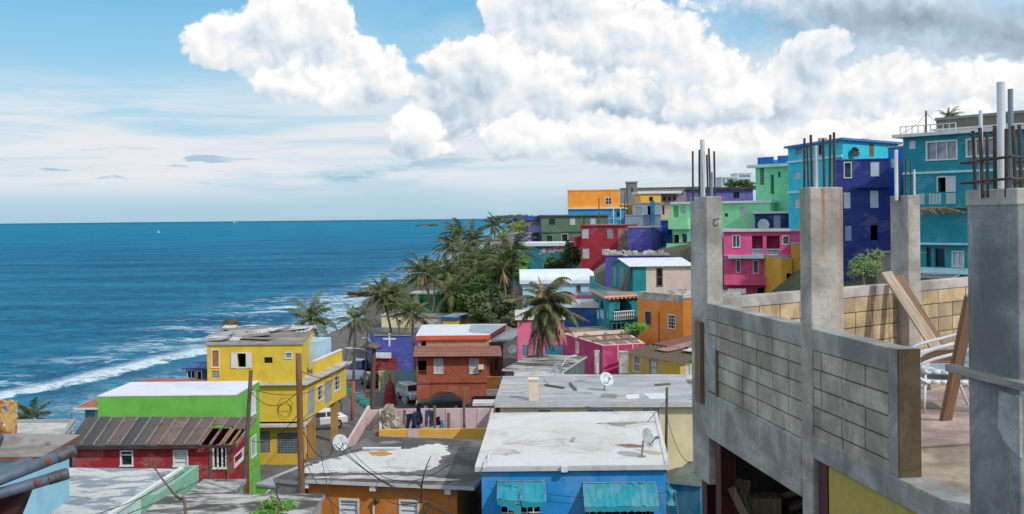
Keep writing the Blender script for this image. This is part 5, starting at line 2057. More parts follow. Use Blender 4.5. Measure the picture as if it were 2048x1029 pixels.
h = House('cyan_house', 'big cyan corner house standing highest behind the second pillar', 'house', (1685, 420, 88), paint('cyan_paint', (0, 182, 204), .84, .3))
b = h.block((1685, 281, 88), (1796, 94), E=(1578, 98), C=(1690, 104))
b.win('l', 1592, 296, 1604, 310, 'louvre', mat=GREYL, frame=None)
b.win('l', 1588, 343, 1601, 358, 'louvre', frame=None)
b.win('l', 1588, 398, 1601, 416, 'louvre', frame=None)
b.win('l', 1636, 290, 1648, 310, 'dark', frame=None)
b.win('f', 1738, 288, 1748, 314, 'panel', mat=wood('brown_door_panel', (128, 92, 60)), frame=None)
b.ledge('l', 320, .22, .15, paint('pale_cyan_trim', (150, 214, 224)), px=1620)
b.ledge('l', 384, .22, .15, paint('pale_cyan_trim', (150, 214, 224)), px=1600)
b.slab(.35, .2, R_WEATH, paint('blue_roof_edge', (50, 120, 190), .9, .4))
mb = MB()
for px, hh in ((1645, .9), (1728, .8)):
    p = at(px, 281, 97)
    mb.box((p.x - .35, 96.6, b.ztop), (p.x + .35, 97.3, b.ztop + hh))
h.part(mb, 'roof_tank', CONC)
h.done()
h = House('navy_house', 'tall navy house with white window panels beside the second pillar', 'house', (1725, 510, 78), paint('navy_paint', (38, 52, 128), .83, .25))
b = h.block((1674, 322, 78), (1778, 77), 6)
WP = paint('white_window_panel', (206, 214, 226), 1.0, .2)
b.win('f', 1688, 325, 1703, 356, 'open', mat=paint('far_cyan_inside', (60, 130, 140)), deep=.5)
b.win('f', 1741, 324, 1759, 353, 'panel', mat=WP, frame=None)
b.win('f', 1740, 382, 1757, 416, 'panel', mat=WP, frame=None)
b.win('f', 1687, 385, 1701, 417, 'panel', mat=WP, frame=None)
b.win('f', 1690, 452, 1703, 482, 'panel', mat=paint('pale_blue_window_panel', (140, 160, 196)), frame=None)
b.win('f', 1741, 451, 1756, 481, 'open', frame=None)
mb = MB()
u0, z0 = b.uw('f', 1708, 377)
u1, z1 = b.uw('f', 1777, 370)
b.fbox(mb, 'f', u0, u1, z0, z1, .0, .5)
h.part(mb, 'ledge', h.mat)
b.slab(.04, .1, R_GREY, h.mat)
h.done()
h = House('azure_house', 'narrow azure house squeezed between navy and big teal houses', 'house', (1795, 500, 82), paint('azure_paint', (0, 110, 200), .84, .25))
b = h.block((1776, 297, 82), (1822, 80.5), 6)
b.win('f', 1782, 318, 1790, 336, 'panel', mat=WP, frame=None)
b.slab(.08, .15, R_GREY, FASC2)
b.balcony('f', 1776, 1806, 445, 470, .9)
h.done()
h = House('big_teal_house', 'large teal house with stacked balconies at the right edge', 'house', (1870, 556, 71), paint('big_teal_paint', (0, 126, 142), .74, .35))
b = h.block((1806, 276, 72), (2090, 65), 9)
GW = plain('curtained_glass', (150, 158, 168), .25, 0, 1, .5, .2, 1.5)
b.win('f', 1852, 282, 1915, 320, 'glass', mat=GW, mull=2, ft=.09)
b.win('f', 1932, 277, 1993, 313, 'glass', mat=GW, mull=2, ft=.09)
b.win('f', 1818, 282, 1831, 298, 'panel', mat=WP, frame=None)
b.win('f', 1874, 354, 1893, 386, 'open')
b.win('f', 1894.5, 354, 1911, 386, 'panel', mat=WP)
b.win('f', 1852, 495, 1862, 534, 'dark', frame=None)
b.win('f', 1870, 497, 1890, 534, 'dark', frame=paint('teal_frame', (0, 96, 112)))
b.win('f', 1904, 503, 1928, 534, 'glass', mat=WP, mull=1)
b.ledge('f', 344, .16, .12, paint('pale_teal_trim', (170, 214, 222)), px=1900)
mb = MB()
u0, z1 = b.uw('f', 1842, 386)
u1, z0 = b.uw('f', 1960, 412)
b.fbox(mb, 'f', u0, u1, z0 - .15, z0, .0, 1.0)
b.fbox(mb, 'f', u0, u1, z0 + .002, z1, .88, .998)
bal = h.part(mb, 'balcony', h.mat)
for x0, x1 in ((1844, 1861), (1872, 1894), (1906, 1923)):
    mb = MB()
    a, c = b.uw('f', x0, 400)[0], b.uw('f', x1, 400)[0]
    for i in range(9):
        u = a + (c - a) * i / 8
        b.fbox(mb, 'f', u - .02, u + .02, z0 + .2, z1 - .15, 1.0, 1.03)
    b.fbox(mb, 'f', a - .03, c + .03, z0 + .17, z0 + .2, 1.0, 1.03)
    b.fbox(mb, 'f', a - .03, c + .03, z1 - .15, z1 - .12, 1.0, 1.03)
    mb.build('grille', WHITE, bal)
b.ledge('f', 488, .14, .5, paint('pale_teal_trim', (170, 214, 222)), px=1890)
mb = MB()
u0, z1 = b.uw('f', 1850, 534)
u1, z0 = b.uw('f', 1960, 546)
b.fbox(mb, 'f', u0, u1, z0, z1, .7, .82)
b.fbox(mb, 'f', u0, u1, z0 - .12, z0 - .002, .0, .9)
h.part(mb, 'railing', paint('pale_teal_trim', (170, 214, 222)))
b.slab(mat=R_WHITE2, side=WHITE, th=.22, ov=(.5, .3, .2, .6))
up = h.block((1870, 262, 74.5), (2090, 69), 5, bot=('z', b.ztop + .2), wall=paint('white_penthouse', (206, 210, 212), 1, .4))
up.slab(.2, .12, R_WHITE, FASC)
mb = MB()
u0 = b.uw('f', 1805, 268)[0]
zz = b.ztop + .22
b.fbox(mb, 'f', u0, u0 + 4, zz + .5, zz + .56, .38, .44)
for i in range(10):
    b.fbox(mb, 'f', u0 + i * .44, u0 + i * .44 + .05, zz, zz + .5, .38, .44)
h.part(mb, 'roof_railing', WHITE)
h.done()
h = House('mustard_house', 'mustard house with raw broken wall top left of the second pillar', 'house', (1585, 585, 86), paint('mustard_paint', (208, 152, 22), .84, .4))
b = h.block((1563, 517, 86), (1584, 86), 6)
b.win('f', 1573, 547, 1583, 573, 'open', frame=None)
b2 = h.block((1584.2, 490, 86.3), (1710, 85), 6)
b2.win('f', 1584.6, 547, 1587, 573, 'open', frame=None)
b2.slab(0, .1, R_WEATH, FASC2)
b.slab(0, .1, R_WEATH, FASC2)
h.done()
quick('brown_hill_wall', 'long brown stone retaining wall on the ridge at the right edge', 'wall', (1960, 250, 112), (128, 118, 104), (1872, 246, 116), (2100, 106), 5, roof=R_WEATH, over=.1, th=.3, top=at(1960, 234, 112).z, dirt=.9)[0].done()
quick('grey_yard_shed', 'low grey block shed below the navy house', 'shed', (1750, 520, 74), (128, 122, 120), (1758, 506, 73), (1850, 71), 3, roof=R_WEATH, over=.15, th=.1, dirt=.9)[0].done()
quick('tin_roof_shed', 'dark tin roofed shed at the foot of the big teal house', 'shed', (1880, 556, 66), (90, 96, 98), (1838, 556, 66), (1900, 65), 3, roof=R_DARK, over=.15, th=.1, dirt=.9)[0].done()

# ---------------------------------------------------------------- unfinished concrete building on the right
W0 = Vector((2.31, 11.9))
EV = Vector((.141, -.990))
NV = Vector((.990, .141))


def lw(s, t, z):
    p = W0 + EV * s + NV * t
    return (p.x, p.y, CAMZ + z)


def lbox(mb, s0, s1, t0, t1, z0, z1, mi=0, tint=0.0, top=None):
    mb.hexa([lw(s1, t0, z0), lw(s1, t1, z0), lw(s0, t1, z0), lw(s0, t0, z0), lw(s1, t0, z1), lw(s1, t1, z1), lw(s0, t1, z1), lw(s0, t0, z1)], mi, tint, top)


CPIL = concrete('pillar_concrete', (184, 178, 170), .9, streak=.45)
CPILR = concrete('rust_streaked_concrete', (182, 174, 164), .9, rust=True, streak=.35)
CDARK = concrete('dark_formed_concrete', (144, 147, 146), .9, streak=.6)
CBEAM = concrete('beam_concrete', (166, 164, 158), .9, streak=.5)
CBLOCK = concrete('block_concrete', (186, 178, 163), .9, streak=.25, attr=True)
CTAN = concrete('tan_block_concrete', (206, 180, 140), .92, streak=.25, attr=True, light=(216, 200, 170))
CVOID = concrete('void_shade_concrete', (84, 80, 76), .9, streak=.1, light=(110, 106, 100))  # darkened to paint in the shade of the space below the slab
CMORT = concrete('mortar_concrete', (112, 108, 102), .9, streak=.2)
CBROWN = concrete('raw_brown_mortar', (104, 90, 70), .9, streak=.2, light=(140, 120, 92))
CFLOOR = concrete('pinkish_floor_screed', (184, 160, 150), .9, streak=.35)
CSAND = concrete('sandy_rubble_floor', (170, 156, 136), .9, streak=.3)
WOODP = wood('pale_plank_wood', (184, 164, 140), axis=2)
WOODB = wood('brown_plank_wood', (140, 108, 80), axis=2)
WOODO = wood('orange_board_wood', (150, 116, 88), axis=2)

ub = thing('unfinished_building', 'unfinished grey block building with bare concrete pillars and rusty rebar', 'building', (4.0, 10.0, CAMZ - 2.0))


def pillar(s0, s1, t0, t1, z0, z1, mat, bars, pipes, rings=()):
    mb = MB()
    n = 6
    for k in range(n):
        lbox(mb, s0 + .004 * (k % 2), s1 - .003 * ((k + 1) % 2), t0 + .002 * (k % 2), t1, z0 + (z1 - z0) * k / n, z0 + (z1 - z0) * (k + 1) / n)
    mb = MB()
    lbox(mb, s0, s1, t0, t1, z0, z1)
    o = mb.build('pillar', mat, ub, bevel=.012)
    for (px, ty, s, r) in bars:
        mb = MB()
        d = W0.y + EV.y * s + NV.y * .1
        p = at(px, 400, d)
        top = at(px, ty, d)
        dx = RNG.uniform(-.015, .015)
        mb.tube([(p.x, p.y, CAMZ + z1 - .05), (p.x + dx * .4, p.y, (CAMZ + z1 + top.z) / 2), (p.x + dx, p.y, top.z)], r, 6)
        mb.build('rebar', REBAR, o)
    for (px, ty, s, r, m_) in pipes:
        mb = MB()
        d = W0.y + EV.y * s + NV.y * .1
        p = at(px, 400, d)
        top = at(px, ty, d)
        mb.tube([(p.x, p.y, CAMZ + z1 - .05), (p.x, p.y, top.z)], r, 12)
        mb.tube([(p.x, p.y, top.z - .001), (p.x, p.y, top.z + .002)], r * .8, 12)
        mb.build('conduit', m_, o)
    for z in rings:
        mb = MB()
        c = [lw(s0 - .03, t0 - .02, z), lw(s1 + .0, t0 - .03, z + .01), lw(s1, t1 + .02, z - .01), lw(s0 - .02, t1 + .02, z), lw(s0 - .03, t0 - .02, z)]
        mb.tube(c, .009, 6)
        mb.build('stirrup', REBAR, o)
    return o


GREYPIPE = plain('grey_conduit_plastic', (118, 130, 142), .4)
pillar(-.6, 0, 0, .2, -3.2, .24, CPIL, [(1386, 303, -.45, .012), (1399, 300, -.3, .012), (1416, 310, -.1, .012), (1421, 297, -.2, .012), (1430, 303, -.1, .012)], [(1406, 280, -.25, .028, PVC), (1423, 345, -.1, .02, GREYPIPE)])
pillar(2.633, 2.866, -.012, .305, -2.95, .255, CPILR, [(1609, 277, 2.7, .011), (1617, 290, 2.75, .009), (1624, 270, 2.8, .012), (1649, 277, 2.8, .011), (1660, 270, 2.75, .012), (1669, 265, 2.7, .012)], [(1633, 292, 2.75, .02, PVC)])
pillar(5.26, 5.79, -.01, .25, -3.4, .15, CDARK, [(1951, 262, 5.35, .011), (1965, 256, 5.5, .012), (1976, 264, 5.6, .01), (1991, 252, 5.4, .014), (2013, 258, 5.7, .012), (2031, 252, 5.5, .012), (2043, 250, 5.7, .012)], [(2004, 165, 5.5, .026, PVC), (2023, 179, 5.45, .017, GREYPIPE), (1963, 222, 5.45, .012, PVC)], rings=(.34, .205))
# lighter cap and mortar patch on the near pillar
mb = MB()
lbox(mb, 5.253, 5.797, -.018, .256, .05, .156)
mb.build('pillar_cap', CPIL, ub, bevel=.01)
mb = MB()
pts = [(5.62, -1.12), (5.82, -1.13), (5.82, -1.5), (5.74, -1.47), (5.66, -1.43), (5.6, -1.36)]
o_ = [lw(s, -.012, z) for s, z in pts] + [lw(s, -.03, z) for s, z in pts]
n = len(pts)
mb.add(o_, [tuple(range(n, 2 * n))] + [(i, (i + 1) % n, n + (i + 1) % n, n + i) for i in range(n)])
mb.build('mortar_patch', concrete('pale_mortar', (176, 178, 180), .95), ub)

# faded painted mark on the first pillar
mb = MB()
pts = [lw(.004, .118 + .03 * math.cos(a), -.08 + .036 * math.sin(a)) for a in [1.9 + i * .42 for i in range(11)]]
mb.tube(pts, .0045, 5)
mb.tube([lw(.004, .085, -.035), lw(.004, .105, -.045), lw(.004, .125, -.03), lw(.004, .16, -.028)], .0045, 5)
mb.build('painted_mark', plain('dark_spray_paint', (58, 66, 72), .9), ub)
# far pillar standing in the sunlit back wall
cn = Vector((5.62, 14.2))
p3 = MB()
q = [cn, cn + NV * .19, cn + NV * .19 - EV * .49, cn - EV * .49]
p3.prism(q, CAMZ - 2.0, CAMZ + .27)
o3 = p3.build('pillar', CPIL, ub, bevel=.012)
for (px, ty, r, m_, nm) in ((1793, 300, .028, PVC, 'conduit'), (1799, 322, .011, REBAR, 'rebar'), (1812, 318, .012, REBAR, 'rebar'), (1822, 322, .011, REBAR, 'rebar'), (1829, 340, .016, PVC, 'conduit')):
    p = at(px, 400, 14.4)
    mb = MB()
    mb.tube([(p.x, p.y, CAMZ + .2), (p.x, p.y, at(px, ty, 14.4).z)], r, 8)
    mb.build(nm, m_, o3)


def blocks(mb, f, L, z0, z1, thick, course=.2, length=.4, off=0.0, core=True):
    """hollow block courses with open joints; f(u, o, z) gives a world point; u along, o through the wall"""
    n = int(round((z1 - z0) / course))
    ch = (z1 - z0) / n
    for c in range(n):
        u = -length * ((off + (c % 2) * .04) % 1)
        while u < L - .02:
            a, b_ = max(0, u), min(L, u + length)
            if b_ - a > .06:
                j = RNG.uniform(-.004, .004)
                g = .007
                zz0, zz1 = z0 + c * ch + .009, z0 + (c + 1) * ch - .006
                P = [f(a + g, j, zz0), f(b_ - g, j, zz0), f(b_ - g, thick - j, zz0), f(a + g, thick - j, zz0), f(a + g, j, zz1), f(b_ - g, j, zz1), f(b_ - g, thick - j, zz1), f(a + g, thick - j, zz1)]
                mb.hexa(P, 0, RNG.choice((0, .1, .25, .5, .8, 1.0)) * RNG.random())
            u += length
    if core:
        P = [f(.0, .012, z0), f(L, .012, z0), f(L, thick - .012, z0), f(0, thick - .012, z0), f(0, .012, z1), f(L, .012, z1), f(L, thick - .012, z1), f(0, thick - .012, z1)]
        mb.hexa(P, 1)


for (s0, s1, off_) in ((.02, 2.63, .2), (2.87, 4.2, .6)):
    mb = MB()
    blocks(mb, lambda u, o, z, s0=s0: lw(s0 + u, o, z), s1 - s0, -2.08, -1.22, .16, off=off_, course=.172)
    w = mb.build('block_wall', [CBLOCK, CMORT], ub, tint=True)
    c = MB()
    lbox(c, s0 - .018, s1 + (.0 if s0 < 1 else .0), -.006, .172, -1.22, -1.03)
    c.build('bond_beam', CBEAM, w, bevel=.008)
mb = MB()
lbox(mb, 4.2, 4.345, -.008, .172, -2.0, -1.022)
mb.build('wall_end_post', CBEAM, ub, bevel=.01)
mb = MB()
lbox(mb, 4.345, 4.365, -.006, .171, -2.0, -1.024)
mb.build('raw_wall_end', CBROWN, ub)
# mortar repair and timber strip at the far end
mb = MB()
lbox(mb, .03, .32, -.016, .0, -2.05, -1.5)
mb.build('mortar_patch', concrete('pale_mortar', (176, 178, 180), .95), ub)
mb = MB()
lbox(mb, .33, .37, -.028, -.002, -2.08, -1.55)
mb.build('formwork_strip', WOODB, ub)
# floor edge beam and slab
mb = MB()
lbox(mb, .0, 2.63, -.02, .25, -2.62, -2.081)
mb.build('edge_beam', CBEAM, ub, bevel=.012)
mb = MB()
lbox(mb, 2.87, 7.6, -.016, .25, -2.2, -2.0)
mb.build('edge_beam', CBEAM, ub, bevel=.012)
G0, G1, G2 = Vector((2.52, 12.2)), Vector((5.33, 14.4)), Vector((7.6, 16.0))
slab = [W0 + EV * 7.6 + NV * .25, W0 + EV * 7.6 + NV * 6.5, G2 + Vector((3, 2)), G2 + Vector((0, .3)), G1 + Vector((0, .3)), G0 + Vector((.1, .2)), W0 + EV * .0 + NV * .25]
mb = MB()
mb.prism(slab, CAMZ - 2.3, CAMZ - 2.02, 0)
mb.build('floor_slab', CSAND, ub)
cut = W0 + EV * 3.45 + NV * .25
cut2 = W0 + EV * 3.0 + NV * 6.5
mb = MB()
mb.prism([cut, cut2, G2 + Vector((2.8, 1.8)), G2 + Vector((0, .1)), G1 + Vector((0, .1)), G0 + Vector((.1, .1)), W0 + EV * .3 + NV * .25], CAMZ - 2.019, CAMZ - 1.985, 0)
mb.build('floor_screed', CFLOOR, ub, bevel=.01)
# sunlit back wall
for (a, b_, off_) in ((G0, G1 + Vector((.22, .03)), .1), (G1 + Vector((.28, .08)), G2, .4)):
    e = (b_ - a).normalized()
    nn = Vector((-e.y, e.x))
    L = (b_ - a).length
    f = lambda u, o, z, a=a, e=e, nn=nn: (*(a + e * u + nn * o), CAMZ + z)
    mb = MB()
    blocks(mb, f, L, -1.985, -1.14, .16, off=off_, course=.2)
    w = mb.build('block_wall', [CTAN, CMORT], ub, tint=True)
    c = MB()
    c.hexa([f(0, -.01, -1.14), f(L, -.01, -1.14), f(L, .17, -1.14), f(0, .17, -1.14), f(0, -.01, -1.0), f(L, -.01, -1.0), f(L, .17, -1.0), f(0, .17, -1.0)])
    c.build('bond_beam', CPIL, w, bevel=.01)
# steel columns, plastered wall and storage slab below
MAROON = rusty('maroon_primed_steel', (72, 22, 28), (48, 22, 22), .58)
for (s, z1) in ((-.34, -2.0), (.16, -2.621), (2.9, -2.201)):
    mb = MB()
    lbox(mb, s, s + .17, .03, .05, -8, z1)
    lbox(mb, s, s + .17, .19, .21, -8, z1)
    lbox(mb, s + .07, s + .09, .05, .19, -8, z1)
    mb.build('steel_column', MAROON, ub)
mb = MB()
lbox(mb, 3.12, 7.6, .02, .24, -7.5, -2.201)
mb.build('plaster_wall', roofmat('patchy_yellow_plaster', (178, 160, 84), (140, 136, 122), .6, .03, .9, .9, (90, 88, 80), .5), ub)
mb = MB()
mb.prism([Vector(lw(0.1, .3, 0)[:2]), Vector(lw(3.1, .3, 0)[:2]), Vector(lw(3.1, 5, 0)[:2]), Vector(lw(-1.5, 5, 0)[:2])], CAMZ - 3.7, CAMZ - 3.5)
mb.build('lower_slab', CVOID, ub)
mb = MB()
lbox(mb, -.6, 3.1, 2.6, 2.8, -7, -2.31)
mb.build('back_wall', CVOID, ub)  # placed to keep light out of the space below the slab
mb = MB()
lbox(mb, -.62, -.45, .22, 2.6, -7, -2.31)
mb.build('light_block_wall', CVOID, ub)  # return wall added to close the space below the slab off from light

# things lying about the building -------------------------------------------


def plank(name, label, p, q, w, h, mat, up=(0, 0, 1), cat='plank', bev=.004):
    p, q = Vector(p), Vector(q)
    mb = MB()
    # build along local Z so the grain follows the board
    L = (q - p).length
    mb.box((-w / 2, -h / 2, 0), (w / 2, h / 2, L))
    o = mb.build(name, mat, bevel=bev, loc=(0, 0, 0))
    z = (q - p).normalized()
    u = Vector(up)
    x = u.cross(z).normalized()
    y = z.cross(x)
    o.matrix_world = Matrix.Translation(p) @ Matrix((x, y, z)).transposed().to_4x4()
    return tag(o, label, cat)


ZF = CAMZ - 1.985


def onfloor(px, d, dz=0.0):
    p = at(px, 600, d)
    return Vector((p.x, p.y, ZF + dz))


plank('plank', 'pale wide plank leaning left against the sunlit back wall', onfloor(1893, 13.0, .02), at(1772, 545, 13.95), .17, .035, WOODP, up=(.3, -1, 0))
plank('plank', 'brown plank leaning just behind the pale wide plank', onfloor(1898, 13.4, .02), at(1796, 552, 14.15), .12, .045, WOODB, up=(.3, -1, 0))
plank('plank', 'orange brown board standing tilted beside the white chairs', onfloor(1889, 9.62, .005), at(1943, 590, 8.9), .115, .05, WOODO, up=(.25, -1, 0))
b0, b1 = Vector(lw(5.08, -.035, -1.055)), Vector(lw(6.7, -.035, -1.05))
plank('plank', 'grey horizontal board fixed across the nearest pillar', b0, b1, .05, .068, wood('grey_plank_wood', (150, 146, 138)), up=tuple(-NV) + (0,))
p0, p1 = Vector(lw(-.22, -.03, -2.25)), Vector(lw(-.22, -.03, -1.27))
plank('plank', 'upright weathered board fixed on the first pillar above the maroon column', p0, p1, .045, .2, wood('brown_grey_plank', (130, 104, 78)), up=tuple(EV) + (0,))
pile = [(1838, 1945, 12.6, .04, 'long pale plank at the bottom of the heap by the back wall', WOODP), (1846, 1950, 12.2, .11, 'brown plank across the heap by the back wall', WOODB),
        (1850, 1945, 11.7, .04, 'dark plank lying on the floor behind the chairs', wood('dark_plank_wood', (92, 70, 52))), (1840, 1938, 12.5, .2, 'orange tinted plank on top of the heap by the back wall', WOODO), (1856, 1950, 11.3, .04, 'pale short plank on the floor under the chairs', WOODP)]
for i, (xa, xb, d, z, lab, m_) in enumerate(pile):
    a, b_ = onfloor(xa, d, z), onfloor(xb, d + .25 * (-1) ** i, z + .02 * i)
    plank('plank', lab, a, b_ + (b_ - a) * .6, .16, .05, m_, up=(0, 0, 1) if False else (0, -1, 0.01))
# white chairs
WCH = plain('white_chair_enamel', (208, 212, 216), .4, 0, 1, .4, .05)


def chair(label, org, rz, lift):
    t = thing('metal_chair', label, 'chair', (org[0], org[1], org[2] + lift), 'stacked white chairs')
    o = Vector((org[0], org[1], org[2] + lift))
    R = Matrix.Rotation(rz, 3, 'Z')

    def T(x, y, z):
        return o + R @ Vector((x, y, z))
    mb = MB()
    for i in range(6):
        for j in range(6):
            vs = []
            for ii, jj in ((i, j), (i + 1, j), (i + 1, j + 1), (i, j + 1)):
                x, y = -.25 + .52 * ii / 6, -.24 + .48 * jj / 6
                vs.append(T(x, y, .33 - .03 * math.sin(math.pi * ii / 6) * math.sin(math.pi * jj / 6) + .03 * (ii == 0) * 0))
            mb.quad(*vs)
    sft = mb.build('seat', WCH, t, smooth=True)
    sft.modifiers.new('thick', 'SOLIDIFY').thickness = .045
    mb = MB()
    for i in range(6):
        for j in range(6):
            vs = []
            for ii, jj in ((i, j), (i + 1, j), (i + 1, j + 1), (i, j + 1)):
                y, z = -.23 + .46 * ii / 6, .36 + .46 * jj / 6
                vs.append(T(.25 + .14 * jj / 6 + .03 * (1 - (2 * ii / 6 - 1) ** 2), y * (1 - .12 * (jj / 6) ** 3), z))
            mb.quad(*vs)
    bk = mb.build('backrest', WCH, t, smooth=True)
    bk.modifiers.new('thick', 'SOLIDIFY').thickness = .02
    for sy in (-1, 1):
        mb = MB()
        y = .255 * sy
        mb.tube(crom([T(-.2, y, .30), T(-.29, y, .36), T(-.28, y, .46), T(-.16, y, .53), T(.08, y, .60), T(.30, y, .67)], 6), .017, 8)
        mb.build('armrest', WCH, t, smooth=True)
        for x0, x1 in ((-.22, -.24), (.2, .32)):
            mb = MB()
            mb.tube([T(x0, y * .9, .32), T(x1, y * (.98 if x0 < 0 else .95), -lift if False else 0)], .014, 8)
            mb.build('leg', WCH, t, smooth=True)
    return t


co_ = onfloor(1882, 10.2)
chair('lower white metal armchair of the stack on the pinkish floor', co_, rad(-8), 0.0)
chair('upper white metal armchair stacked tilted on another white chair', co_ + Vector((.05, .06, 0)), rad(-12), .09)
# debris below the beam
DB = thing('wooden_crate', 'broken wooden crate in the dark space under the concrete beam', 'crate', lw(.2, .35, -3.5))
for k in range(5):
    mb = MB()
    a = Vector(lw(.05 + .1 * k, .3 + .06 * (k % 2), -3.5))
    mb.bar(a, a + Vector((.16 - .08 * k, .12, .3 + .05 * (k % 3))), .09, .02, up=(.3, 1, 0))
    mb.build('slat', wood('crate_wood', (118, 100, 80)), DB)
mb = MB()
a = Vector(lw(.3, .42, -3.5))
mb.box(a, a + Vector((.34, .3, .2)))
mb.build('box', wood('crate_wood', (118, 100, 80)), DB)
for k, lab in enumerate(('pale offcut board leaning in the dark under the beam', 'dark log like offcut lying under the beam', 'short beam end lying near the broken crate')):
    a = Vector(lw(-.1 + .3 * k, .75 + .15 * k, -3.46))
    plank('offcut', lab, a, a + Vector((.5, -.35 + .3 * k, .28 - .1 * k)), .14, .07, wood('dim_offcut_wood', (92, 78, 66)), cat='offcut')

# old steel pipes in the lower left corner ------------------------------------
pf = thing('pipe_frame', 'old grey steel pipes with rusty bolts and a rusted plate at the left edge', 'pipe frame', at(-60, 1000, 2.9))
PSTEEL = rusty('blue_grey_pipe_paint', (86, 98, 116), (82, 70, 64), .6, .95, .1, 3)
CAPS = rusty('grey_cap_metal', (84, 90, 96), (70, 60, 54), .6, .95, .2, 8)
RUSTB = rusty('rust_bolt', (96, 50, 34), (124, 66, 38), .5)


def pipe(a, b_, r, cap=.16, bolt=True):
    a, b_ = Vector(a), Vector(b_)
    d = (b_ - a).normalized()
    mb = MB()
    mb.tube([a, b_], r, 24)
    o = mb.build('pipe', PSTEEL, pf, smooth=False)
    for p in o.data.polygons:
        p.use_smooth = len(p.vertices) == 4
    if cap:
        mb = MB()
        L = (b_ - a).length
        e = b_ - d * .075
        prof = [(r * .6, .02), (r * 1.02, .02), (r * 1.07, .024), (r * 1.04, .034), (r * 1.08, .04), (r * 1.04, .05), (r * 1.06, .068), (r * .9, .076), (0, .077)]
        mb.lathe(e, prof, d, 24)
        mb.build('cap', CAPS, o, smooth=True)
    if bolt:
        c = b_ - d * .085
        v = (C0 - c).normalized()
        v = (v - d * v.dot(d)).normalized()
        mb = MB()
        mb.lathe(c + v * (r - .004), [(.0105, 0), (.0105, .004), (.007, .005), (.006, .007), (0, .008)], v, 12)
        mb.build('bolt', RUSTB, o)
    return o


pipe(at(-160, 1022, 2.7), at(149, 901, 3.0), .017)
pipe(at(-200, 1046, 2.75), at(137, 947, 2.95), .0165)
pipe(at(-160, 1005, 2.95), at(66, 922, 3.1), .017, cap=0, bolt=False)
mb = MB()
a, b_, c = at(-80, 1010, 2.85), at(52, 982, 2.95), at(20, 1060, 2.9)
mb.hexa([a, b_, c, at(-80, 1080, 2.9), a + Vector((0, .05, 0)), b_ + Vector((0, .05, 0)), c + Vector((0, .05, 0)), at(-80, 1080, 2.9) + Vector((0, .05, 0))])
mb.build('bracket', rusty('dark_red_bracket', (58, 20, 20), (70, 34, 26), .55), pf)
# rusty plate with two holes
P00 = at(-25, 868, 2.9)
sx, sz = (at(31, 868, 2.9) - P00).x, at(-25, 803, 2.9).z - P00.z
holes = [(.62, .76, .11), (.56, .27, .09)]
mb = MB()
N = 40
grid = {}
v = []
for j in range(N + 1):
    for i in range(N + 1):
        u, w = i / N, j / N
        x, z = u, w
        for hx, hz, hr in holes:
            dx, dz = (x - hx), (z - hz) * sz / sx
            dd = math.hypot(dx, dz)
            if dd < hr and dd > hr * .5:
                k = hr / dd
                x, z = hx + dx * k, hz + dz * k * sx / sz
        ed = .015 * noise.noise((u * 7, w * 7, 1))
        v.append((P00.x + sx * x + (ed if i == N else 0) * .3, P00.y, P00.z + sz * z + (ed if j == N else 0) * .3))
fs = []
for j in range(N):
    for i in range(N):
        u, w = (i + .5) / N, (j + .5) / N
        if any(math.hypot(u - hx, (w - hz) * sz / sx) < hr * .8 for hx, hz, hr in holes):
            continue
        a = j * (N + 1) + i
        fs.append((a, a + 1, a + N + 2, a + N + 1))
mb.add(v, fs)
o = mb.build('plate', rusty('rusted_yellow_plate', (202, 160, 96), (150, 82, 40), .52, .9, .0, 14), pf)
o.modifiers.new('thick', 'SOLIDIFY').thickness = .012
mb = MB()
mb.tube([at(-20, 868, 2.92), at(-90, 1060, 2.9), Vector((at(-90, 1060, 2.9).x, 2.9, tz(-1.7, 2.9) - .2))], .04, 12)
mb.build('post', PSTEEL, pf)

# ---------------------------------------------------------------- ground picking


def on_ground(px, py, far=500):
    r = ray(px, py)
    t = 15.0
    while t < far:
        p = C0 + r * t
        if p.z <= tz(p.x, p.y):
            return p
        t += .5
    return C0 + r * far


# street and pavement ---------------------------------------------------------
def strip(name, mat, cl, dz):
    mb = MB()
    pts = []
    for (a, wa), (b_, wb) in zip(cl, cl[1:]):
        for k in range(8):
            t = k / 8
            pts.append((a[0] + (b_[0] - a[0]) * t, a[1] + (b_[1] - a[1]) * t, wa + (wb - wa) * t))
    pts.append((*cl[-1][0], cl[-1][1]))
    n = 8
    for i, (x, y, w) in enumerate(pts):
        j = min(i + 1, len(pts) - 1)
        k = max(i - 1, 0)
        d = Vector((pts[j][0] - pts[k][0], pts[j][1] - pts[k][1])).normalized()
        s_ = Vector((d.y, -d.x))
        for q in range(n + 1):
            o = w * (q / n - .5)
            X, Y = x + s_.x * o, y + s_.y * o
            mb.v.append((X, Y, tz(X, Y) + dz))
    for i in range(len(pts) - 1):
        for q in range(n):
            a = i * (n + 1) + q
            mb.f.append([a, a + 1, a + n + 2, a + n + 1])
    o = mb.build(name, mat)
    return tag(o, None, None, kind='structure')


ASPH = roofmat('worn_asphalt', (98, 96, 96), (112, 109, 106), .5, .1, .25, .95, (70, 68, 66), .6)
strip('road', ASPH, [((-9.5, 70), 7), ((-11, 84), 7.5), ((-12.5, 98), 8.5), ((-17, 118), 9), ((-22, 140), 8), ((-25, 165), 7), ((-26, 200), 6)], .16)
strip('parking_ground', ASPH, [((-12, 92), 8), ((-5, 92), 7), ((1, 90.5), 6)], .17)

# ---------------------------------------------------------------- palms and other plants
GREEN = leafmat('palm_leaf', (118, 122, 78), (70, 84, 52))
DRYLEAF = leafmat('dry_palm_leaf', (166, 138, 98), (122, 100, 74), trans=.1)
BARK = wood('palm_bark', (126, 112, 100), axis=2)
DEADF = leafmat('dead_hanging_frond', (112, 96, 82), (78, 66, 58), trans=.05)


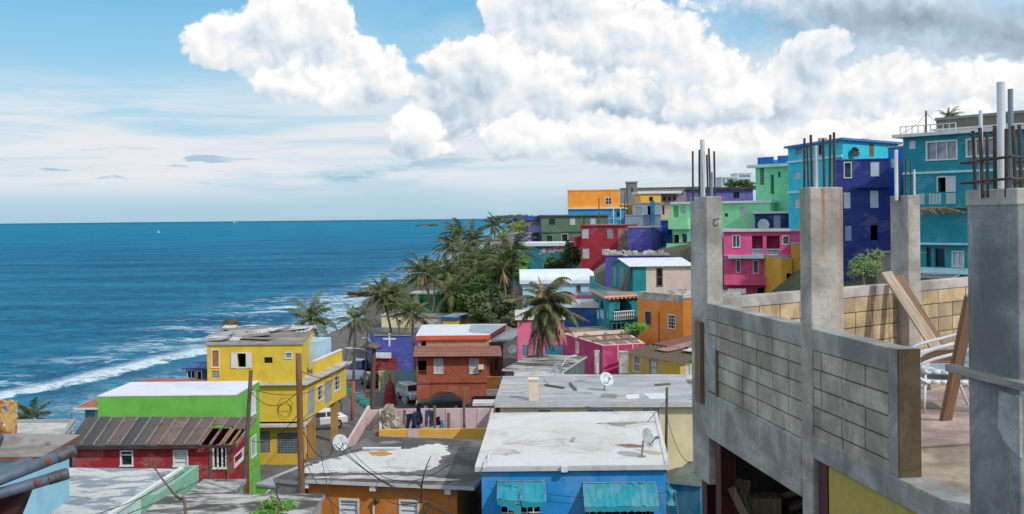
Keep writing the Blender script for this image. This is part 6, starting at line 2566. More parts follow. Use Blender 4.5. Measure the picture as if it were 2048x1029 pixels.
def frond(mb, base, az, el, L, droop, rg, wide=.1, leaf=.55, n=13, curl=0.0):
    p = Vector(base)
    d = Vector((math.cos(az) * math.cos(el), math.sin(az) * math.cos(el), math.sin(el)))
    st = L / n
    tn = rg.random()
    side0 = Vector((-math.sin(az), math.cos(az), 0))
    prev = p
    for i in range(n):
        t = (i + 1) / n
        d = (d + Vector((math.cos(az + curl) * .02, math.sin(az + curl) * .02, -droop * (.25 + t) * st * .5))).normalized()
        q = prev + d * st
        up = side0.cross(d).normalized()
        mb.bar(prev, q, .05 * (1.15 - t), .04 * (1.15 - t), up, 0, tn)
        if i > 1:
            for s_ in (-1, 1):
                for h in (.25, .75):
                    ll = leaf * (math.sin(math.pi * min(1, .18 + .8 * t)) * .9 + .12) * rg.uniform(.7, 1.15) * L / 3
                    b0 = prev.lerp(q, h)
                    dr = (side0 * s_ * .75 + d * .6 + up * rg.uniform(-.35, .15) + Vector((0, 0, -.35 - .3 * t))).normalized()
                    w = wide * rg.uniform(.7, 1.1)
                    mb.add([b0 - d * w * .5, b0 + d * w * .5, b0 + dr * ll * .6 + d * w * .45 + Vector((0, 0, -.0)), b0 + dr * ll + Vector((0, 0, -.25 * ll)), b0 + dr * ll * .6 - d * w * .3], [(0, 1, 2, 3, 4)], 0, min(1, max(0, tn * .6 + rg.uniform(0, .4))))
        prev = q


def palm_mesh(rg, L=3.0, nf=20, dead=6, wide=.1, wind=0.0, deadlen=.8, n=13):
    cr, dd = MB(), MB()
    for k in range(nf):
        az = 2 * math.pi * (k * .382 + rg.uniform(-.05, .05)) + 0
        el = rad(75) - rad(95) * (k / nf) + rg.uniform(-.15, .15)
        az2 = az + wind * math.sin(az) * .6
        frond(cr, (0, 0, 0), az2, el, L * rg.uniform(.75, 1.15), .75 + .75 * rg.random(), rg, wide, n=n)
    for k in range(dead):
        az = rg.uniform(0, 6.28)
        frond(dd, (0, 0, -.15), az, rad(-55) - rg.random() * .4, L * deadlen * rg.uniform(.6, 1.0), .9, rg, wide, leaf=.4, n=9)
    return cr, dd


PROTO = []
for k in range(3):
    rg = random.Random(20 + k)
    a, d_ = palm_mesh(rg, 3.2, 18 + 2 * k, 12, .105, 1.0, n=15)
    PROTO.append((a, d_))
PALM_MESH = []
for a, d_ in PROTO:
    o1 = a.build('crown', GREEN, tint=True)
    o2 = d_.build('dead_frond', DRYLEAF, tint=True)
    PALM_MESH.append((o1.data, o2.data))
    bpy.data.objects.remove(o1)
    bpy.data.objects.remove(o2)


def palm(label, px, py, d, scale, k, lean=(0, 0), rot=0.0, group='ragged palms near the shore', grp=True, rad0=.16, foot=None, zfoot=None):
    top = at(px, py, d)
    fx, fy = (top.x - lean[0], top.y - lean[1])
    if foot is not None:
        fx = pl(foot, d - lean[1]).x
        fy = d - lean[1]
    zb = tz(fx, fy) - .3 if zfoot is None else zfoot
    t = thing('palm_tree', label, 'palm tree', (fx, fy, zb + .3), group if grp else None)
    mb = MB()
    n = 14
    pts, rs = [], []
    for i in range(n + 1):
        q = i / n
        b = q ** 1.6
        pts.append((fx + (top.x - fx) * b, fy + (top.y - fy) * b, zb + (top.z - zb) * q))
        rs.append((rad0 * (1.25 - .5 * q) + (.12 * (1 - q * 8) if q < .125 else 0)) * (1.05 if i % 2 else .96))
    mb.tube(pts, rs, 8)
    mb.build('trunk', BARK, t, smooth=True)
    for nm, me in zip(('crown', 'dead_frond'), PALM_MESH[k]):
        o = bpy.data.objects.new(nm, me)
        COL.objects.link(o)
        o.parent = t
        o.location = top - Vector((fx, fy, zb + .3))
        o.scale = (scale * RNG.uniform(.85, 1.15), scale * RNG.uniform(.85, 1.1), scale * RNG.uniform(.9, 1.2))
        o.rotation_euler = (RNG.uniform(-.3, .3), RNG.uniform(-.1, .35), rot)
    return t


PAL = [  # label, px, py of crown heart, depth, scale, mesh, lean, rot
    ('tall ragged palm highest against the sea on the shore', 921, 470, 165, 1.35, 0, (-1.5, 0), .3),
    ('ragged palm leaning left of the tallest one', 905, 492, 160, 1.25, 1, (-2, 0), 1.2),
    ('palm with thick crown right of the tallest one', 945, 482, 168, 1.3, 2, (1.5, 0), 2.2),
    ('drooping palm below the tallest shore palm', 925, 512, 150, 1.2, 1, (1, 0), 4.0),
    ('palm before green hedge, crown brushing the tall group', 952, 520, 145, 1.15, 0, (1.5, 0), 5.0),
    ('small distant palm standing alone on the skyline above grey ruin', 989, 452, 185, .95, 2, (0, 0), .8),
    ('broad palm in front of the deep green house', 848, 548, 140, 1.3, 2, (-2.0, 1), .5),
    ('palm crowding behind the broad one at the deep green house', 872, 545, 146, 1.2, 0, (.5, 0), 2.9),
    ('leafy palm right of the deep green house', 892, 556, 136, 1.35, 1, (-.5, 0), 1.9),
    ('lower palm over the yellow shore house', 905, 583, 130, 1.2, 2, (1.0, 0), 3.6),
    ('ragged palm filling the middle of the shore group', 938, 538, 148, 1.25, 2, (.6, 0), 1.7),
    ('drooping palm low in the middle of the shore group', 925, 560, 140, 1.2, 0, (-.6, 0), 5.3),
    ('palm low right of the shore group before the dark trees', 958, 555, 139, 1.15, 1, (.8, 0), 2.0),
    ('palm behind the leaves right of the shore group', 975, 535, 146, 1.15, 2, (.6, 0), .9),
    ('palm at the inner edge of the shore group above dark bush', 968, 510, 156, 1.1, 0, (1.0, 0), 3.3),
    ('palm with bare trunk beside the mural wall', 1028, 503, 124, 1.15, 1, (.3, 0), 2.4),
    ('slim palm behind bushes left of the bare trunk palm', 1006, 540, 122, 1.0, 0, (-.5, 0), .2),
    ('left palm of the leaning trio before the violet house', 765, 590, 118, 1.05, 0, (-1.8, 0), 1.1),
    ('right palm of the leaning trio before the violet house', 781, 597, 117, .95, 1, (-2.2, 0), 2.6),
    ('shaggy palm between violet house and brown house', 824, 628, 108, .95, 2, (-.3, 0), .4),
    ('short palm beside the brown pole and street lamp', 708, 642, 100, .8, 1, (1.4, 0), 3.0),
    ('tattered palm just behind the yellow house roof', 622, 640, 92, 1.05, 2, (.5, 0), 4.4),
]
for a in PAL:
    palm(a[0], *a[1:6], lean=a[6], rot=a[7], rad0=.15 if a[3] > 110 else .13)
palm('dark palm low on the shore at the left edge', 62, 838, 62, .55, 1, (.3, 0), 1.0, grp=False, zfoot=5.0)
palm('tiny palm on the ridge behind the big teal house', 1898, 236, 130, .7, 0, (0, 0), 2.0, grp=False)

# near palm with hanging dead fronds, built with more leaves
rg = random.Random(5)
top = at(1090, 610, 66)
fx, fy = at(1068, 740, 66).x, 66.0
zb = tz(fx, fy) - .3
t = thing('palm_tree', 'near storm torn palm before the pink house with grey dead fronds hanging', 'palm tree', (fx, fy, zb + .3))
mb = MB()
pts = [(fx + (top.x - fx) * (i / 10) ** 1.4, fy, zb + (top.z - zb) * i / 10) for i in range(11)]
mb.tube(pts, [.24 - .06 * i / 10 for i in range(11)], 10)
mb.build('trunk', BARK, t, smooth=True)
g1, g2, g3 = MB(), MB(), MB()
for k in range(44):
    az = 2 * math.pi * (k * .382)
    el = rad(82) - rad(125) * (k / 36) + rg.uniform(-.15, .15)
    L = 2.7 * rg.uniform(.8, 1.15) * (1.1 if math.cos(az) > 0 else .85)
    frond(g1 if rg.random() < .8 else g3, top, az - .3 * math.sin(az), el, L * .95, 1.45 + .9 * rg.random(), rg, .11, leaf=.72, n=18)
for (tx, ty) in ((1012, 610), (1150, 600), (1165, 655), (1130, 690), (1035, 650), (1072, 560), (1100, 690)):
    v = at(tx, ty, 66 + rg.uniform(-1, 1)) - top
    frond(g3, top, math.atan2(v.y, v.x), math.atan2(v.z, math.hypot(v.x, v.y)) + .35, v.length * 1.1, .45, rg, .07, n=16)
for k in range(40):
    q = rg.uniform(.05, .5)
    b0 = Vector((top.x + (fx - top.x) * q + rg.uniform(-.3, .3), fy + rg.uniform(-.4, .3), top.z - rg.uniform(.2, 1.3)))
    frond(g2, b0, rg.uniform(0, 6.28), rad(-60) - rg.random() * .35, rg.uniform(1.8, 3.3), 1.2, rg, .09, leaf=.34, n=14)
g1.build('crown', GREEN, t, tint=True)
g3.build('dry_frond', DRYLEAF, t, tint=True)
g2.build('dead_frond', DEADF, t, tint=True)
# palm frond sticking out behind the far pillar
t = thing('palm_frond', 'dry palm frond arching out behind the far pillar before the teal house', 'palm frond', at(1845, 430, 40))
mb = MB()
rg = random.Random(2)
frond(mb, at(1800, 425, 40), 0.05, .25, 2.7, .55, rg, .05, leaf=.5, n=24)
mb.build('frond', DRYLEAF, t, tint=True)

BUSH = leafmat('bush_leaf', (92, 124, 58), (48, 76, 36))
BUSHY = leafmat('yellow_bush_leaf', (128, 142, 66), (74, 96, 44))
BUSHD = leafmat('dark_bush_leaf', (104, 116, 74), (58, 72, 46))
BUSHF = leafmat('feathery_leaf', (138, 160, 96), (84, 108, 62))
BUSHL = leafmat('bright_bush_leaf', (124, 172, 72), (76, 122, 50))


def crown_mesh(mb, c, rx, ry, rz, n, leaf, rg, clumps=14):
    cl = []
    for k in range(clumps):
        a, b = rg.uniform(0, 6.28), rg.uniform(-.6, 1.4)
        q = rg.uniform(.35, .95)
        cl.append((Vector((c[0] + rx * q * math.cos(a) * math.cos(b), c[1] + ry * q * math.sin(a) * math.cos(b), c[2] + rz * q * math.sin(b))), rg.uniform(.25, .5), rg.uniform(0, .6)))
    for i in range(n):
        cc, r, tn = rg.choice(cl)
        d = Vector((rg.gauss(0, 1), rg.gauss(0, 1), rg.gauss(0, 1))).normalized() * r * rg.random() ** .4
        p = cc + Vector((d.x * rx, d.y * ry, d.z * rz))
        u = Vector((rg.gauss(0, 1), rg.gauss(0, 1), rg.gauss(0, .6))).normalized()
        v = u.orthogonal().normalized()
        l = leaf * rg.uniform(.6, 1.3)
        mb.add([p - u * l, p + v * l * .5, p + u * l, p - v * l * .5], [(0, 1, 2, 3)], 0, min(1, tn + rg.uniform(0, .4)))
    return cl


def tree(name, label, px, py, d, rx, rz, mat, n=1400, leaf=.22, cat='tree', seed=0, group=None, trunk=True, ry=None):
    rg = random.Random(seed + int(px))
    c = at(px, py, d)
    zb = tz(c.x, c.y)
    t = thing(name, label, cat, (c.x, c.y, zb), group)
    mb = MB()
    cl = crown_mesh(mb, c, rx, ry or rx, rz, n, leaf, rg)
    if trunk:
        tr = MB()
        mid = Vector((c.x, c.y, max(zb + .4, c.z - rz * .7)))
        tr.tube([(c.x + .2, c.y, zb - .3), mid.lerp(Vector((c.x, c.y, zb)), .5), mid], [.14, .11, .09], 7)
        for q, r, _ in cl[:6]:
            tr.tube([mid, mid.lerp(q, .5) + Vector((0, 0, .1)), q], [.06, .04, .02], 5, cap=False)
        tr.build('trunk', wood('grey_bark', (110, 98, 84)), t)
    mb.build('crown', mat, t, tint=True)
    return t


tree('broadleaf_tree', 'dark green tree between the mural house and the crimson house', 1141, 520, 127, 1.6, 2.4, BUSHD, 1800, .2)
tree('broadleaf_tree', 'low spreading tree before the pink mural', 1112, 532, 128, 1.7, 1.2, BUSH, 1300, .2)
for i, (px, py, d, rx, rz, m_, lab) in enumerate((
        (968, 592, 135, 2.6, 2.2, BUSH, 'large dark tree mass right of the shore palms'), (998, 568, 128, 2.2, 2.6, BUSH, 'leafy green tree left of the bare trunk palm'), (985, 615, 122, 2.9, 2.2, BUSHD, 'dark bushy tree above the grey sheet roof'),
        (935, 615, 130, 3.2, 2.6, BUSH, 'green tree between the yellow shore house and dark trees'), (1020, 540, 126, 2.2, 2.2, BUSHL, 'bright green bush under the mural house'), (1005, 630, 112, 2.2, 1.8, BUSHD, 'low dark bush beside the pink house'),
        )):
    tree('broadleaf_tree', lab, px, py, d, rx, rz, m_, 2600, .3, seed=i)
for i, (px, py, d, rx, rz, m_, lab) in enumerate((
        (1034, 462, 205, 3.0, 1.6, BUSHY, 'yellow green bush on the slope left of the lilac house'), (1018, 474, 200, 3.0, 1.2, BUSHY, 'lower yellow green bush on the slope left of the lilac house'), (1048, 452, 220, 2.6, 1.6, BUSHY, 'topmost bush on the slope left of the lilac house'))):
    tree('bush', lab, px, py, d, rx, rz, m_, 700, .3, cat='bush', seed=i, trunk=True)
tree('bush', 'feathery light green bush below the navy house', 1726, 540, 45, 1.0, .75, BUSHF, 1100, .065, cat='bush')
tree('bush', 'taller light green shoot beside the feathery bush', 1754, 520, 47, .5, .6, BUSHF, 420, .07, cat='bush')
tree('bush', 'small green bush at the foot of the amber house', 1274, 662, 76, .9, .6, BUSHL, 500, .12, cat='bush')
for i, (px, lab) in enumerate(((1462, 'left'), (1482, 'middle'), (1500, 'right'))):
    tree('bush', lab + ' bush of the skyline row before the distant white tower', px, 371, 170, 1.3, .9, BUSH, 350, .22, cat='bush', seed=i)
# weeds in front, at the lower edge
tree('bush', 'bright green leafy weed at the lower edge before the brown pole', 548, 1026, 22, .55, .28, BUSHL, 900, .05, cat='plant')

# dead branches -------------------------------------------------------------


def branch(label, pts, d, r0, twigs, seed, base=None, mat=None):
    rg = random.Random(seed)
    P = [at(x, y, d + .15 * math.sin(i * 1.7)) for i, (x, y) in enumerate(pts)]
    foot = Vector((P[0].x, P[0].y, tz(P[0].x, P[0].y)))
    t = thing('bare_branch', label, 'branch', foot)
    mb = MB()
    q = crom([foot - Vector((0, 0, .2))] + P, 4)
    n = len(q)
    mb.tube(q, [r0 * (1 - .75 * i / n) for i in range(n)], 7)
    for (i, ex) in twigs:
        a = P[i]
        E = [a] + [at(x, y, d) for x, y in ex]
        e = crom(E, 3)
        mb.tube(e, [r0 * .5 * (1 - .8 * k / len(e)) + .002 for k in range(len(e))], 5)
    mb.build('wood', mat or wood('dead_branch_bark', (128, 106, 92)), t)
    return t


branch('bare reddish branch with forked tip over the patched roof', [(372, 1040), (360, 1000), (350, 990), (330, 965), (312, 940), (300, 930)], 18, .035, [(4, [(302, 920), (304, 918)]), (4, [(306, 925), (311, 918)]), (3, [(322, 955), (330, 948)]), (5, [(290, 930), (281, 923)]), (2, [(352, 984), (366, 975)])], 1)
branch('thin dark bare branch rising before the orange house', [(848, 1040), (844, 1005), (843, 975), (848, 950), (854, 930), (862, 913)], 20, .03, [(1, [(870, 1010), (905, 1028)]), (2, [(830, 965), (815, 972)]), (1, [(800, 1010), (770, 1000)]), (0, [(858, 1015), (880, 1040)]), (3, [(850, 940), (860, 932)])], 2, mat=wood('dark_branch_bark', (78, 66, 60)))
branch('twisted dry stem above the leafy weed', [(556, 1035), (562, 1010), (552, 985), (560, 965), (548, 955)], 21, .028, [(1, [(545, 1000), (540, 985)]), (2, [(570, 975), (578, 985)])], 3)
# rocks -----------------------------------------------------------------------


def rock(label, px, py, d, sx, sy, sz, seed, name='shore_rock', grp='rocks at the shore'):
    c = at(px, py, d)
    z = max(-.6, min(c.z, 1)) - .3
    bm = bmesh.new()
    bmesh.ops.create_icosphere(bm, subdivisions=4, radius=1)
    for v in bm.verts:
        k = 1 + .45 * noise.noise(v.co * 1.6 + Vector((seed, 0, 0))) + .25 * noise.noise(v.co * 4 + Vector((0, seed, 0)))
        v.co = Vector((v.co.x * sx * k, v.co.y * sy * k, v.co.z * sz * k))
    me = bpy.data.meshes.new(name)
    bm.to_mesh(me)
    bm.free()
    me.materials.append(ROCK)
    o = bpy.data.objects.new(name, me)
    COL.objects.link(o)
    o.location = (c.x, c.y, z)
    return tag(o, label, 'rock', grp)


ROCK = roofmat('wet_shore_rock', (86, 74, 62), (118, 102, 86), .5, .1, .25, .95, (48, 44, 40), .7)
rock('long brown rock ledge reaching into the surf by the palms', 770, 592, 316, 13, 6, 2.6, 1)
rock('rock ledge inshore of the surf ledge, behind the palm trio', 812, 585, 322, 10, 6, 3.4, 2)
rock('small dark rock awash left of the long ledge', 703, 597, 310, 3.0, 1.6, 1.0, 3)
rock('tiny dark rock nearest the breaking wave', 678, 599, 312, 1.6, 1.2, .7, 4)
rock('thin rock shelf below the surf ledge', 748, 622, 268, 8, 2.5, 1.2, 5)
rock('low dark reef islet far out near the horizon', 855, 449, 3600, 45, 20, 5, 6, name='reef_islet', grp=None)
rock('small submerged dark rock in the foam left of yellow house', 462, 643, 228, 2.0, 1.0, .7, 8)
# far shore trees
for i, (px, py, d, rx, rz, lab) in enumerate(((1004, 441, 1300, 30, 5, 'far low wood on the headland at the horizon'), (1030, 440, 1200, 28, 6, 'far wood on the headland nearest the slope bushes'))):
    rg = random.Random(i)
    c = at(px, py, d)
    mb = MB()
    crown_mesh(mb, c, rx, 20, rz, 1200, 2.0, rg, 20)
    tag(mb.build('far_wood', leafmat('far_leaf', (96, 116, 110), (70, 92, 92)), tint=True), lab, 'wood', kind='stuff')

# ---------------------------------------------------------------- cars


def car(label, loc, rz, rgb, kind='suv', L=4.3, Wd=1.75, H=1.65, name='parked_car', group='cars parked along the street'):
    t = thing(name, label, 'car', loc, group)
    t.rotation_euler = (0, 0, 0)
    R = Matrix.Rotation(rz, 3, 'Z')
    o = Vector(loc)

    def T(x, y, z):
        return o + R @ Vector((x, y, z))
    body = MB()
    hw = Wd / 2
    if kind == 'suv':
        low = [(-L / 2, .35), (-L / 2 - .02, .95), (-L / 2 + .1, 1.0), (L / 2 - 1.15, 1.02), (L / 2 - .12, .86), (L / 2, .62), (L / 2 - .02, .32)]
        cab = [(-L / 2 + .08, 1.0), (-L / 2 + .32, H - .06), (-L / 2 + .55, H), (L / 2 - 1.95, H), (L / 2 - 1.65, H - .06), (L / 2 - 1.0, 1.0)]
    else:
        low = [(-L / 2, .35), (-L / 2 - .01, .82), (-L / 2 + .15, .92), (L / 2 - 1.3, .92), (L / 2 - .15, .76), (L / 2, .58), (L / 2 - .02, .3)]
        cab = [(-L / 2 + .45, .9), (-L / 2 + 1.1, H - .04), (-L / 2 + 1.4, H), (L / 2 - 2.0, H), (L / 2 - 1.8, H - .04), (L / 2 - 1.15, .9)]
    for prof, w0, w1, z0 in ((low, hw * .96, hw, .6), (cab, hw * .94, hw * .74, None)):
        zs = [z for _, z in prof]
        zmin, zmax = min(zs), max(zs)
        n = len(prof)
        vs = []
        for sgn in (-1, 1):
            for x, z in prof:
                q = (z - zmin) / (zmax - zmin)
                w = w0 + (w1 - w0) * q if prof is cab else hw * (.94 + .06 * math.sin(math.pi * min(1, q * 1.1)))
                vs.append(T(x, sgn * w, z))
        body.add(vs, [tuple(range(n - 1, -1, -1)), tuple(range(n, 2 * n))] + [(i, (i + 1) % n, n + (i + 1) % n, n + i) for i in range(n)])
    m, nt, b = newmat('car_paint_%d_%d_%d' % rgb)
    b.inputs['Base Color'].default_value = lin(rgb)
    b.inputs['Roughness'].default_value = .3
    b.inputs['Coat Weight'].default_value = .5
    bo = body.build('body', m, t, bevel=.05)
    gl = MB()
    zb, zt = cab[0][1] + .06, H - .12

    def wat(z):
        q = (z - cab[0][1]) / (H - cab[0][1])
        return hw * (.94 + (.74 - .94) * q)

    def xat(z, rear):
        a, b_ = (cab[0], cab[1]) if rear else (cab[5], cab[4])
        q = (z - a[1]) / (b_[1] - a[1])
        return a[0] + (b_[0] - a[0]) * q
    for sgn in (-1, 1):
        xr0, xr1, xf0, xf1 = xat(zb, 1) + .15, xat(zt, 1) + .12, xat(zb, 0) - .18, xat(zt, 0) - .1
        xm = (xr0 + xf0) / 2
        for (a0, a1, b0, b1) in ((xr0, xr1, xm - .05, xm - .05), (xm + .05, xm + .05, xf0, xf1)):
            gl.quad(T(a0, sgn * (wat(zb) + .012), zb), T(b0, sgn * (wat(zb) + .012), zb), T(b1, sgn * (wat(zt) + .012), zt), T(a1, sgn * (wat(zt) + .012), zt))
    for rear in (1, 0):
        dx = -.015 if rear else .015
        gl.quad(T(xat(zb, rear) + dx, -wat(zb) + .1, zb), T(xat(zb, rear) + dx, wat(zb) - .1, zb), T(xat(zt, rear) + dx, wat(zt) - .08, zt), T(xat(zt, rear) + dx, -wat(zt) + .08, zt))
    gl.build('window', plain('car_glass', (26, 32, 36), .08, 0, 1, .6, .1), t)
    for sx in (-1, 1):
        for sy in (-1, 1):
            c = T(sx * L * .31, sy * (hw - .1), .33)
            ax = R @ Vector((0, sy, 0))
            mb = MB()
            mb.lathe(c, [(.18, -.1), (.31, -.1), (.33, -.06), (.33, .08), (.3, .115), (.2, .115)], ax, 18)
            w = mb.build('wheel', plain('tyre_rubber', (24, 24, 25), .85), t, smooth=False)
            mb = MB()
            mb.lathe(c, [(.2, .1), (.19, .112), (.06, .09), (0, .09)], ax, 12)
            mb.build('rim', STEEL, w)
        for sy in (-1, 1):
            mb = MB()
            x = sx * (L / 2 + .005)
            z = .74 if sx < 0 else .62
            mb.box((-.05, -.17, -.08), (.05, .17, .08))
            vs = [T(x + vx * (.5 if sx > 0 else .6), sy * (hw - .3) + vy, z + vz) for vx, vy, vz in mb.v]
            mb.v = [tuple(v) for v in vs]
            mb.build('tail_light' if sx < 0 else 'headlight', plain('red_lamp', (150, 20, 20), .2) if sx < 0 else plain('clear_lamp', (210, 214, 216), .15), t)
    return t


def gspot(px, py):
    p = on_ground(px, py)
    return (p.x, p.y, tz(p.x, p.y) + .17)


car('silver estate car parked nose out beside the brown house', gspot(822, 804), rad(-62), (168, 176, 186), 'suv', 4.2)
car('dark green car parked sideways before the brown house', gspot(882, 822), rad(184), (34, 50, 54), 'sedan', 4.5, H=1.45)
car('dark blue grey car behind the dark green one', gspot(925, 812), rad(176), (44, 52, 62), 'suv', 4.5, H=1.7)
car('dark pickup like car up the street by the yellow post', gspot(742, 776), rad(110), (38, 48, 58), 'suv', 4.4)
car('white car under the overhang of the yellow house', gspot(640, 860), rad(205), (206, 208, 208), 'sedan', 4.3, H=1.45)
car('blue covered car far up the street by the violet house', gspot(722, 748), rad(80), (30, 84, 150), 'suv', 4.0)

# ---------------------------------------------------------------- poles, lamps, wires
POLEW = wood('creosoted_pole_wood', (104, 86, 72), axis=2)
POLEB = wood('brown_pole_wood', (132, 90, 56), axis=2)


def pole(label, top, foot_px, foot_py, d, r, mat, red=0.0, zfoot=None):
    a = at(*top)
    f = at(foot_px, foot_py, d)
    k = (f - a)
    zb = tz(f.x, f.y) - .3 if zfoot is None else zfoot
    s_ = (zb - a.z) / k.z
    foot = a + k * s_
    t = thing('utility_pole', label, 'pole', (foot.x, foot.y, zb + .3))
    mb = MB()
    n = 10
    mb.tube([a.lerp(foot, i / n) for i in range(n + 1)], [r * (.85 + .3 * i / n) for i in range(n + 1)], 10)
    mb.build('shaft', mat, t, smooth=True)
    if red:
        mb = MB()
        b_ = foot.lerp(a, red)
        mb.tube([b_, foot], r * 1.19, 10)
        mb.build('painted_band', paint('faded_red_pole_paint', (166, 74, 56), .85, .5), t, smooth=True)
    return t, a


p1, t1 = pole('thick brown utility pole between yellow house and orange house', (597, 708, 31), 604, 1010, 31, .105, POLEB)
p2, t2 = pole('leaning grey utility pole against the green house', (502, 741, 37), 487, 1000, 37, .085, POLEW)
p3, t3 = pole('slim dark pole with red painted foot beside the street', (712, 640, 88), 703, 855, 88, .12, POLEW, red=.42)
p4, t4 = pole('stout street pole with cap carrying the arm lamp', (748, 690, 84), 744, 832, 84, .2, POLEW)
p5, t5 = pole('dark post rising behind the white roofed blue house', (1334, 775, 41.5), 1332, 905, 41.5, .065, POLEW)
p6, t6 = pole('thin pole before the sage green house', (1198, 397, 148), 1198, 450, 148, .09, POLEW)
p7, t7 = pole('thin dark pole beside the orange topped house', (1250, 385, 155), 1248, 450, 155, .1, POLEW)
p8, t8 = pole('short pole with wires on the ridge behind the big teal house', (1852, 222, 95), 1852, 262, 95, .1, POLEW)
p9, t9 = pole('thin pole standing by the shore left of the violet house', (737, 634, 112), 731, 740, 112, .08, POLEW)
p10, t10 = pole('thin post at the corner of the red house roof', (143, 826, 50), 142, 870, 50, .035, POLEW)
for k, (px, d, lab) in enumerate(((809, 57.5, 'left post of the laundry terrace'), (869, 57.5, 'middle post of the laundry terrace'), (928, 57.0, 'tall right post of the laundry terrace'), (897, 54, 'short post at the front of the laundry terrace'))):
    zz = TERR[1]
    p = at(px, 830, d)
    t = thing('clothes_post', lab, 'post', (p.x, p.y, zz), 'posts of the laundry terrace')
    mb = MB()
    mb.tube([(p.x, p.y, zz), (p.x, p.y, at(px, (820, 812, 778, 826)[k], d).z)], .08, 8)
    mb.build('shaft', wood('post_wood', (130, 108, 92)), t)

LAMPM = plain('lamp_grey_paint', (176, 186, 190), .45, .2)


def street_lamp(label, base, tip, head_w=.55):
    b_, e = Vector(base), Vector(tip)
    t = thing('street_lamp', label, 'street lamp', b_)
    mid = b_.lerp(e, .5) + Vector((0, 0, .22))
    mb = MB()
    mb.tube(crom([b_, mid, e], 6), .035, 8)
    mb.build('arm', LAMPM, t, smooth=True)
    d = (e - b_)
    d.z = 0
    d = d.normalized()
    mb = MB()
    prof = [(.02, -.1), (.1, 0), (.15, .2), (.15, .4), (.08, .62), (.0, .66)]
    mb.lathe(e, prof, d, 12)
    mb.v = [(x, y, e.z + (z - e.z) * .6) for x, y, z in mb.v]
    hd = mb.build('lamp_head', LAMPM, t, smooth=True)
    mb = MB()
    c = e + d * .32 - Vector((0, 0, .07))
    mb.lathe(c, [(.13, 0), (.1, -.05), (0, -.07)], (0, 0, 1), 12)
    mb.build('diffuser', plain('lamp_lens', (214, 220, 216), .2), hd)
    return t


b_ = at(748, 712, 84)
street_lamp('grey arm street lamp reaching left from the stout pole', b_, at(704, 697, 84))
mb = MB()
mb.lathe(t4 + Vector((0, 0, .0)), [(.2, -.1), (.62, -.32), (.6, -.1), (.45, .05), (.2, .16), (0, .18)], (0, 0, 1), 14)
o = mb.build('transformer_cap', rusty('rusty_cap', (104, 92, 84), (96, 70, 58), .5), p4, smooth=True)
street_lamp('pale street lamp on long arm above the stout pole', at(742, 684, 86), at(728, 678, 90))
b_ = at(1122, 737, 60)
street_lamp('whitish street lamp before the magenta ruin', b_, at(1143, 714, 61))


def dish(label, px, py, d, r, facing, z_foot, name='satellite_dish', mesh=False, dark=False):
    c = at(px, py, d)
    t = thing(name, label, 'satellite dish', (c.x, c.y, z_foot), None)
    ax = Vector(facing).normalized()
    mb = MB()
    mb.lathe(c, [(0, 0), (r * .35, .02 * r), (r * .7, .12 * r), (r, .28 * r), (r * 1.02, .27 * r), (r * .7, .09 * r), (0, -.03 * r)], ax, 24)
    rf = mb.build('reflector', plain('dish_black', (30, 34, 38), .6) if dark else plain('dish_grey', (158, 168, 170), .5, 0, 1, .3, .1) if not mesh else plain('dish_pale', (190, 200, 202), .45), t, smooth=True)
    tip = c + ax * r * 1.15 - Vector((0, 0, r * .25))
    mb = MB()
    mb.tube([c - Vector((0, 0, r * .9)) + ax * .25 * r, tip], .022, 6)
    mb.bar(tip - ax * .02, tip + ax * .14, .09, .09)
    mb.build('feed_arm', STEEL, t)
    mb = MB()
    mb.tube([c - ax * .03, c - ax * .12 - Vector((0, 0, .1)), (c.x - ax.x * .12 - .05, c.y - ax.y * .12, z_foot)], .03, 8)
    mb.lathe((c.x - ax.x * .12 - .05, c.y - ax.y * .12, z_foot), [(.14, 0), (.14, .02), (.04, .03)], n=10)
    mb.build('mast', STEEL, t)
    return t


z1_ = at(963, 941, 32).z + .14
dish('grey satellite dish on a mast on the white coated roof', 1292, 877, 33, .33, (.75, -.55, .35), z1_)
z3_ = at(1000, 813, 47).z + .24
dish('grey satellite dish on the bluish roof of the cream house', 1212, 760, 49.6, .36, (.35, -.8, .5), z3_, mesh=True)
dish('weathered satellite dish beside the rose house lamp post', 1116, 742, 59, .42, (-.5, -.7, .3), at(1116, 760, 59).z)
z2_ = at(616, 962, 37.3).z + .14
dish('pale satellite dish at the left of the half stripped roof', 679, 886, 40, .32, (.5, -.8, .25), z2_, mesh=True)
dish('black satellite dish on the cyan house front', 1709, 305, 88.6, .45, (.3, -.9, .2), at(1709, 316, 88.6).z, dark=True)
dish('round white dish in front of the navy annex', 1527, 450, 98, .55, (-.2, -.95, .1), at(1527, 462, 98).z, mesh=True)
dish('small white dish right of the brown house roof', 1026, 699, 84, .38, (-.4, -.9, .3), at(1026, 715, 84).z, mesh=True)


def cable(label, a, b_, sag, r=.012):
    a, b_ = Vector(a), Vector(b_)
    n = 22
    c = (a + b_) / 2
    mb = MB()
    mb.tube([(a.lerp(b_, i / n) + Vector((0, 0, -4 * sag * (i / n) * (1 - i / n)))) for i in range(n + 1)], r, 5, cap=False)
    o = mb.build('power_cable', BLACKW, loc=c)
    return tag(o, label, 'cable')


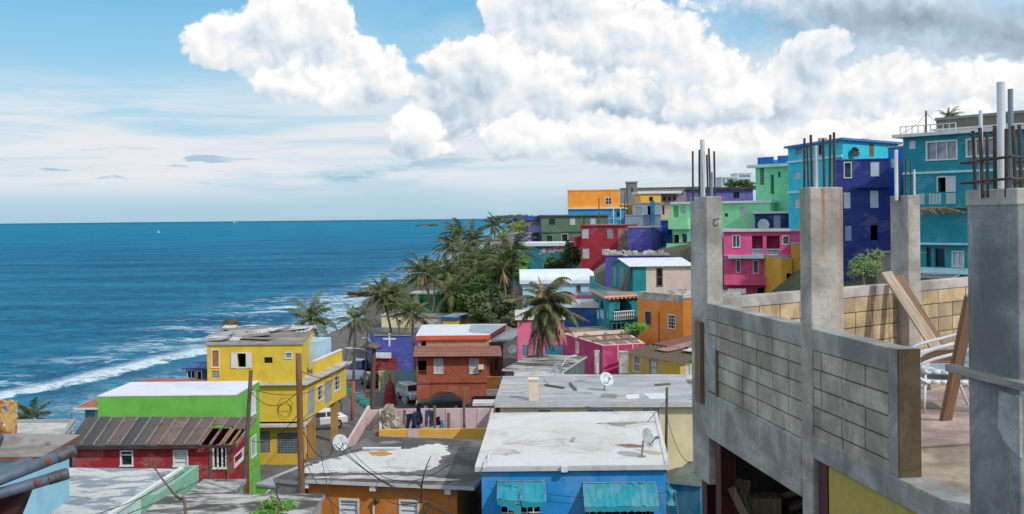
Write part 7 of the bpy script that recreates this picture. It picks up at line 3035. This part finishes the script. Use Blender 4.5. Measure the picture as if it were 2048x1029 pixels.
A1 = at(598, 722, 31)
A2 = at(502, 752, 37)
cable('black cable sagging from the brown pole down to the lower right corner', at(668, 888, 40), at(905, 1032, 22), .25, .016)
cable('second black cable just beside the thick one over the orange house', at(676, 886, 40), at(866, 1000, 23), .35, .012)
cable('thin cable looping over the half stripped roof to the bare branch', at(690, 884, 40), at(900, 928, 31), 1.0, .012)
cable('thin cable dropping from the brown pole across the orange front', A1 + Vector((.1, 0, -3.0)), at(700, 1032, 28), .3, .01)
cable('thin cable falling steeply past the left louvre', at(640, 900, 38), at(668, 1032, 28), .1, .012)
cable('loose cable from the brown pole to the leaning pole, upper', A1 - Vector((0, 0, .9)), A2 - Vector((0, 0, .6)), .5, .012)
cable('loose cable from the brown pole to the leaning pole, lower', A1 - Vector((0, 0, 1.6)), A2 - Vector((0, 0, 2.4)), .35, .012)
cable('cable from the leaning pole to the red house', A2 - Vector((0, 0, 2.2)), at(386, 945, 44), .3, .012)
cable('cable from the leaning pole across yellow wall to the lamp pole', A2 - Vector((0, 0, .5)), at(712, 700, 80), 1.4, .014)
cable('cable from the brown pole to the street pole with red foot', A1 - Vector((0, 0, .3)), at(711, 690, 88), 1.2, .014)
cable('cable from the red footed pole toward the brown house', at(712, 690, 88), at(832, 722, 94), .7, .02)
cable('cable along the blue house front', at(985, 962, 31.8), at(1330, 985, 31.8), .35, .008)
cable('cable from the blue house roof to the dark post', at(1150, 935, 31.8), at(1333, 800, 41), .4, .01)
cable('cable crossing the cream house roof', at(1088, 760, 52), at(1180, 815, 46), .25, .014)
cable('cable over the silver patched roof', at(150, 1040, 26), at(368, 945, 36), .2, .012)
cable('second cable over the silver patched roof', at(222, 1040, 26), at(452, 925, 44), .2, .012)
cable('wire on the ridge left of the short pole', at(1852, 228, 95), at(1800, 268, 88), .3, .02)
cable('wire from the ridge pole to the big teal house', at(1852, 226, 95), at(1900, 256, 76), .2, .02)
cable('cable on the brown house front', at(885, 716, 94), at(960, 790, 90), .2, .016)
cable('tangled service cable by the brown pole', A1 + Vector((.0, 0, -1.9)), at(676, 880, 41), .9, .012)
cable('cable dropping from dark post to the yard', at(1333, 830, 41), at(1382, 925, 38), .5, .012)
# coil of wire on the brown pole
mb = MB()
pts = []
for i in range(38):
    a = i * .62
    rr = .2 + .22 * noise.noise((i * .2, 0, 0))
    pts.append(at(592, 818, 31) + Vector((-.35 + rr * math.cos(a), .1 * math.sin(i), rr * 1.1 * math.sin(a))))
mb.tube(pts, .007, 5)
tag(mb.build('cable_coil', BLACKW, loc=at(590, 820, 31)), 'tangled coil of black cable hanging at the brown pole', 'cable coil')

# ---------------------------------------------------------------- laundry, rubble, walls, railings
b, zl, zh = TERR
LA, LB = at(800, 826, 58.6), at(885, 824, 58.6)
mb = MB()
mb.tube([LA.lerp(LB, i / 10) - Vector((0, 0, .25 * (i / 10) * (1 - i / 10))) for i in range(11)], .012, 5)
tag(mb.build('clothes_line', PVC, loc=LA), 'white clothes line over the pink terrace wall', 'clothes line')


def garment(label, px, py, w, hgt, rgb, d=58.5, cat='clothing', legs=False):
    c = at(px, py, d)
    mb = MB()
    n, m_ = 8, 8
    for i in range(n):
        for j in range(m_):
            if legs and j > 2 and i in (3, 4) and not (i == 3 and j == 3):
                continue
            vs = []
            for ii, jj in ((i, j), (i + 1, j), (i + 1, j + 1), (i, j + 1)):
                x = (ii / n - .5) * w * (1 - .18 * math.sin(jj * .7))
                vs.append((c.x + x + .03 * math.sin(jj * .9 + px), c.y + .05 * math.sin(ii * 2.1 + jj * .5), c.z - hgt * jj / m_ - .03 * math.sin(ii * 1.1)))
            mb.quad(*vs)
    o = mb.build('garment', plain('cloth_%d_%d_%d' % rgb, rgb, .9), loc=c, smooth=True)
    o.modifiers.new('thick', 'SOLIDIFY').thickness = .015
    return tag(o, label, cat, 'laundry on the terrace')


garment('dark blue trousers hanging at the left of the line', 821, 828, .5, .95, (34, 44, 78), legs=True)
garment('blue grey shirt hanging second on the line', 831, 824, .42, .8, (58, 84, 112))
garment('tall dark garment hanging before the post', 838, 806, .3, 1.2, (44, 40, 44))
garment('slate blue trousers hanging on the pink wall', 857, 820, .42, .95, (70, 92, 120), legs=True)
garment('dark grey shirt hanging right of the slate trousers', 866, 823, .35, .8, (58, 58, 66))
garment('red and dark cloth at the right of the line', 876, 834, .3, .5, (110, 40, 60))
garment('light blue cloth hanging lowest', 884, 840, .22, .6, (120, 160, 200))
# rubble heap on the terrace
mb = MB()
rg = random.Random(9)
for i in range(320):
    px = 778 + rg.gauss(0, 14)
    hh = max(0, 1 - abs(px - 778) / 34)
    p = at(px, 850, 56.5 + rg.uniform(-1, 1))
    z = zl + rg.random() * hh * 1.9
    s_ = rg.uniform(.06, .2)
    ax = Vector((rg.gauss(0, 1), rg.gauss(0, 1), rg.gauss(0, 1))).normalized()
    M = Matrix.Rotation(rg.uniform(0, 3), 3, ax)
    mb.hexa([Vector((p.x, p.y, z)) + M @ Vector((x * s_ * rg.uniform(.7, 1.5), y * s_, w * s_ * .7)) for w in (-1, 1) for x, y in ((-1, -1), (1, -1), (1, 1), (-1, 1))], 0, rg.random())
tag(mb.build('rubble_heap', CBLOCK, tint=True, loc=at(775, 850, 56)), 'heap of broken concrete rubble on the pink walled terrace', 'rubble', kind='stuff')

# maroon wall with white balustrade
p0, p1 = at(943, 793, 85), at(1002, 793, 85)
t = thing('garden_wall', 'maroon garden wall topped by white pierced balustrade', 'wall', p0)
mb = MB()
mb.box((p0.x, 85, tz(p0.x, 85) - .3), (p1.x, 85.2, p0.z))
mb.build('wall', paint('maroon_wall_paint', (88, 34, 42), .85), t)
mb = MB()
x0, x1, zt_ = at(973, 780, 85).x, p1.x, at(973, 780, 85).z
mb.box((x0, 85.02, zt_ - .07), (x1, 85.18, zt_))
for i in range(14):
    x = x0 + (x1 - x0) * (i + .5) / 14
    mb.box((x - .03, 85.05, p0.z), (x + .03, 85.15, zt_ - .07))
mb.box((x0, 85.06, (p0.z + zt_) / 2 - .03), (x1, 85.14, (p0.z + zt_) / 2 + .03))
mb.build('balustrade', WHITE, t)
# red round kiosk and yellow post, street furniture
g = on_ground(780, 815)
t = thing('water_tank', 'tapered dark red tank with white cap beside the street', 'tank', g)
mb = MB()
mb.lathe(g, [(.75, -.2), (.7, .3), (.62, 1.0), (.5, 1.9), (.45, 2.3), (.2, 2.5), (.12, 2.7), (.1, 3.3), (0, 3.3)], n=14)
mb.build('tank', paint('tank_red_paint', (140, 34, 42), .85), t, smooth=True)
g = on_ground(763, 782)
t = thing('gate_post', 'square yellow post at the street corner', 'post', g)
mb = MB()
mb.box((g.x - .28, g.y - .28, g.z - .3), (g.x + .28, g.y + .28, g.z + 2.1))
mb.box((g.x - .34, g.y - .34, g.z + 2.1), (g.x + .34, g.y + .34, g.z + 2.22))
mb.build('shaft', paint('yellow_post_paint', (214, 160, 40), .85), t)
# green picket fence
a, c = on_ground(762, 778), on_ground(832, 776)
a.y = c.y = 105.0
a.x, c.x = at(762, 770, 105).x, at(832, 770, 105).x
t = thing('picket_fence', 'pale green picket fence left of the brown house', 'fence', a)
n = 26
z0 = at(800, 768, 105).z
z1 = at(800, 741, 105).z
mb = MB()
for i in range(n):
    x = a.x + (c.x - a.x) * i / (n - 1)
    mb.box((x - .05, 105, z0), (x + .05, 105.05, z1 + .04 * (i % 2)))
mb.build('pale', paint('pale_green_fence', (120, 176, 150), .88), t)
mb = MB()
for z in (z0 + .25, z1 - .25):
    mb.box((a.x, 105.052, z), (c.x, 105.11, z + .08))
mb.box((a.x - .1, 105.0, tz(a.x, 105) - .4), (c.x + .1, 105.2, z0 - .01))
mb.build('rail', paint('pale_green_fence', (120, 176, 150), .88), t)
# teal concrete guard rail down the street
t = thing('guard_rail', 'teal concrete guard blocks stepping down beside the yellow house', 'guard rail', on_ground(715, 808))
for i in range(8):
    mb = MB()
    px, py = 694 + 6.3 * i, 786 + 5.2 * i
    p = on_ground(px, py)
    mb.box((p.x - .32, p.y - .3, p.z - .3), (p.x + .28, p.y + .3, p.z + .75 + .04 * (i % 2)))
    mb.build('block', paint('teal_guard_paint', (40, 140, 130), .85), t)
# low white wall on the street corner
t = thing('low_wall', 'low pale wall running down beside the street toward the brown house', 'wall', on_ground(800, 790))
mb = MB()
P = [on_ground(772, 766), on_ground(786, 778), on_ground(800, 795), on_ground(812, 812)]
for p, q in zip(P, P[1:]):
    mb.bar(p + Vector((0, 0, .2)), q + Vector((0, 0, .2)), .25, 1.0)
mb.build('wall', FASC, t)
t = thing('boat_cover', 'white sheeted boat lying at the street side by the yellow house', 'boat', on_ground(703, 758))
g = on_ground(703, 760)
mb = MB()
for i in range(12):
    for j in range(6):
        vs = []
        for ii, jj in ((i, j), (i + 1, j), (i + 1, j + 1), (i, j + 1)):
            u, v = ii / 12 * 2 - 1, jj / 6 * math.pi
            w = 1.1 * (1 - u ** 4) ** .5 if abs(u) < 1 else 0
            vs.append((g.x + 2.6 * u, g.y + w * math.cos(v), g.z + .2 + 1.0 * (w / 1.1) * math.sin(v) + .05 * noise.noise((ii, jj, 0))))
        mb.quad(*vs)
mb.build('cover', paint('white_boat_cover', (206, 210, 212), .95, .5), t, smooth=True)

# boats far out
t = thing('sailing_boat', 'tiny white sailing boat far out on the sea', 'boat', (at(317, 466, 2200).x, 2200, 0))
g = Vector((at(317, 466, 2200).x, 2200, 0))
mb = MB()
mb.hexa([g + Vector(v) for v in ((-2, -.6, -.2), (2, -.4, -.2), (2, .4, -.2), (-2, .6, -.2), (-2.4, -.9, .6), (2.8, -.2, .8), (2.8, .2, .8), (-2.4, .9, .6))])
mb.build('hull', WHITE, t)
mb = MB()
mb.add([g + Vector(v) for v in ((.2, 0, .9), (-2.2, .1, 1.1), (.1, 0, 6.2), (.3, .05, .9), (2.2, .1, 1.0), (.3, 0, 5.4))], [(0, 1, 2), (3, 4, 5)])
sl = mb.build('sail', WHITE, t)
sl.modifiers.new('thick', 'SOLIDIFY').thickness = .05
mb = MB()
mb.tube([g + Vector((.25, 0, .5)), g + Vector((.25, 0, 6.4))], .07, 6)
mb.build('mast', STEEL, t)
gx = at(471, 443, 12000).x
t = thing('cargo_ship', 'small white ship on the horizon left of the palms', 'ship', (gx, 12000, 0))
mb = MB()
g = Vector((gx, 12000, 0))
mb.hexa([g + Vector(v) for v in ((-28, -5, -1), (28, -3, -1), (28, 3, -1), (-28, 5, -1), (-30, -6, 6), (34, -1, 7), (34, 1, 7), (-30, 6, 6))])
mb.build('hull', paint('ship_grey', (150, 160, 170), 1), t)
mb = MB()
mb.box(g + Vector((-22, -4, 6)), g + Vector((-6, 4, 18)))
mb.build('deckhouse', WHITE, t)
